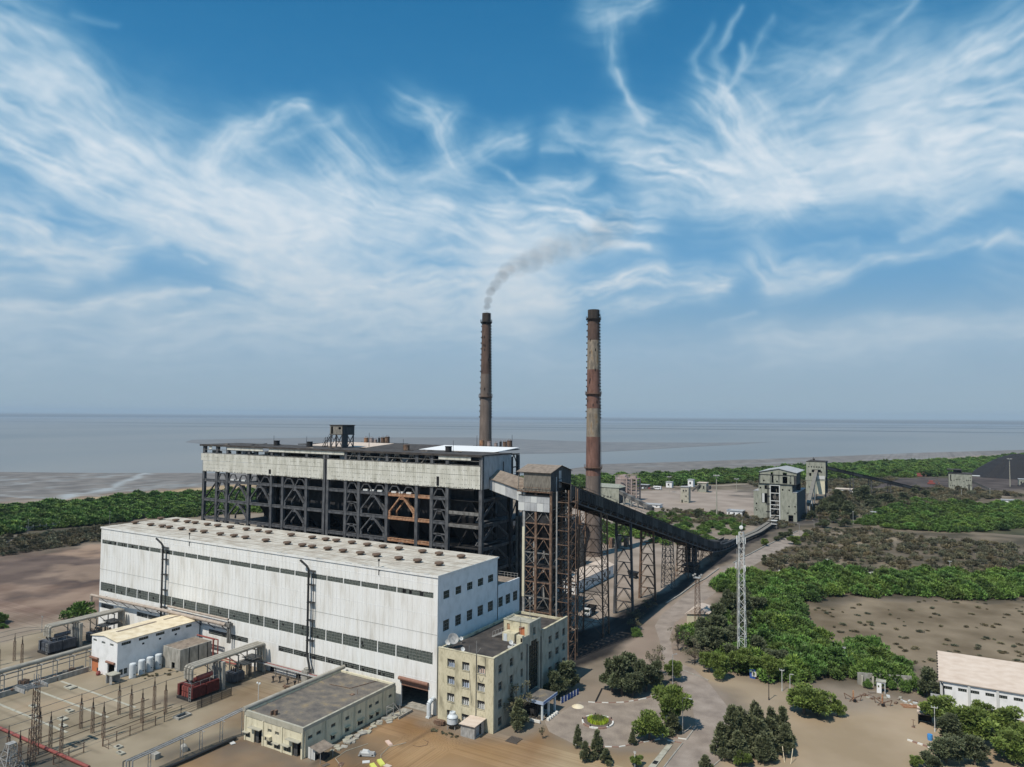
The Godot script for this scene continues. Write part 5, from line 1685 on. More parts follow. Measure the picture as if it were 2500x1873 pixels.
func build_low_building() -> void:
	var t := thing("control_building","long low cream flat-roofed building with a stained roof in front of the hall","building")
	var x0 := -23.3
	var x1 := -8.8
	var zf := 26.0
	var m := MB.new()
	var fh := [[2.4,4.4,0.0,2.65],[11.9,14.0,0.0,2.75],[5.9,6.9,2.6,3.2],[7.7,8.75,2.55,3.15],[5.75,6.95,.35,1.35],[7.55,8.95,.2,1.15],[9.9,11.6,.35,1.4],[.15,1.3,.55,1.35]]
	m.wall(V(x0,0,zf),Vector3.RIGHT,Vector3.BACK,x1 - x0,0.0,5.1,.3,fh)
	m.bx(x0,x0 + .3,0,5.1,1.9,zf - .3)
	m.bx(x0 + .3,x1 - .3,0,5.1,1.9,2.2)
	part("front_wall",m,M.yellow_wall,t)
	var ups := [[23.8,24.9],[21.8,22.9],[18.3,19.4],[14.8,15.8],[11.6,12.5],[8.6,9.5],[6.6,7.7],[2.8,3.8]]
	var lows := [[18.3,19.4],[14.7,15.8],[11.0,12.5],[8.2,9.3],[6.5,7.5]]
	var sh := []
	for u in ups: sh.append([zf - .3 - u[1],zf - .3 - u[0],2.75,3.35])
	for u in lows: sh.append([zf - .3 - u[1],zf - .3 - u[0],.55,1.5])
	m = MB.new()
	m.wall(V(x1,0,zf - .3),Vector3.FORWARD,Vector3.RIGHT,23.8,0.0,5.1,.3,sh)
	part("side_wall",m,M.yellow_wall,t)
	m = MB.new()
	m.bx(x0 + .3,x1 - .3,4.55,4.75,2.2,zf - .3)
	part("roof",m,M.roof_low,t)
	m = MB.new()
	m.bx(x0 - .05,x1 + .06,4.25,5.14,zf,zf + .1)
	m.bx(x1,x1 + .1,4.6,5.14,1.9,zf)
	m.bx(x1 - .34,x1 + .1,5.14,5.2,1.9,zf + .1)
	m.bx(x0 - .05,x1 - .34,5.14,5.2,zf - .32,zf + .1)
	part("parapet_band",m,M.cream_grey,t)
	for x in [-23.3,-18.75,-14.0,-9.15]:
		m = MB.new()
		m.bx(x,x + .35,0,4.25,zf,zf + .14)
		part("pilaster",m,M.yellow_wall,t)
	for z in [25.6,20.8,16.8,13.5,10.3,5.6,1.95]:
		m = MB.new()
		m.tube(V(x1 + .1,0.2,z),V(x1 + .1,4.6,z),.09,.09,6)
		part("drain_pipe",m,M.yellow_wall,t)
		m = MB.new()
		m.bx(x1,x1 + .05,0,4.6,z - .3,z - .12)
		part("pilaster",m,M.cream_grey,t)
	for h in fh:
		if h[2] == 0.0:
			m = MB.new()
			m.bx(x0 + h[0] + .25,x0 + h[1] - 1.0,0,h[3] - .1,zf - .28,zf - .22)
			part("door_leaf",m,M.clad_dark,t)
			m = MB.new()
			m.bx(x0 + h[0],x0 + h[1],0,h[3],zf - 3.0,zf - 2.9)
			part("dark_interior",m,M.hole,t)
		else:
			window(t,V(x0,0,zf),Vector3.RIGHT,Vector3.BACK,h[0],h[1],h[2],h[3],.2,3,1,M.glass if h[2] > 2 else M.glass_dark,M.cream_grey if h[2] > 2 else M.frame_grey,.06)
	for u in ups: window(t,V(x1,0,0),Vector3.FORWARD,Vector3.RIGHT,-u[1],-u[0],2.75,3.35,.2,3,1,M.glass_dark,M.frame_grey,.05)
	for u in lows: window(t,V(x1,0,0),Vector3.FORWARD,Vector3.RIGHT,-u[1],-u[0],.55,1.5,.2,2,1,M.hole,M.frame_grey,.05)
	for a in [[-21.6,-18.6,2.75,.9],[-12.2,-9.0,2.85,.9],[-17.7,-16.2,1.45,.6],[-15.9,-14.2,1.25,.6],[-13.6,-11.6,1.5,.7],[-23.4,-21.9,1.5,.6]]:
		m = MB.new()
		m.bx(a[0],a[1],a[2],a[2] + .1,zf,zf + a[3])
		part("awning",m,M.cream_grey,t)
	for u in lows:
		m = MB.new()
		m.bx(x1,x1 + .55,1.55,1.63,u[0] - .15,u[1] + .15)
		part("awning",m,M.cream,t)
	m = MB.new()
	m.bx(-17.6,-16.3,1.5,2.1,zf,zf + .6)
	var ac := part("air_conditioner",m,M.cream,t)
	m = MB.new()
	m.lathe(Vector3.ZERO,[Vector2(.22,0),Vector2(.22,.02),Vector2(0,.03)],12)
	var fan := part("fan",m,M.steel_black,ac)
	fan.position = V(-17.2,1.8,zf + .6)
	fan.rotation.x = PI/2
	m = MB.new()
	m.bx(-18.4,-18.2,4.75,5.5,24.0,24.6); m.bx(-18.0,-17.5,4.75,5.6,23.7,24.2)
	m.bx(-12.9,-12.2,4.75,4.85,9.6,10.4)
	m.bar(V(-11.8,4.75,9.4),V(-11.8,5.7,9.4),.06)
	m.pipe([V(-20.0,4.85,8.5),V(-15.0,4.85,8.0),V(-14.0,4.85,5.0),V(-13.2,4.85,2.5)],.06,5)
	part("roof_clutter",m,M.steel_rust,t)
	m = MB.new()
	m.tube(V(x0 - .1,5.35,zf + .2),V(x0 - .1,5.35,.8),.42,.42,12)
	single("roof_duct",m,M.duct,"long grey duct running along the left roof edge of the low cream building","duct")
	# lean-to beside it
	var lt := thing("lean_to","little lean-to with a brown sheet roof and a white panel beside the low cream building","shed")
	m = MB.new()
	m.hexa([V(-7.3,2.3,25.9),V(-4.9,1.85,25.9),V(-4.9,1.85,22.6),V(-7.3,2.3,22.6),V(-7.3,2.36,25.9),V(-4.9,1.91,25.9),V(-4.9,1.91,22.6),V(-7.3,2.36,22.6)])
	part("roof",m,M.roof_rusty,lt)
	m = MB.new()
	m.bx(-8.3,-6.7,0.05,1.9,25.2,25.26)
	part("white_panel",m,M.frame,lt)
	for q in [[-5.0,25.7],[-5.0,22.8],[-7.2,22.8],[-7.2,25.7]]:
		m = MB.new()
		m.bar(V(q[0],0,q[1]),V(q[0],2.0 if q[0] > -6 else 2.3,q[1]),.08)
		part("post",m,M.galv,lt)
	m = MB.new()
	for k in 12: m.bx(-7.8 + R(0,1.6),-7.0 + R(0,1.6),0,R(.2,.7),22.6 + R(0,1.6),23.4 + R(0,1.4))
	single("scrap_pile",m,M.steel_black,"dark pile of scrap under the brown lean-to roof","scrap")
	# rubble strip and slabs along the side
	for k in 46:
		m = MB.new()
		var s := R(.25,.8)
		m.bx(-s,s,0,R(.08,.35),-s*R(.4,.9),s*.7)
		var o := single("rubble_slab",m,M.concrete if k % 2 else M.cream_grey,"broken concrete slab in the rubble strip beside the low cream building","rubble","rubble strip beside the low building")
		o.position = V(R(-8.0,-5.9),-.05,R(3.0,21.5))
		o.rotation = V(R(-.1,.1),R(0,3),R(-.12,.12))
	m = MB.new()
	for q in [[-8.0,5.2],[-6.4,5.2],[-8.0,3.2],[-6.4,3.2]]: m.bar(V(q[0],0,q[1]),V(q[0],1.9,q[1]),.1)
	m.bar(V(-8,1.8,5.2),V(-6.4,1.8,5.2),.08); m.bar(V(-8,1.8,3.2),V(-8,1.8,5.2),.08); m.bar(V(-6.4,.9,3.2),V(-6.4,.9,5.2),.08); m.bar(V(-8,.9,5.2),V(-6.4,1.8,5.2),.06); m.bar(V(-8,1.8,3.2),V(-6.4,.6,3.2),.06)
	single("scaffold",m,M.galv,"small scaffold frame of grey pipes beside the roller door","scaffold")
	m = MB.new()
	m.bx(-7.2,-5.2,0,.35,1.0,2.6); m.bx(-5.2,-5.0,0,.5,1.0,5.2)
	single("pit_kerb",m,M.concrete,"low concrete kerb of a pit left of the roller door ramp","kerb")
	# things lying on the reddish yard
	var car := thing("scrap_car_body","crumpled silver car shell lying on the reddish dirt yard","car","",V(-.4,0,19.3),.5)
	m = MB.new()
	m.hexa([V(-1.5,.15,.6),V(1.4,.1,.65),V(1.4,.1,-.6),V(-1.5,.15,-.6),V(-1.3,.6,.5),V(1.2,.5,.5),V(1.2,.5,-.5),V(-1.3,.6,-.5)])
	part("body",m,M.galv,car)
	m = MB.new()
	m.hexa([V(-1.0,.58,.5),V(.4,.54,.5),V(.4,.54,-.5),V(-1.0,.58,-.5),V(-.8,.95,.35),V(.1,.85,.35),V(.1,.85,-.35),V(-.8,.95,-.35)])
	part("cabin",m,M.frame,car)
	m = MB.new()
	for q in [[-1.0,.55],[1.0,.55],[-1.0,-.55],[1.0,-.55]]: m.tube(V(q[0],.2,q[1] - .06),V(q[0],.2,q[1] + .06),.2,.2,10)
	part("wheel",m,M.black_rubber,car)
	m = MB.new()
	m.hexa([V(-1,0,.35),V(1,0,.35),V(1,0,-.35),V(-1,0,-.35),V(-.9,.22,.3),V(.9,.25,.3),V(.9,.25,-.3),V(-.9,.22,-.3)])
	var pk := single("pink_slab",m,M.pale_pink,"pale pink slab lying alone on the reddish dirt","slab")
	pk.position = V(-.2,0,13.9); pk.rotation.y = -.5
	for k in 2:
		m = MB.new()
		m.hexa([V(-1,.05,.4),V(1,0,.45),V(1,0,-.4),V(-1,.05,-.4),V(-.95,.3,.38),V(.9,.2,.4),V(.9,.24,-.36),V(-.95,.34,-.36)])
		var o := single("yellow_panel",m,M.yellow_plastic,["yellow-green panel nearest the pale pink slab on the dirt yard","yellow-green panel lying nearest the photo's bottom edge"][k],"panel","yellow-green panels on the yard")
		o.position = V(3.4,0,20.2) if k == 0 else V(3.3,0,21.9)
		o.rotation.y = -.5
	for k in 5:
		m = MB.new()
		m.bx(-.6,.6,0,.1,-.4,.4)
		var o := single("scrap_board",m,[M.roof_pink,M.frame,M.bark,M.steel_rust,M.frame][k],["tan board beside the yellow-green panels","white scrap by the crumpled car shell","plank at the dirt edge near the lean-to","rusty plate in the dirt near the lean-to","grey slab beside the low building's left corner"][k],"scrap")
		o.position = [V(5.0,0,20.4),V(1.0,0,21.2),V(-4.0,0,25.5),V(-2.0,0,24.0),V(-23.8,0.05,28.2)][k]
		o.rotation.y = k*.7
	m = MB.new()
	m.pipe([V(-3.2,.05,16.0),V(-4.6,.05,20.0),V(-4.2,.05,23.0),V(-1.5,.05,24.5),V(0,.05,27)],.05,5)
	single("grey_hose",m,M.cream_grey,"grey hose snaking over the dirt in front of the low cream building","hose")
	m = MB.new()
	m.pipe([V(2.3,.05,12.2),V(.8,.05,15.0),V(1.5,.05,18.0),V(3.2,.05,20.0)],.05,5)
	single("yard_hose",m,M.cream_grey,"pale hose curving past the pale pink slab","hose")
	m = MB.new()
	m.pipe([V(4.2,.04,9.6),V(5.4,.04,9.8),V(6.0,.04,11),V(5.2,.04,12.2),V(4.0,.04,12.4)],.04,5)
	single("loop_of_cable",m,M.steel_rust,"open loop of brown cable lying on the dirt yard","cable")

func lattice(m: MB,x: float,z: float,y0: float,y1: float,w0: float,w1: float,step: float,bar: float) -> void:
	var n := maxi(1,int(round((y1 - y0)/step)))
	for k in n:
		var ya := lerpf(y0,y1,float(k)/n)
		var yb := lerpf(y0,y1,float(k + 1)/n)
		var a := lerpf(w0,w1,float(k)/n)*.5
		var b := lerpf(w0,w1,float(k + 1)/n)*.5
		var ca := [V(x - a,ya,z + a),V(x + a,ya,z + a),V(x + a,ya,z - a),V(x - a,ya,z - a)]
		var cb := [V(x - b,yb,z + b),V(x + b,yb,z + b),V(x + b,yb,z - b),V(x - b,yb,z - b)]
		for i in 4:
			var j := (i + 1) % 4
			m.bar(ca[i],cb[i],bar*1.5)
			m.bar(ca[i] if k % 2 == 0 else ca[j],cb[j] if k % 2 == 0 else cb[i],bar)
			m.bar(cb[i],cb[j],bar*.8)

func transformer(t: Node3D,body: Material,tank: Material) -> void:
	# local: x width,z length,origin at the middle of the base
	var m := MB.new()
	m.bx(-1.4,1.4,.5,2.6,-2.6,2.6)
	m.bx(-1.5,1.5,2.6,2.72,-2.7,2.7)
	part("tank",m,body,t)
	m = MB.new()
	m.bx(-2.2,2.2,0,.45,-3.4,3.4)
	part("base_frame",m,M.steel_black,t)
	for s in [-1,1]:
		for b in 2:
			var rad := MB.new()
			var za: float = -3.2 + b*3.3
			for k in 11: rad.bx(s*2.15 - .32,s*2.15 + .32,.55,2.75,za + k*.28,za + k*.28 + .16)
			rad.bx(s*2.15 - .2,s*2.15 + .2,.6,2.7,za + .05,za + 2.9)
			part("radiator",rad,body,t)
	m = MB.new()
	for k in 3:
		for q in 2: m.bx(-1.0 + k*.75,-.45 + k*.75,.6 + q*1.1,1.5 + q*1.1,2.75,3.1)
	part("control_box",m,tank,t)
	m = MB.new()
	for x in [1.75,2.3]:
		m.bar(V(x,.1,3.4),V(x,2.9,3.4),.07)
	for k in 5: m.bar(V(1.75,.4 + k*.55,3.4),V(2.3,.4 + k*.55,3.4),.06)
	m.bar(V(-2.3,3.6,3.3),V(2.3,3.6,3.3),.05); m.bar(V(2.3,3.6,3.3),V(2.3,3.6,-3),.05)
	for z in [3.3,1.2,-1.0,-3.0]: m.bar(V(2.3,2.75,z),V(2.3,3.6,z),.05)
	part("ladder",m,M.galv,t)
	m = MB.new()
	m.tube(V(1.3,3.95,1.3),V(1.3,3.95,-2.2),.48,.48,14)
	for z in [.8,-1.6]: m.bx(1.1,1.5,2.7,3.6,z - .1,z + .1)
	part("conservator",m,tank,t)
	for k in 3:
		m = MB.new()
		var a := V(-1.0 + k*.8,2.7,1.6)
		var b := V(-1.3 + k*.8,4.5,2.3)
		m.tube(a,b,.2,.1,8)
		for q in 6: m.tube(a.lerp(b,.2 + q*.12),a.lerp(b,.23 + q*.12),.25,.2,8)
		part("bushing",m,M.porcelain if k != 1 else M.frame,t)
	m = MB.new()
	for k in 7: m.bar(V(R(-1.3,.6),2.75,R(-2.4,1.2)),V(R(-1.3,.8),R(2.8,3.3),R(-2.4,1.2)),.14)
	m.pipe([V(-1.2,2.9,-2),V(-1.2,3.2,0),V(.4,3.2,0),V(.4,2.8,1.2)],.09,6)
	part("pipework",m,body,t)

func bus_duct(label: String,dx: float) -> void:
	var t := thing("bus_duct",label,"duct","three-phase bus ducts")
	for k in 3:
		var x := dx - .95 + k*.95
		var m := MB.new()
		m.pipe([V(x,4.0,19.7),V(x,6.0,19.7),V(x,6.35,19.3),V(x,6.35,1.6),V(x,6.1,1.3),V(x,.2,1.2)],.36,12)
		part("duct",m,M.duct,t)
	var f := MB.new()
	for z in [14.2,8.6,4.0]:
		f.bx(dx - 1.6,dx + 1.6,5.75,5.97,z - .12,z + .12)
		for x in [dx - 1.4,dx + 1.4]: f.bar(V(x,0,z),V(x,5.8,z),.2)
	for z in [15.5,12.0,9.5,6.5]: f.bar(V(dx - 1.2,5.6,z),V(dx + 1.0,4.2,z - .8),.12)
	part("support",f,M.steel_mid,t)

func build_yard() -> void:
	# white switch house with a yellow roof
	var t := thing("switch_house","white gabled switch house with a pale yellow roof standing against the hall","building")
	var x0 := -81.2
	var x1 := -71.3
	var zf := 20.8
	var m := MB.new()
	var fh := [[.5,1.9,6.7,7.25],[3.8,5.2,6.65,7.2],[7.0,8.4,6.65,7.2],[.1,2.8,0.0,2.9],[6.4,9.0,0.0,2.9]]
	m.wall(V(x0,0,zf),Vector3.RIGHT,Vector3.BACK,x1 - x0,0.0,7.9,.3,fh)
	m.hexa([V(x0,7.9,zf),V(x1,7.9,zf),V(x1,7.9,zf - .3),V(x0,7.9,zf - .3),V(-76.3,8.55,zf),V(-76.2,8.55,zf),V(-76.2,8.55,zf - .3),V(-76.3,8.55,zf - .3)])
	part("front_wall",m,M.white_plain,t)
	var wins := [[17.7,19.9],[13.6,15.9],[9.6,11.8],[5.6,7.8],[2.5,4.1]]
	var sh := []
	for w in wins: sh.append([zf - .3 - w[1],zf - .3 - w[0],6.85,7.5])
	for z in [14.8,10.7,6.7]: sh.append([zf - .3 - z - .3,zf - .3 - z + .3,5.8,6.25])
	for z in [[19.4,20.3],[18.4,19.2]]: sh.append([zf - .3 - z[1],zf - .3 - z[0],.5,1.75])
	m = MB.new()
	m.wall(V(x1,0,zf - .3),Vector3.FORWARD,Vector3.RIGHT,20.1,0.0,7.9,.3,sh)
	m.bx(x0,x0 + .3,0,7.9,.4,zf - .3)
	part("side_wall",m,M.white_plain,t)
	for w in wins: window(t,V(x1,0,0),Vector3.FORWARD,Vector3.RIGHT,-w[1],-w[0],6.85,7.5,.15,4,1,M.glass_dark,M.frame_grey,.05)
	for z in [14.8,10.7,6.7]: window(t,V(x1,0,0),Vector3.FORWARD,Vector3.RIGHT,-z - .3,-z + .3,5.8,6.25,.15,1,1,M.hole,M.frame_grey,.05)
	for z in [[19.4,20.3],[18.4,19.2]]: window(t,V(x1,0,0),Vector3.FORWARD,Vector3.RIGHT,-z[1],-z[0],.5,1.75,.15,2,2,M.glass_dark,M.frame_grey,.05)
	for k in 3: window(t,V(x0,0,zf),Vector3.RIGHT,Vector3.BACK,fh[k][0],fh[k][1],fh[k][2],fh[k][3],.15,3,1,M.glass,M.frame,.05)
	m = MB.new()
	for s in [-1,1]:
		var e := x0 - .25 if s < 0 else x1 + .25
		var a := [V(-76.25,8.55,zf + .25),V(-76.25,8.55,.35),V(e,7.88,.35),V(e,7.88,zf + .25)]
		m.face(a[0],a[1],a[2],a[3],Vector3.UP)
		m.face(a[0] + V(0,.12,0),a[1] + V(0,.12,0),a[2] + V(0,.12,0),a[3] + V(0,.12,0),Vector3.UP)
		m.face(a[2],a[3],a[3] + V(0,.12,0),a[2] + V(0,.12,0),V(s,0,0))
		m.face(a[0],a[3],a[3] + V(0,.12,0),a[0] + V(0,.12,0),Vector3.BACK)
	part("roof",m,M.roof_yellow,t)
	m = MB.new()
	m.bx(-76.7,-76.0,8.62,8.72,8.5,18.0); m.bx(-76.6,-76.0,8.62,8.72,1.0,6.5)
	part("ridge_patch",m,M.roof_rusty,t)
	m = MB.new()
	m.bx(x0 + .1,x0 + 2.8,0,2.9,zf - .25,zf - .15)
	part("brick_infill",m,M.brick_orange,t)
	m = MB.new()
	m.bx(x0 + 2.1,x0 + 2.5,0,1.0,zf - .14,zf - .1)
	part("dark_gap",m,M.hole,t)
	for q in [[x0 - .1,x0 + 3.0],[x0 + 6.2,x0 + 9.3]]:
		m = MB.new()
		m.tube(V(q[0],3.15,zf + .25),V(q[1],3.15,zf + .25),.26,.26,10)
		part("shutter_drum",m,M.shutter,t)
	m = MB.new()
	m.bx(x0 + 6.4,x0 + 9.0,0,2.9,zf - 2.0,zf - 1.9)
	part("dark_interior",m,M.hole,t)
	for k in 4:
		var o := thing("gas_tank",["nearest","second","third","farthest"][k] + " of the four white upright tanks beside the switch house","tank","white tanks by the switch house",V([-69.0,-69.5,-69.7,-69.9][k],0,[18.6,16.2,14.1,11.9][k]))
		m = MB.new()
		m.lathe(Vector3.ZERO,[Vector2(.72,0),Vector2(.72,2.9),Vector2(.66,3.1),Vector2(0,3.25)],18)
		part("shell",m,M.tank_white,o)
		m = MB.new()
		m.tube(V(.72,.9,.1),V(.85,.9,.1),.12); m.tube(V(.6,2.6,-.4),V(.8,2.6,-.5),.08)
		part("valve",m,M.steel_black,o)
	m = MB.new()
	m.lathe(V(-76.9,0,21.6),[Vector2(0,0),Vector2(.45,.1),Vector2(.5,.5),Vector2(.3,.9),Vector2(0,.95)],10)
	single("brown_drum",m,M.pipe_red,"small reddish drum by the brick-filled doorway","drum")
	var g := thing("guard_cubicle","small open grey cubicle with a curved top before the switch house","cubicle","",V(-69.6,0,22.6))
	m = MB.new()
	m.bx(-1.2,-.9,0,1.9,-.8,.9); m.bx(-.9,1.1,0,1.9,-.9,-.8); m.bx(.2,1.1,0,1.7,.8,.9)
	part("wall",m,M.galv,g)
	m = MB.new()
	m.bx(-1.3,1.2,1.9,2.05,-1.0,1.0)
	part("roof",m,M.cream_grey,g)
	# concrete box with a red pipe round it
	var cb := thing("concrete_chamber","windowless concrete chamber with a brown roof beside the switch house","building")
	m = MB.new()
	m.wall(V(-69.9,0,10.8),Vector3.RIGHT,Vector3.BACK,6.2,0.0,4.7,.25,[[3.2,4.4,0,1.6]])
	m.bx(-69.9,-69.65,0,4.7,2.6,10.55); m.bx(-63.95,-63.7,0,4.7,2.6,10.55); m.bx(-69.65,-63.95,0,4.7,2.6,2.85)
	part("wall",m,M.concrete,cb)
	m = MB.new()
	m.bx(-69.65,-63.95,4.5,4.62,2.85,10.55)
	part("roof",m,M.roof_rusty,cb)
	for k in 3:
		m = MB.new()
		m.bx(-63.7,-63.62,0,4.7,3.6 + k*2.4,3.75 + k*2.4)
		part("panel_joint",m,M.steel_black,cb)
	m = MB.new()
	m.pipe([V(-69.5,5.0,2.2),V(-63.2,5.0,2.2),V(-63.2,5.0,2.5),V(-63.2,.6,2.5),V(-55,.6,2.3)],.2,8)
	m.pipe([V(-69.0,4.8,1.6),V(-62.7,4.8,1.6),V(-62.7,.9,1.6),V(-54,.9,1.6)],.14,8)
	single("red_fire_pipe",m,M.pipe_red,"red fire main running round the back of the concrete chamber","pipe")
	# transformers,their firewalls,ducts and auxiliary transformers
	for k in 2:
		var dx := -48.4 if k == 0 else -102.4
		var o := thing("transformer","dark red power transformer with a red cylinder on top" if k == 0 else "blue-grey power transformer behind the fat pipe at the left","transformer","power transformers",V(dx,0,17.2))
		transformer(o,M.red_paint if k == 0 else M.grey_blue,M.pipe_red if k == 0 else M.grey_blue)
		var w := MB.new()
		w.bx(dx - 2.2,dx + 2.3,0,5.75,12.4,13.1)
		var fw := single("fire_wall",w,M.concrete,["pale concrete fire wall behind the red transformer","pale concrete fire wall behind the grey transformer"][k],"wall","fire walls")
		w = MB.new()
		for y in [1.9,3.8]: w.bx(dx - 2.2,dx + 2.3,y,y + .06,13.1,13.12)
		part("joint",w,M.steel_mid,fw)
		bus_duct(["pale triple bus duct above the red transformer, running to the hall","pale triple bus duct above the grey transformer, running to the hall"][k],dx + .2)
		var ax := thing("auxiliary_transformer",["dark finned auxiliary transformer behind the red one's fire wall","dark finned auxiliary transformer behind the grey one's fire wall"][k],"transformer","auxiliary transformers",V(dx + .2,0,8.4))
		m = MB.new()
		m.bx(-1.3,1.3,.3,2.3,-1.3,1.3)
		for q in 9: m.bx(1.3,1.8,.5,2.1,-1.25 + q*.3,-1.12 + q*.3)
		part("tank",m,M.grey_blue,ax)
		m = MB.new()
		for q in 3: m.tube(V(-.7 + q*.7,2.3,.3),V(-.7 + q*.7,3.2,.3),.14,.08,8)
		m.tube(V(-.9,2.9,-.9),V(.9,2.9,-.9),.3,.3,10)
		part("bushing",m,M.porcelain,ax)
		m = MB.new()
		for q in 4:
			lattice(m,dx + R(-1.2,1.4),4.2 + q*.8,0,R(2.2,3.6),.3,.3,.7,.05)
		m.bx(dx - 1.5,dx + 2.0,3.9,4.1,2.4,5.2); m.bx(dx - 1.5,dx + 2.0,3.3,3.45,2.4,7.2)
		single("lattice_stands",m,M.steel_mid,["tangle of lattice stands under the bus duct behind the red transformer","tangle of lattice stands under the bus duct behind the grey transformer"][k],"stands")
		# fence with netting along the transformer
		var fx := dx + 6.3
		if k == 0:
			var fn := thing("mesh_fence","dark mesh fence on posts along the right side of the red transformer","fence")
			for z in [29.0,25.5,21.0,18.8,16.3,14.0]:
				m = MB.new()
				m.bar(V(fx,0,z),V(fx,1.9,z),.09)
				part("post",m,M.steel_black,fn)
			m = MB.new()
			for y in [.1,.5,.9,1.3,1.8]: m.bar(V(fx,y,29.0),V(fx,y,14.0),.04)
			var z := 22.0
			while z > 14.0:
				m.bar(V(fx,.05,z),V(fx,1.5,z),.05)
				z -= .14
			part("mesh",m,M.steel_black,fn)
	m = MB.new()
	m.bx(-42.2,-40.4,0,.4,26.9,27.2); m.bx(-42.2,-40.4,0,.4,24.4,24.7); m.bx(-42.2,-41.9,0,.4,24.7,26.9); m.bx(-40.7,-40.4,0,.4,24.7,26.9)
	m.bx(-41.9,-40.7,.02,.05,24.7,26.9)
	var pit := single("oil_pit",m,M.concrete,"rectangular concrete pit in the ground right of the red transformer","pit")
	var pw := MB.new()
	pw.bx(-41.9,-40.7,.05,.08,24.7,26.9)
	part("dark_floor",pw,M.hole,pit)
	# busbar posts of the switchyard: first one built,the rest copied
	var post0: Node3D = null
	var n := 0
	for k in 2:
		var off := 0.0 if k == 0 else -53.8
		for z in [26.6,31.4,38.6,45.8,52.4]:
			for x in [-52.6,-48.9,-45.3]:
				if z == 26.6 and x == -52.6: continue
				var label: String = "insulator post on a slim lattice stand carrying the " + ("red" if k == 0 else "grey") + " transformer's wires"
				if post0 == null:
					post0 = thing("busbar_post",label,"post","busbar posts in the switchyard")
					m = MB.new()
					lattice(m,0,0,0,4.5,.42,.36,.55,.035)
					m.bx(-.22,.22,4.45,4.55,-.22,.22)
					part("stand",m,M.steel_rust,post0)
					m = MB.new()
					m.tube(V(0,4.55,0),V(0,5.6,0),.1,.08,8)
					for q in 7: m.tube(V(0,4.65 + q*.13,0),V(0,4.7 + q*.13,0),.17,.12,8)
					part("insulator",m,M.porcelain,post0)
					m = MB.new()
					m.tube(V(0,5.6,0),V(0,6.4,0),.07,.05,6)
					part("rod",m,M.steel_rust,post0)
					post0.position = V(x + off,0,z)
				else:
					copy_of(post0,label,V(x + off,0,z + R(-.1,.1)))
		for x in [-52.6,-48.9,-45.3]:
			m = MB.new()
			var pts := []
			for q in 13:
				var z := 70.0 - q*4.0
				pts.append(V(x + off,6.35 - .18*absf(sin(q*1.7)),z))
			pts.append(V(x + off + 1.0*(1 if x < -50 else 0),5.6,20.0))
			pts.append(V(-48.4 + off + (x + 48.9)*.22,4.6,19.5))
			m.pipe(pts,.05,5)
			single("overhead_conductor",m,M.steel_mid,["left","middle","right"][[-52.6,-48.9,-45.3].find(x)] + " bare conductor strung along the posts to the " + ["red","grey"][k] + " transformer","cable","conductors over the switchyard")
	for x in [-54.6,-50.7,-47.0]:
		m = MB.new()
		m.bar(V(x,.12,70),V(x,.12,24),.08)
		single("ground_cable",m,M.steel_black,"dark cable lying along the switchyard ground, " + ["left of the posts","between the left and middle posts","between the middle and right posts"][[-54.6,-50.7,-47.0].find(x)],"cable","cables on the switchyard ground")
	# lattice gantry column with its cross head
	var gt := thing("lattice_gantry","tall rusty lattice gantry column with a crowded cross head in the switchyard","tower")
	for q in [[-48.8,48.4],[-45.6,50.4]]:
		m = MB.new()
		lattice(m,q[0],q[1],0,12.1 if q[0] < -47 else 6.0,.9,.7,.95,.06)
		part("lattice_column",m,M.steel_rust,gt)
	m = MB.new()
	lattice(m,-48.8,49.6,11.3,12.1,1.2,1.2,.8,.07)
	m.bx(-50.2,-47.2,11.4,12.0,47.4,47.55); m.bx(-50.2,-47.2,11.4,12.0,51.0,51.15)
	for k in 8: m.bar(V(-50.2 + k*.4,11.5,47.4),V(-50.0 + k*.4,12.2,51.1),.07)
	for k in 4: m.bar(V(-49.8 + k*.7,12,48.4),V(-49.8 + k*.7,13.4,48.4),.08)
	part("cross_head",m,M.galv,gt)
	m = MB.new()
	lattice(m,-46.4,53.2,0,4.4,3.2,1.0,1.1,.07)
	for k in 10: m.bar(V(-47.6 + R(0,2.4),R(.3,3.8),52.2 + R(0,2)),V(-47.6 + R(0,2.4),R(.5,4.2),52.2 + R(0,2)),.07)
	m.bx(-47.0,-45.8,4.35,4.45,52.6,53.8)
	single("breaker_stand",m,M.galv,"grey pyramid-shaped lattice breaker stand before the gantry","stand")
	m = MB.new()
	m.pipe([V(-75,.35,46.6),V(-36,.35,46.4)],.28,10)
	single("red_water_pipe",m,M.pipe_red,"long red water pipe lying across the switchyard","pipe")
	# rail fences
	for q in [[-42.1,40.6,30.4,"low rail fence with five posts right of the busbar posts"],[-42.6,48.5,43.4,"low rail fence in front of the oil-stained patch, near the red pipe"]]:
		var fn := thing("rail_fence",q[3],"fence","low rail fences in the switchyard")
		var z: float = q[1]
		while z > q[2] - .1:
			m = MB.new()
			m.bar(V(q[0],0,z),V(q[0],1.75,z),.16 if absf(z - q[1]) < .1 else .11)
			part("post",m,M.steel_rust,fn)
			z -= 2.45
		for y in [.15,.9,1.65]:
			m = MB.new()
			m.bar(V(q[0],y,q[1]),V(q[0],y,q[2]),.06)
			part("rail",m,M.steel_rust,fn)
		m = MB.new()
		for yy in [.2,1.5]: m.bar(V(q[0],yy,q[1]),V(q[0] + 1.9,yy,q[1] + .1),.05)
		m.bar(V(q[0] + 1.9,0,q[1] + .1),V(q[0] + 1.9,1.6,q[1] + .1),.06)
		part("gate",m,M.steel_rust,fn)
	# fat pipe on posts at the left,trench wall
	var fp := thing("pipe_rack","fat grey pipe carried on pairs of thin posts across the left of the yard","pipe")
	m = MB.new()
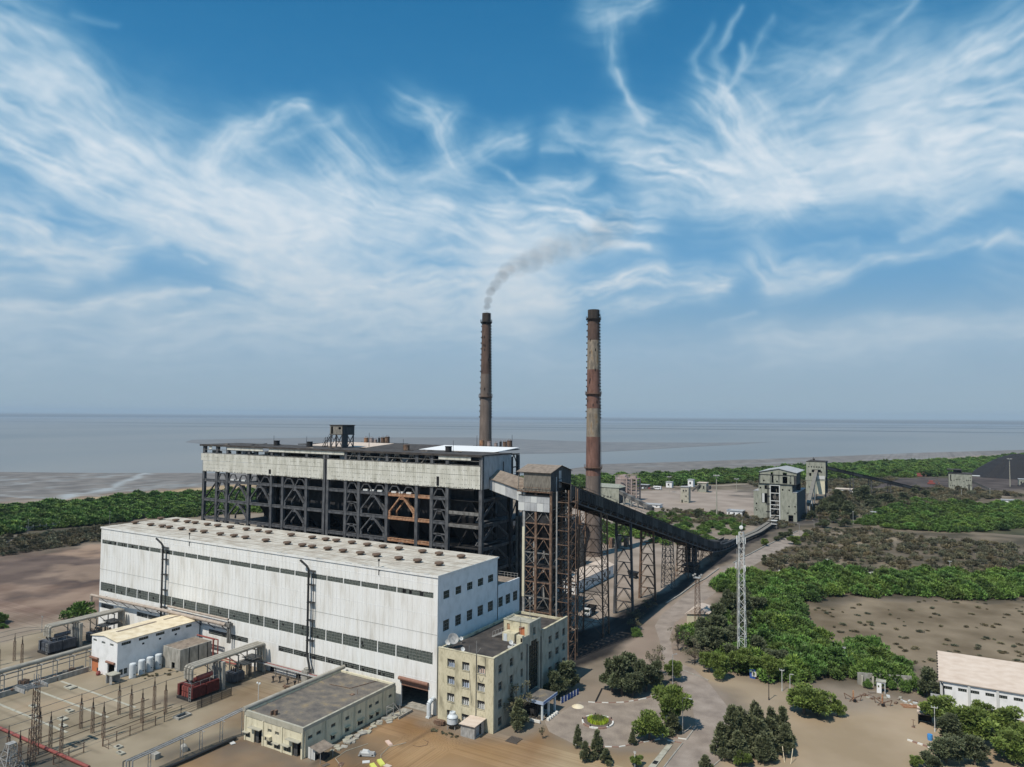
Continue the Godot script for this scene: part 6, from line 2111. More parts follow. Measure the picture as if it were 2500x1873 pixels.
	m.pipe([V(-83.7,4.5,60),V(-83.7,4.5,30),V(-84.0,4.5,19),V(-84.2,4.4,2)],.5,12)
	part("pipe",m,M.duct,fp)
	m = MB.new()
	m.pipe([V(-82.7,3.9,60),V(-82.7,3.9,2)],.16,8)
	m.pipe([V(-82.2,3.1,60),V(-82.2,3.1,20)],.1,6)
	part("small_pipe",m,M.steel_mid,fp)
	for z in [41.6,37.8,34.4,30.7,27.4,23.9,20.3,16,11,6]:
		m = MB.new()
		for x in [-84.3,-82.6]: m.bar(V(x,0,z),V(x,4.1,z),.14)
		m.bar(V(-84.5,3.95,z),V(-82.0,3.95,z),.14); m.bar(V(-84.3,1.6,z),V(-82.6,1.6,z),.08)
		part("trestle",m,M.galv,fp)
	m = MB.new()
	m.bx(-81.3,-80.9,0,1.1,21.5,58); m.bx(-83.2,-82.8,0,1.0,21.5,58)
	single("trench_wall",m,M.concrete,"long dark-grey concrete trench wall below the fat pipe","wall")
	for k in 9:
		m = MB.new()
		var s := R(.4,.8)
		m.bx(-s,s,0,R(.5,1.8),-s,s)
		m.tube(V(0,.5,-s),V(0,.5,-s - .6),.3,.3,10)
		m.lathe(V(R(-.4,.4),.6,s),[Vector2(0,0),Vector2(.4,.2),Vector2(.4,.5),Vector2(0,.6)],10)
		var o := single("valve_gear",m,M.steel_mid if k % 2 else M.steel_rust,"greasy valve or pump standing beside the trench under the fat pipe","machinery","valves and pumps under the fat pipe")
		o.position = V(-82.0 + R(-.6,.6),0,24.5 + k*1.6)
		o.rotation.y = R(0,3)
	for q in [[-75.8,-73.2,28.0,29.6],[-66.5,-64.5,40.0,41.2],[-60.5,-58.5,37.6,38.8],[-63,-61.4,35.0,36.0],[-57.2,-55.4,39.4,40.2],[-71.5,-69.5,37.5,38.5],[-40,-38.6,39.0,40.0],[-37.6,-36.0,40.2,41.0]]:
		m = MB.new()
		m.bx(q[0],q[1],0,.3,q[2],q[3])
		var o := single("manhole_slab",m,M.cream_grey,"raised concrete manhole slab with a dark opening in the switchyard floor","manhole","manhole slabs in the switchyard")
		m = MB.new()
		m.bx(q[0] + .3,q[0] + 1.0,.3,.32,q[2] + .3,q[3] - .2)
		part("dark_opening",m,M.hole,o)
	for z in [40.6,33.0,27.6]:
		m = MB.new()
		m.bx(-80,-53,0.0,.06,z,z + .5)
		single("concrete_strip",m,M.cream_grey,"flat pale concrete strip crossing the switchyard, " + ["beside the manhole slabs in the middle","between the second row of busbar posts","leading to the switch house door"][[40.6,33.0,27.6].find(z)],"strip")
	# cable tray on lattice posts curving to the low building
	var ct := thing("cable_tray","long curved cable tray on thin posts leading to the low cream building","cable tray")
	for k in 4:
		m = MB.new()
		var o := k*.32
		m.pipe([V(-27.3 + o,.4,46.0 - o),V(-27.3 + o,3.2,46.0 - o),V(-27.4 + o,3.3,38),V(-27.2 + o,3.5,34),V(-26.6 + o,3.9,29),V(-25.6 + o,4.6,26.0),V(-24.6 + o,5.0,22.5),V(-24.2 + o*.7,5.1,17),V(-24.2 + o*.7,5.1,2.0)],.11,6)
		part("cable_run",m,M.galv if k % 2 else M.steel_mid,ct)
	for q in [[-26.6,42.0,3.2],[-26.6,36.2,3.3],[-26.2,32.8,3.5],[-25.8,29.0,3.9],[-25.0,25.0,4.7]]:
		m = MB.new()
		for s in [-.35,.35]: m.bar(V(q[0] + s,0,q[1]),V(q[0] + s,q[2],q[1]),.08)
		for k in 5: m.bar(V(q[0] - .35,k*.7,q[1]),V(q[0] + .35,k*.7 + .6,q[1]),.04)
		m.bar(V(q[0] - .9,q[2] - .1,q[1]),V(q[0] + .9,q[2] - .1,q[1]),.1)
		part("lattice_post",m,M.galv,ct)
	m = MB.new()
	m.pipe([V(-25.4,.4,46),V(-24.6,.4,36),V(-24.4,.4,27)],.28,8)
	single("black_pipe",m,M.pipe_black,"black pipe lying under the curved cable tray","pipe")
	m = MB.new()
	m.tube(V(-29.2,.5,34.0),V(-27.9,.5,34.6),.5,.5,12)
	m.bx(-31.0,-29.6,0,.9,38.0,39.0)
	single("motor_casing",m,M.concrete,"pale round motor casing lying beside the curved cable tray","machinery")
	m = MB.new()
	m.tube(V(-34.3,0,13.7),V(-34.3,3.8,13.7),.08,.06,8)
	m.bar(V(-34.7,3.75,13.7),V(-33.9,3.75,13.7),.07)
	var lp := single("flood_light",m,M.frame,"thin white floodlight pole between the red transformer and the low building","lamp post")
	for s in [-.35,.35]:
		var l := MB.new()
		l.lathe(V(-34.3 + s,3.75,13.7),[Vector2(0,0),Vector2(.2,.1),Vector2(.16,.3),Vector2(0,.36)],8)
		part("lamp",l,M.lamp_glass,lp)
	for k in 4:
		m = MB.new()
		m.lathe(Vector3.ZERO,[Vector2(.45,0),Vector2(.12,.15),Vector2(.14,.7),Vector2(.34,1.1),Vector2(.3,1.25),Vector2(0,1.2)],10)
		var o := single("pipe_funnel",m,M.steel_black,["first","second","third","last"][k] + " from the left of the dark standing funnels on the dirt before the pipe bench","funnel","dark funnels on the dirt")
		o.position = V([-40.7,-39.4,-37.1,-34.6][k],0,[4.3,3.6,3.5,3.8][k])
	m = MB.new()
	for k in 6: m.bar(V(R(-37,-34.8),.15,R(4.4,6)),V(R(-37,-34.8),.35,R(4.4,6)),.18)
	single("scrap_steel",m,M.steel_rust,"scrap steel lying beside the last dark funnel","scrap")

func gy(z: float) -> float:   # underside of the conveyor gallery
	if z > -178.0: return 25.1 + (z + 93.8)*0.25
	var u := clampf((-178.0 - z)/42.0,0.0,1.0)
	return lerpf(4.05,0.9,1.0 - (1.0 - u)*(1.0 - u))

func trestle_frame(m: MB,z: float,xl: float,xr: float,h: float,n: int,leg: float,bar: float,dz: float = 0.0) -> void:
	# an A frame across the conveyor with chevron bracing
	var tl := xl + 0.7
	var tr := xr - 0.7
	m.bar(V(xl,0,z),V(tl,h,z + dz),leg)
	m.bar(V(xr,0,z),V(tr,h,z + dz),leg)
	for k in n:
		var a := float(k)/n
		var b := float(k + 1)/n
		var la := V(lerpf(xl,tl,a),h*a,z + dz*a)
		var ra := V(lerpf(xr,tr,a),h*a,z + dz*a)
		var lb := V(lerpf(xl,tl,b),h*b,z + dz*b)
		var rb := V(lerpf(xr,tr,b),h*b,z + dz*b)
		m.bar(lb,rb,bar)
		m.bar(la,(lb + rb)*0.5,bar); m.bar(ra,(lb + rb)*0.5,bar)

func build_coal() -> void:
	# transfer tower
	var t := thing("transfer_tower","tall coal transfer tower, a rusty sheet house on rusty lattice legs behind the office block","tower")
	var zf := -40.0
	var zb := -51.5
	var legs := [-3.2,0.1,4.2]
	for x in legs:
		for z in [zf - .3,-45.8,zb + .3]:
			var m := MB.new()
			m.bx(x - .3,x + .3,0,40.0,z - .3,z + .3)
			part("leg",m,M.steel_rust if x != -3.2 else M.galv,t)
	var yl := MB.new()
	yl.bx(-3.55,-2.9,14,31.0,zf,zf + .14)
	part("yellow_leg_plate",yl,M.yellow_wall,t)
	for k in 10:
		var y := 3.6 + k*3.55
		var m := MB.new()
		for z in [zf - .3,zb + .3]:
			m.bar(V(-3.2,y,z),V(4.2,y,z),.26)
			m.bar(V(0.1,y - 3.3,z),V(2.2,y - .2,z),.15); m.bar(V(4.2,y - 3.3,z),V(2.2,y - .2,z),.15)
			m.bar(V(-3.2,y - 3.3,z),V(.1,y - .2,z),.14); m.bar(V(.1,y - 3.3,z),V(-3.2,y - .2,z),.12)
		for x in [-3.2,4.2]:
			m.bar(V(x,y,zf - .3),V(x,y,zb + .3),.24)
			m.bar(V(x,y - 3.3,zf),V(x,y - .2,-45.8),.15); m.bar(V(x,y - .2,-45.8),V(x,y - 3.3,zb),.15)
		part("bracing",m,M.steel_rust if k % 3 else M.steel_mid,t)
		if k in [2,4,5,7,8]:
			var d := MB.new()
			d.bx(-3.0,4.0,y - .1,y,zb + .6,zf - .6)
			part("deck",d,M.steel_black,t)
	var h := MB.new()
	h.wall(V(-4.9,0,zf),Vector3.RIGHT,Vector3.BACK,9.1,39.9,44.5,.12,[[.2,1.6,40.2,44.2],[3.9,4.1,40.6,41.6]])
	part("house_front",h,M.clad_dirty,t)
	var rib := MB.new()
	for k in 26: rib.bx(-3.2 + k*.28,-3.12 + k*.28,39.9,44.4,zf,zf + .06)
	part("sheet_rib",rib,M.clad_dirty,t)
	h = MB.new()
	h.wall(V(4.2,0,zf - .12),Vector3.FORWARD,Vector3.RIGHT,11.4,36.0,44.6,.12,[[4.3,5.9,40.5,44.8],[2.6,3.2,39.5,43.5]])
	h.hexa([V(4.08,44.6,zf),V(4.2,44.6,zf),V(4.2,44.6,zb),V(4.08,44.6,zb),V(4.08,45.9,-45.4),V(4.2,45.9,-45.4),V(4.2,45.9,-45.8),V(4.08,45.9,-45.8)])
	h.bx(-4.9,4.08,39.9,44.5,zb,zb + .12)
	part("house_side",h,M.clad_dark,t)
	h = MB.new()
	h.bx(4.22,4.3,40.6,42.6,-45.9,-44.5); h.bx(4.22,4.3,42.8,44.8,-45.7,-44.4); h.bx(4.22,4.28,39.6,43.4,-43.2,-42.8)
	part("light_sheet",h,M.clad_grey,t)
	h = MB.new()
	for s in [[zf + .5,-45.6],[zb - .4,-45.6]]:
		var a := [V(-5.2,44.4,s[0]),V(4.5,44.4,s[0]),V(4.5,46.0,s[1]),V(-5.2,46.0,s[1])]
		h.face(a[0],a[1],a[2],a[3],Vector3.UP)
		for q in 4: a[q] += V(0,.1,0)
		h.face(a[0],a[1],a[2],a[3],Vector3.UP)
	part("house_roof",h,M.roof_rusty,t)
	h = MB.new()
	h.bx(-5.0,4.4,39.6,39.8,zb,zf + .4)
	for k in 10: h.bar(V(-4.9 + k,39.8,zf + .35),V(-4.9 + k,40.8,zf + .35),.07)
	for k in 6: h.bar(V(-4.8,40.2 + k*.75,zf - .3),V(-3.6,40.2 + k*.75,zf - .3),.08)
	h.bar(V(-4.9,40.8,zf + .35),V(4.3,40.8,zf + .35),.07)
	part("house_floor",h,M.steel_rust,t)
	for k in 5:
		for r in 2:
			h = MB.new()
			var xa := -4.7 + k*1.74
			h.bx(xa + .02,xa + 1.72,35.0 + r*2.05,37.0 + r*2.05 - (.4 if r == 1 else 0.0),zf + .1,zf + .16)
			part("hopper_panel",h,M.clad_grey if (k + r) % 3 else M.frame,t)
	h = MB.new()
	h.bx(-4.6,3.9,38.75,38.95,zf + .1,zf + .3)
	h.bx(-4.0,3.6,32.0,39.2,-50.5,zf - .5)
	h.hexa([V(-1,25,-44),V(1,25,-44),V(1,25,-47),V(-1,25,-47),V(-4,32,zf - .5),V(3.6,32,zf - .5),V(3.6,32,-50.5),V(-4,32,-50.5)])
	part("hopper",h,M.steel_black,t)
	# stair tower on its right
	var st := thing("stair_tower","slender rusty stair tower standing right of the coal transfer tower","tower")
	for q in [[5.4,zf - 1.0,40.0],[8.6,zf - 1.0,40.5],[5.4,-46.0,40.0],[8.6,-46.0,40.5],[9.6,-42.8,41.2]]:
		var m := MB.new()
		m.tube(V(q[0],0,q[1]),V(q[0],q[2],q[1]),.22 if q[0] < 9 else .12,.2 if q[0] < 9 else .1,8)
		part("leg",m,M.galv if q[0] < 6 else M.steel_rust,st)
	for k in 11:
		var y := 3.5 + k*3.4
		var m := MB.new()
		m.bar(V(5.4,y,zf - 1),V(8.6,y,zf - 1),.14); m.bar(V(5.4,y,-46),V(8.6,y,-46),.14); m.bar(V(8.6,y,zf - 1),V(8.6,y,-46),.14); m.bar(V(5.4,y,zf - 1),V(5.4,y,-46),.14)
		m.bar(V(8.6,y - 3.3,zf - 1),V(8.6,y - .1,-46),.1); m.bar(V(8.6,y,-42.8),V(9.6,y,-42.8),.1)
		m.bx(5.6,8.4,y - .06,y,-45.8,-44.6)
		part("landing",m,M.steel_rust,st)
		m = MB.new()
		for s in [0,1]:
			var xa = 5.9 + s*1.5
			var y0 = y - 3.4 + s*1.7
			m.bar(V(xa,y0,-41.4 if s == 0 else -44.8),V(xa,y0 + 1.7,-44.8 if s == 0 else -41.4),.08,.25)
			m.bar(V(xa + .9,y0,-41.4 if s == 0 else -44.8),V(xa + .9,y0 + 1.7,-44.8 if s == 0 else -41.4),.08,.25)
			m.bar(V(xa + .9,y0 + 1,-41.4 if s == 0 else -44.8),V(xa + .9,y0 + 2.7,-44.8 if s == 0 else -41.4),.05)
			for q in 8: m.bx(xa,xa + .9,y0 + q*.21,y0 + q*.21 + .04,(lerpf(-41.4,-44.8,q/8.0) if s == 0 else lerpf(-44.8,-41.4,q/8.0)) - .15,(lerpf(-41.4,-44.8,q/8.0) if s == 0 else lerpf(-44.8,-41.4,q/8.0)) + .1)
		part("flight",m,M.steel_black,st)
	# short gallery into the boiler house
	var g := thing("coal_chute_gallery","short sloping sheet-roofed gallery joining the transfer tower to the boiler house","gallery")
	for k in 6:
		var m := MB.new()
		var xa := -14.3 + k*1.62
		var ya := 42.0 - k*.42
		m.hexa([V(xa,ya - 2.7,-41.6),V(xa + 1.58,ya - 3.1,-41.6),V(xa + 1.58,ya - 3.1,-41.7),V(xa,ya - 2.7,-41.7),V(xa,ya,-41.6),V(xa + 1.58,ya - .4,-41.6),V(xa + 1.58,ya - .4,-41.7),V(xa,ya,-41.7)])
		part("side_panel",m,[M.clad_grey,M.frame,M.frame,M.clad_grey,M.clad_grey,M.frame][k],g)
	var gm := MB.new()
	for s in [[-41.2,-45.6],[-50.2,-45.6]]:
		var a := [V(-14.5,42.2,s[0]),V(-4.6,39.7,s[0]),V(-4.6,41.9,s[1]),V(-14.5,44.2,s[1])]
		gm.face(a[0],a[1],a[2],a[3],Vector3.UP)
		for q in 4: a[q] += V(0,.12,0)
		gm.face(a[0],a[1],a[2],a[3],Vector3.UP)
	part("roof",gm,M.roof_rusty,g)
	gm = MB.new()
	gm.hexa([V(-14.3,39.0,-41.8),V(-4.7,36.6,-41.8),V(-4.7,36.6,-49.6),V(-14.3,39.0,-49.6),V(-14.3,39.3,-41.8),V(-4.7,36.9,-41.8),V(-4.7,36.9,-49.6),V(-14.3,39.3,-49.6)])
	gm.hexa([V(-14.3,39.0,-49.6),V(-4.7,36.6,-49.6),V(-4.7,36.6,-49.7),V(-14.3,39.0,-49.7),V(-14.3,42.0,-49.6),V(-4.7,39.5,-49.6),V(-4.7,39.5,-49.7),V(-14.3,42.0,-49.7)])
	part("floor",gm,M.steel_black,g)

	# the long conveyor gallery down to the crusher house
	var c := thing("conveyor_gallery","long black conveyor gallery sloping down from the transfer tower to the crusher house","conveyor")
	var zs := []
	var z := -44.5
	while z > -222.0:
		zs.append(z)
		z -= 5.0
	for i in zs.size() - 1:
		var za: float = zs[i]
		var zc: float = zs[i + 1]
		var ya := gy(za)
		var yc := gy(zc)
		var hh := 4.3 if za > -185 else 3.0
		var m := MB.new()
		m.hexa([V(1.9,ya + .9,za),V(7.5,ya + .9,za),V(7.5,yc + .9,zc),V(1.9,yc + .9,zc),V(1.9,ya + 1.1,za),V(7.5,ya + 1.1,za),V(7.5,yc + 1.1,zc),V(1.9,yc + 1.1,zc)])
		part("deck",m,M.steel_black,c)
		for x in [1.9,7.5]:
			m = MB.new()
			m.bar(V(x,ya + .1,za),V(x,yc + .1,zc),.3); m.bar(V(x,ya + hh - .4,za),V(x,yc + hh - .4,zc),.3)
			m.bar(V(x,ya,za),V(x,ya + hh - .3,za),.2); m.bar(V(x,ya + .1,za),V(x,yc + hh - .4,zc),.16)
			m.bar(V(x,ya + hh + .55,za),V(x,yc + hh + .55,zc),.06)
			m.bar(V(x,ya + hh - .3,za),V(x,ya + hh + .6,za),.06)
			part("truss",m,M.steel_dark if x > 5 else M.steel_black,c)
			m = MB.new()
			for q in 3:
				var ua := (q + .06)/3.0
				var ub := (q + .94)/3.0
				var pa := lerpf(ya,yc,ua)
				var pb := lerpf(ya,yc,ub)
				var wa := lerpf(za,zc,ua)
				var wb := lerpf(za,zc,ub)
				var s := .1 if x > 5 else -.1
				m.hexa([V(x - .1 + s,pa + 1.3,wa),V(x + .05 + s,pa + 1.3,wa),V(x + .05 + s,pb + 1.3,wb),V(x - .1 + s,pb + 1.3,wb),V(x - .1 + s,pa + hh - .5,wa),V(x + .05 + s,pa + hh - .5,wa),V(x + .05 + s,pb + hh - .5,wb),V(x - .1 + s,pb + hh - .5,wb)])
			part("side_panel",m,M.steel_black if i % 3 else M.clad_dark,c)
		m = MB.new()
		for q in 3:
			var u := q/3.0
			m.bx(1.9,7.5,lerpf(ya,yc,u),lerpf(ya,yc,u) + .18,lerpf(za,zc,u) - .12,lerpf(za,zc,u) + .12)
		m.bar(V(1.9,ya + .1,za),V(7.5,yc + .1,zc),.12); m.bar(V(7.5,ya + .1,za),V(1.9,yc + .1,zc),.12)
		part("cross_beam",m,M.steel_black,c)
		m = MB.new()
		for bx in [[2.5,4.3],[5.1,6.9]]:
			m.hexa([V(bx[0],ya + 1.9,za),V(bx[1],ya + 1.9,za),V(bx[1],yc + 1.9,zc),V(bx[0],yc + 1.9,zc),V(bx[0],ya + 2.1,za),V(bx[1],ya + 2.1,za),V(bx[1],yc + 2.1,zc),V(bx[0],yc + 2.1,zc)])
		part("belt",m,M.black_rubber,c)
		m = MB.new()
		if i < 30:
			m.hexa([V(1.6,ya + hh - .25,za),V(4.7,ya + hh + .35,za),V(4.7,yc + hh + .35,zc),V(1.6,yc + hh - .25,zc),V(1.6,ya + hh - .15,za),V(4.7,ya + hh + .45,za),V(4.7,yc + hh + .45,zc),V(1.6,yc + hh - .15,zc)])
			m.hexa([V(4.7,ya + hh + .35,za),V(7.8,ya + hh - .25,za),V(7.8,yc + hh - .25,zc),V(4.7,yc + hh + .35,zc),V(4.7,ya + hh + .45,za),V(7.8,ya + hh - .15,za),V(7.8,yc + hh - .15,zc),V(4.7,yc + hh + .45,zc)])
			part("roof_sheet",m,M.steel_black if i % 4 else M.roof_dark,c)
	# ground-level belts beyond the dip
	for b in 2:
		var cv := thing("ground_conveyor",["left","right"][b] + " of the two covered belts running along the ground to the crusher house","conveyor","ground conveyors")
		var x0 := 3.4 + b*2.6
		for i in 15:
			var za := -219.5 - i*6.2
			var zc := za - 6.0
			if b == 1 and i > 13: continue
			var xa := lerpf(x0,x0 + 3.6,clampf(i/6.0,0,1))
			var xc := lerpf(x0,x0 + 3.6,clampf((i + 1)/6.0,0,1))
			var ya := 1.0 + (1.4 if i > 11 else 0.0)*(i - 11)*.4
			var m := MB.new()
			m.hexa([V(xa,ya,za),V(xa + 1.7,ya,za),V(xc + 1.7,ya,zc),V(xc,ya,zc),V(xa,ya + .9,za),V(xa + 1.7,ya + .9,za),V(xc + 1.7,ya + .9,zc),V(xc,ya + .9,zc)])
			part("side",m,M.steel_black,cv)
			m = MB.new()
			m.hexa([V(xa - .1,ya + .9,za),V(xa + 1.8,ya + .9,za),V(xc + 1.8,ya + .9,zc),V(xc - .1,ya + .9,zc),V(xa - .1,ya + 1.05,za),V(xa + 1.8,ya + 1.05,za),V(xc + 1.8,ya + 1.05,zc),V(xc - .1,ya + 1.05,zc)])
			part("cover",m,M.clad_dirty,cv)
			m = MB.new()
			for xx in [xa + .1,xa + 1.6]: m.bar(V(xx,0,za),V(xx,ya,za),.16)
			part("stand",m,M.steel_black,cv)
	var dr := thing("drive_house","small drive platform on legs beside the ground conveyors","platform","",V(12.5,0,-284))
	var dm := MB.new()
	dm.bx(-1.5,1.5,2.4,2.6,-1.5,1.5); dm.bx(-1.5,1.5,4.2,4.35,-1.5,1.5)
	part("deck",dm,M.frame,dr)
	dm = MB.new()
	for q in [[-1.3,-1.3],[1.3,-1.3],[-1.3,1.3],[1.3,1.3]]: dm.bar(V(q[0],0,q[1]),V(q[0],4.2,q[1]),.16)
	dm.bx(-.8,.8,2.6,3.6,-.7,.7)
	part("frame",dm,M.steel_mid,dr)
	# trestles
	var tl := ["first conveyor trestle from the transfer tower, a four-legged lattice","second conveyor trestle from the transfer tower, two splayed legs","third conveyor trestle from the transfer tower, two splayed legs","fourth conveyor trestle, a slim box lattice","fifth conveyor trestle, slender legs before the take-up","trestle holding the conveyor's hanging take-up weights","short lattice bent nearest the conveyor's foot","lowest bent at the conveyor's dip"]
	var td := [[-64.5,4.0,0.9,8.5,9,.34],[-86.0,0.0,2.1,7.9,7,.62],[-107.0,0.0,2.2,7.6,6,.55],[-126.0,3.6,3.7,7.5,8,.2],[-144.0,0.0,2.6,7.4,6,.22],[-156.0,8.0,2.4,7.2,5,.24],[-178.0,3.0,2.6,7.2,2,.18],[-193.0,2.0,2.6,7.2,1,.16]]
	for k in td.size():
		var d = td[k]
		var o := thing("conveyor_trestle",tl[k],"trestle","trestles under the long conveyor")
		var hgt := gy(d[0]) - .05
		for s in ([-1,1] if d[1] > 0.0 else [0]):
			var m := MB.new()
			trestle_frame(m,d[0] + s*d[1]*.5,d[2],d[3],gy(d[0] + s*d[1]*.5) - .05,d[4],d[5],.12 if d[1] > 0 else .2)
			part("frame",m,M.steel_rust if k % 2 == 0 else M.steel_dark,o)
			if d[1] == 0.0:
				m = MB.new()
				trestle_frame(m,d[0] - 1.2,d[2] + .2,d[3] - .2,gy(d[0]) - .3,d[4],.2,.12,1.0)
				part("rear_frame",m,M.steel_rust,o)
		if d[1] > 0.0:
			for x in [d[2],d[3]]:
				var m := MB.new()
				var n: int = d[4]
				var za: float = d[0] + d[1]*.5
				var zc: float = d[0] - d[1]*.5
				var sh: float = .7 if x < 5 else -.7
				for q in n:
					var a := float(q)/n
					var b := float(q + 1)/n
					m.bar(V(x + sh*a,hgt*a,za),V(x + sh*b,hgt*b,zc),.11); m.bar(V(x + sh*a,hgt*a,zc),V(x + sh*b,hgt*b,za),.11)
					m.bar(V(x + sh*b,minf(hgt*b,gy(zc)),za),V(x + sh*b,minf(hgt*b,gy(zc)),zc),.11)
				part("side_bracing",m,M.steel_rust,o)
	for k in 2:
		var m := MB.new()
		m.bx(2.9 + k*2.5,4.4 + k*2.5,3.6,9.2,-157.5,-155.0)
		m.bar(V(3.6 + k*2.5,9.2,-156.3),V(3.6 + k*2.5,11.5,-156.3),.2)
		single("take_up_weight",m,M.steel_black,["left","right"][k] + " black weight box hanging under the conveyor in its trestle","weight","take-up weights")
	var hk := MB.new()
	hk.bx(2.4,7.4,2.6,2.9,-160,-152); hk.bx(3.0,7.0,0,1.6,-161,-153)
	single("take_up_pit",hk,M.steel_black,"black coal-heaped pit below the hanging weights","pit")

	# precipitators and ducts behind the tower
	var e := thing("precipitator","soot-black dust precipitator casing with ribs, behind the transfer tower","industrial plant")
	for k in 3:
		var m := MB.new()
		var zz := -100.0 - k*13.5
		m.bx(-60,-33.5,7.0,20.5 - k*.4,zz - 12.5,zz)
		var x := -59.0
		for q in 6: m.bx(-33.5,-33.25,7.0,20.0,zz - 1.2 - q*2.2,zz - 1.0 - q*2.2)
		part("casing",m,M.steel_black if k < 2 else M.clad_dark,e)
		m = MB.new()
		for q in 2: m.hexa([V(-38,2,zz - 4 - q*6),V(-37,2,zz - 4 - q*6),V(-37,2,zz - 5 - q*6),V(-38,2,zz - 5 - q*6),V(-42,7,zz - .5 - q*6),V(-33.6,7,zz - .5 - q*6),V(-33.6,7,zz - 6.3 - q*6),V(-42,7,zz - 6.3 - q*6)])
		part("hopper",m,M.steel_black,e)
		m = MB.new()
		for q in 5: m.bar(V(-33.8,0,zz - .3 - q*3),V(-33.8,7,zz - .3 - q*3),.3)
		m.bx(-34.5,-32.6,6.6,6.8,zz - 12.5,zz)
		for q in 6: m.bar(V(-32.7,6.8,zz - q*2.4),V(-32.7,7.9,zz - q*2.4),.06)
		m.bar(V(-32.7,7.9,zz),V(-32.7,7.9,zz - 12.5),.06)
		part("walkway",m,M.steel_rust,e)
	var vd := MB.new()
	vd.tube(V(-32.5,1,-136),V(-32.5,14.5,-136),2.6,2.6,18)
	vd.tube(V(-32.5,14.5,-136),V(-32.5,16,-136),2.6,1.4,18)
	single("ash_silo",vd,M.clad_dark,"dark grey round ash silo at the corner of the black precipitator","silo")
	vd = MB.new()
	vd.pipe([V(-46,14,-140),V(-46,14,-152),V(-41,12,-160)],2.0,12)
	single("flue_duct",vd,M.steel_black,"fat black flue duct between the precipitator and the right chimney","duct")
	for k in 3:
		var m := MB.new()
		m.bx(-40.5 + k*2.4,-38.9 + k*2.4,0,R(4,7),-187 - k*3,-184.5 - k*3)
		single("rusty_casing",m,M.steel_rust if k != 1 else M.clad_dirty,["left","middle","right"][k] + " of the rusty casings standing behind the right chimney's foot","machinery","casings behind the chimney")
	# long shed,lorry,cart
	var ls := thing("long_shed","long low white shed with a pale pink roof behind the first conveyor trestle","shed")
	var m2 := MB.new()
	var lh := []
	for k in 6: lh.append([3 + k*5.0,4.2 + k*5.0,1.2,2.6])
	m2.wall(V(-17.1,0,-100.5),Vector3.FORWARD,Vector3.RIGHT,32.0,0.0,4.2,.2,lh)
	m2.bx(-24.5,-17.1,0,4.2,-100.5,-100.3)
	m2.bx(-24.7,-24.5,0,4.2,-132.5,-100.3)
	part("wall",m2,M.white_plain,ls)
	for w in lh: window(ls,V(-17.1,0,-100.5),Vector3.FORWARD,Vector3.RIGHT,w[0],w[1],1.2,2.6,.12,2,1,M.glass_dark,M.frame_grey,.08)
	m2 = MB.new()
	m2.hexa([V(-25,4.3,-100),V(-16.7,4.2,-100),V(-16.7,4.2,-132.8),V(-25,4.3,-132.8),V(-22,5.4,-100),V(-20,5.4,-100),V(-20,5.4,-132.8),V(-22,5.4,-132.8)])
	part("roof",m2,M.roof_pink,ls)
	var lo := thing("lorry","white-cabbed lorry with a dark load bed parked behind the first conveyor trestle","lorry","",V(-3.6,0,-80.8),.08)
	m2 = MB.new()
	m2.hexa([V(-1.05,.6,2.9),V(1.05,.6,2.9),V(1.05,.6,1.3),V(-1.05,.6,1.3),V(-1.0,2.3,2.5),V(1.0,2.3,2.5),V(1.0,2.3,1.3),V(-1.0,2.3,1.3)])
	m2.bx(-.8,.8,.5,1.3,2.9,3.5)
	var cab := part("cab",m2,M.frame,lo)
	m2 = MB.new()
	m2.face(V(-.9,1.4,2.78),V(.9,1.4,2.78),V(.85,2.1,2.6),V(-.85,2.1,2.6),V(0,.2,1))
	part("windscreen",m2,M.glass_dark,cab)
	m2 = MB.new()
	m2.wall(V(-1.15,0,1.1),Vector3.RIGHT,Vector3.BACK,2.3,1.0,2.3,.08,[])
	m2.bx(-1.15,-1.05,1.0,2.3,-3.0,1.0); m2.bx(1.05,1.15,1.0,2.3,-3.0,1.0); m2.bx(-1.05,1.05,1.0,2.3,-3.0,-2.9); m2.bx(-1.05,1.05,.95,1.1,-2.9,1.0)
	part("load_bed",m2,M.steel_black,lo)
	for q in [[-1.0,2.2],[1.0,2.2],[-1.0,-1.6],[1.0,-1.6]]:
		m2 = MB.new()
		m2.tube(V(q[0] - .15,.5,q[1]),V(q[0] + .15,.5,q[1]),.5,.5,14)
		part("wheel",m2,M.black_rubber,lo)
	var ca := thing("tipper_cart","dark tipping cart standing on the pink dust between the second and third trestles","cart","",V(-9.6,0,-133.2))
	m2 = MB.new()
	m2.hexa([V(-1.5,.9,.8),V(1.2,.9,.8),V(1.2,.9,-.8),V(-1.5,.9,-.8),V(-2.0,2.6,1.2),V(1.8,2.3,1.2),V(1.8,2.3,-1.2),V(-2.0,2.6,-1.2)])
	part("bucket",m2,M.steel_black,ca)
	m2 = MB.new()
	for q in [[-1.0,.9],[1.0,.9],[-1.0,-.9],[1.0,-.9]]: m2.tube(V(q[0],.45,q[1] - .12),V(q[0],.45,q[1] + .12),.45,.45,12)
	part("wheel",m2,M.black_rubber,ca)

	# crusher house
	var k := thing("crusher_house","tall battered grey-green crusher house with a full-height steel doorway and a low gable","building")
	var zc2 := -316.0
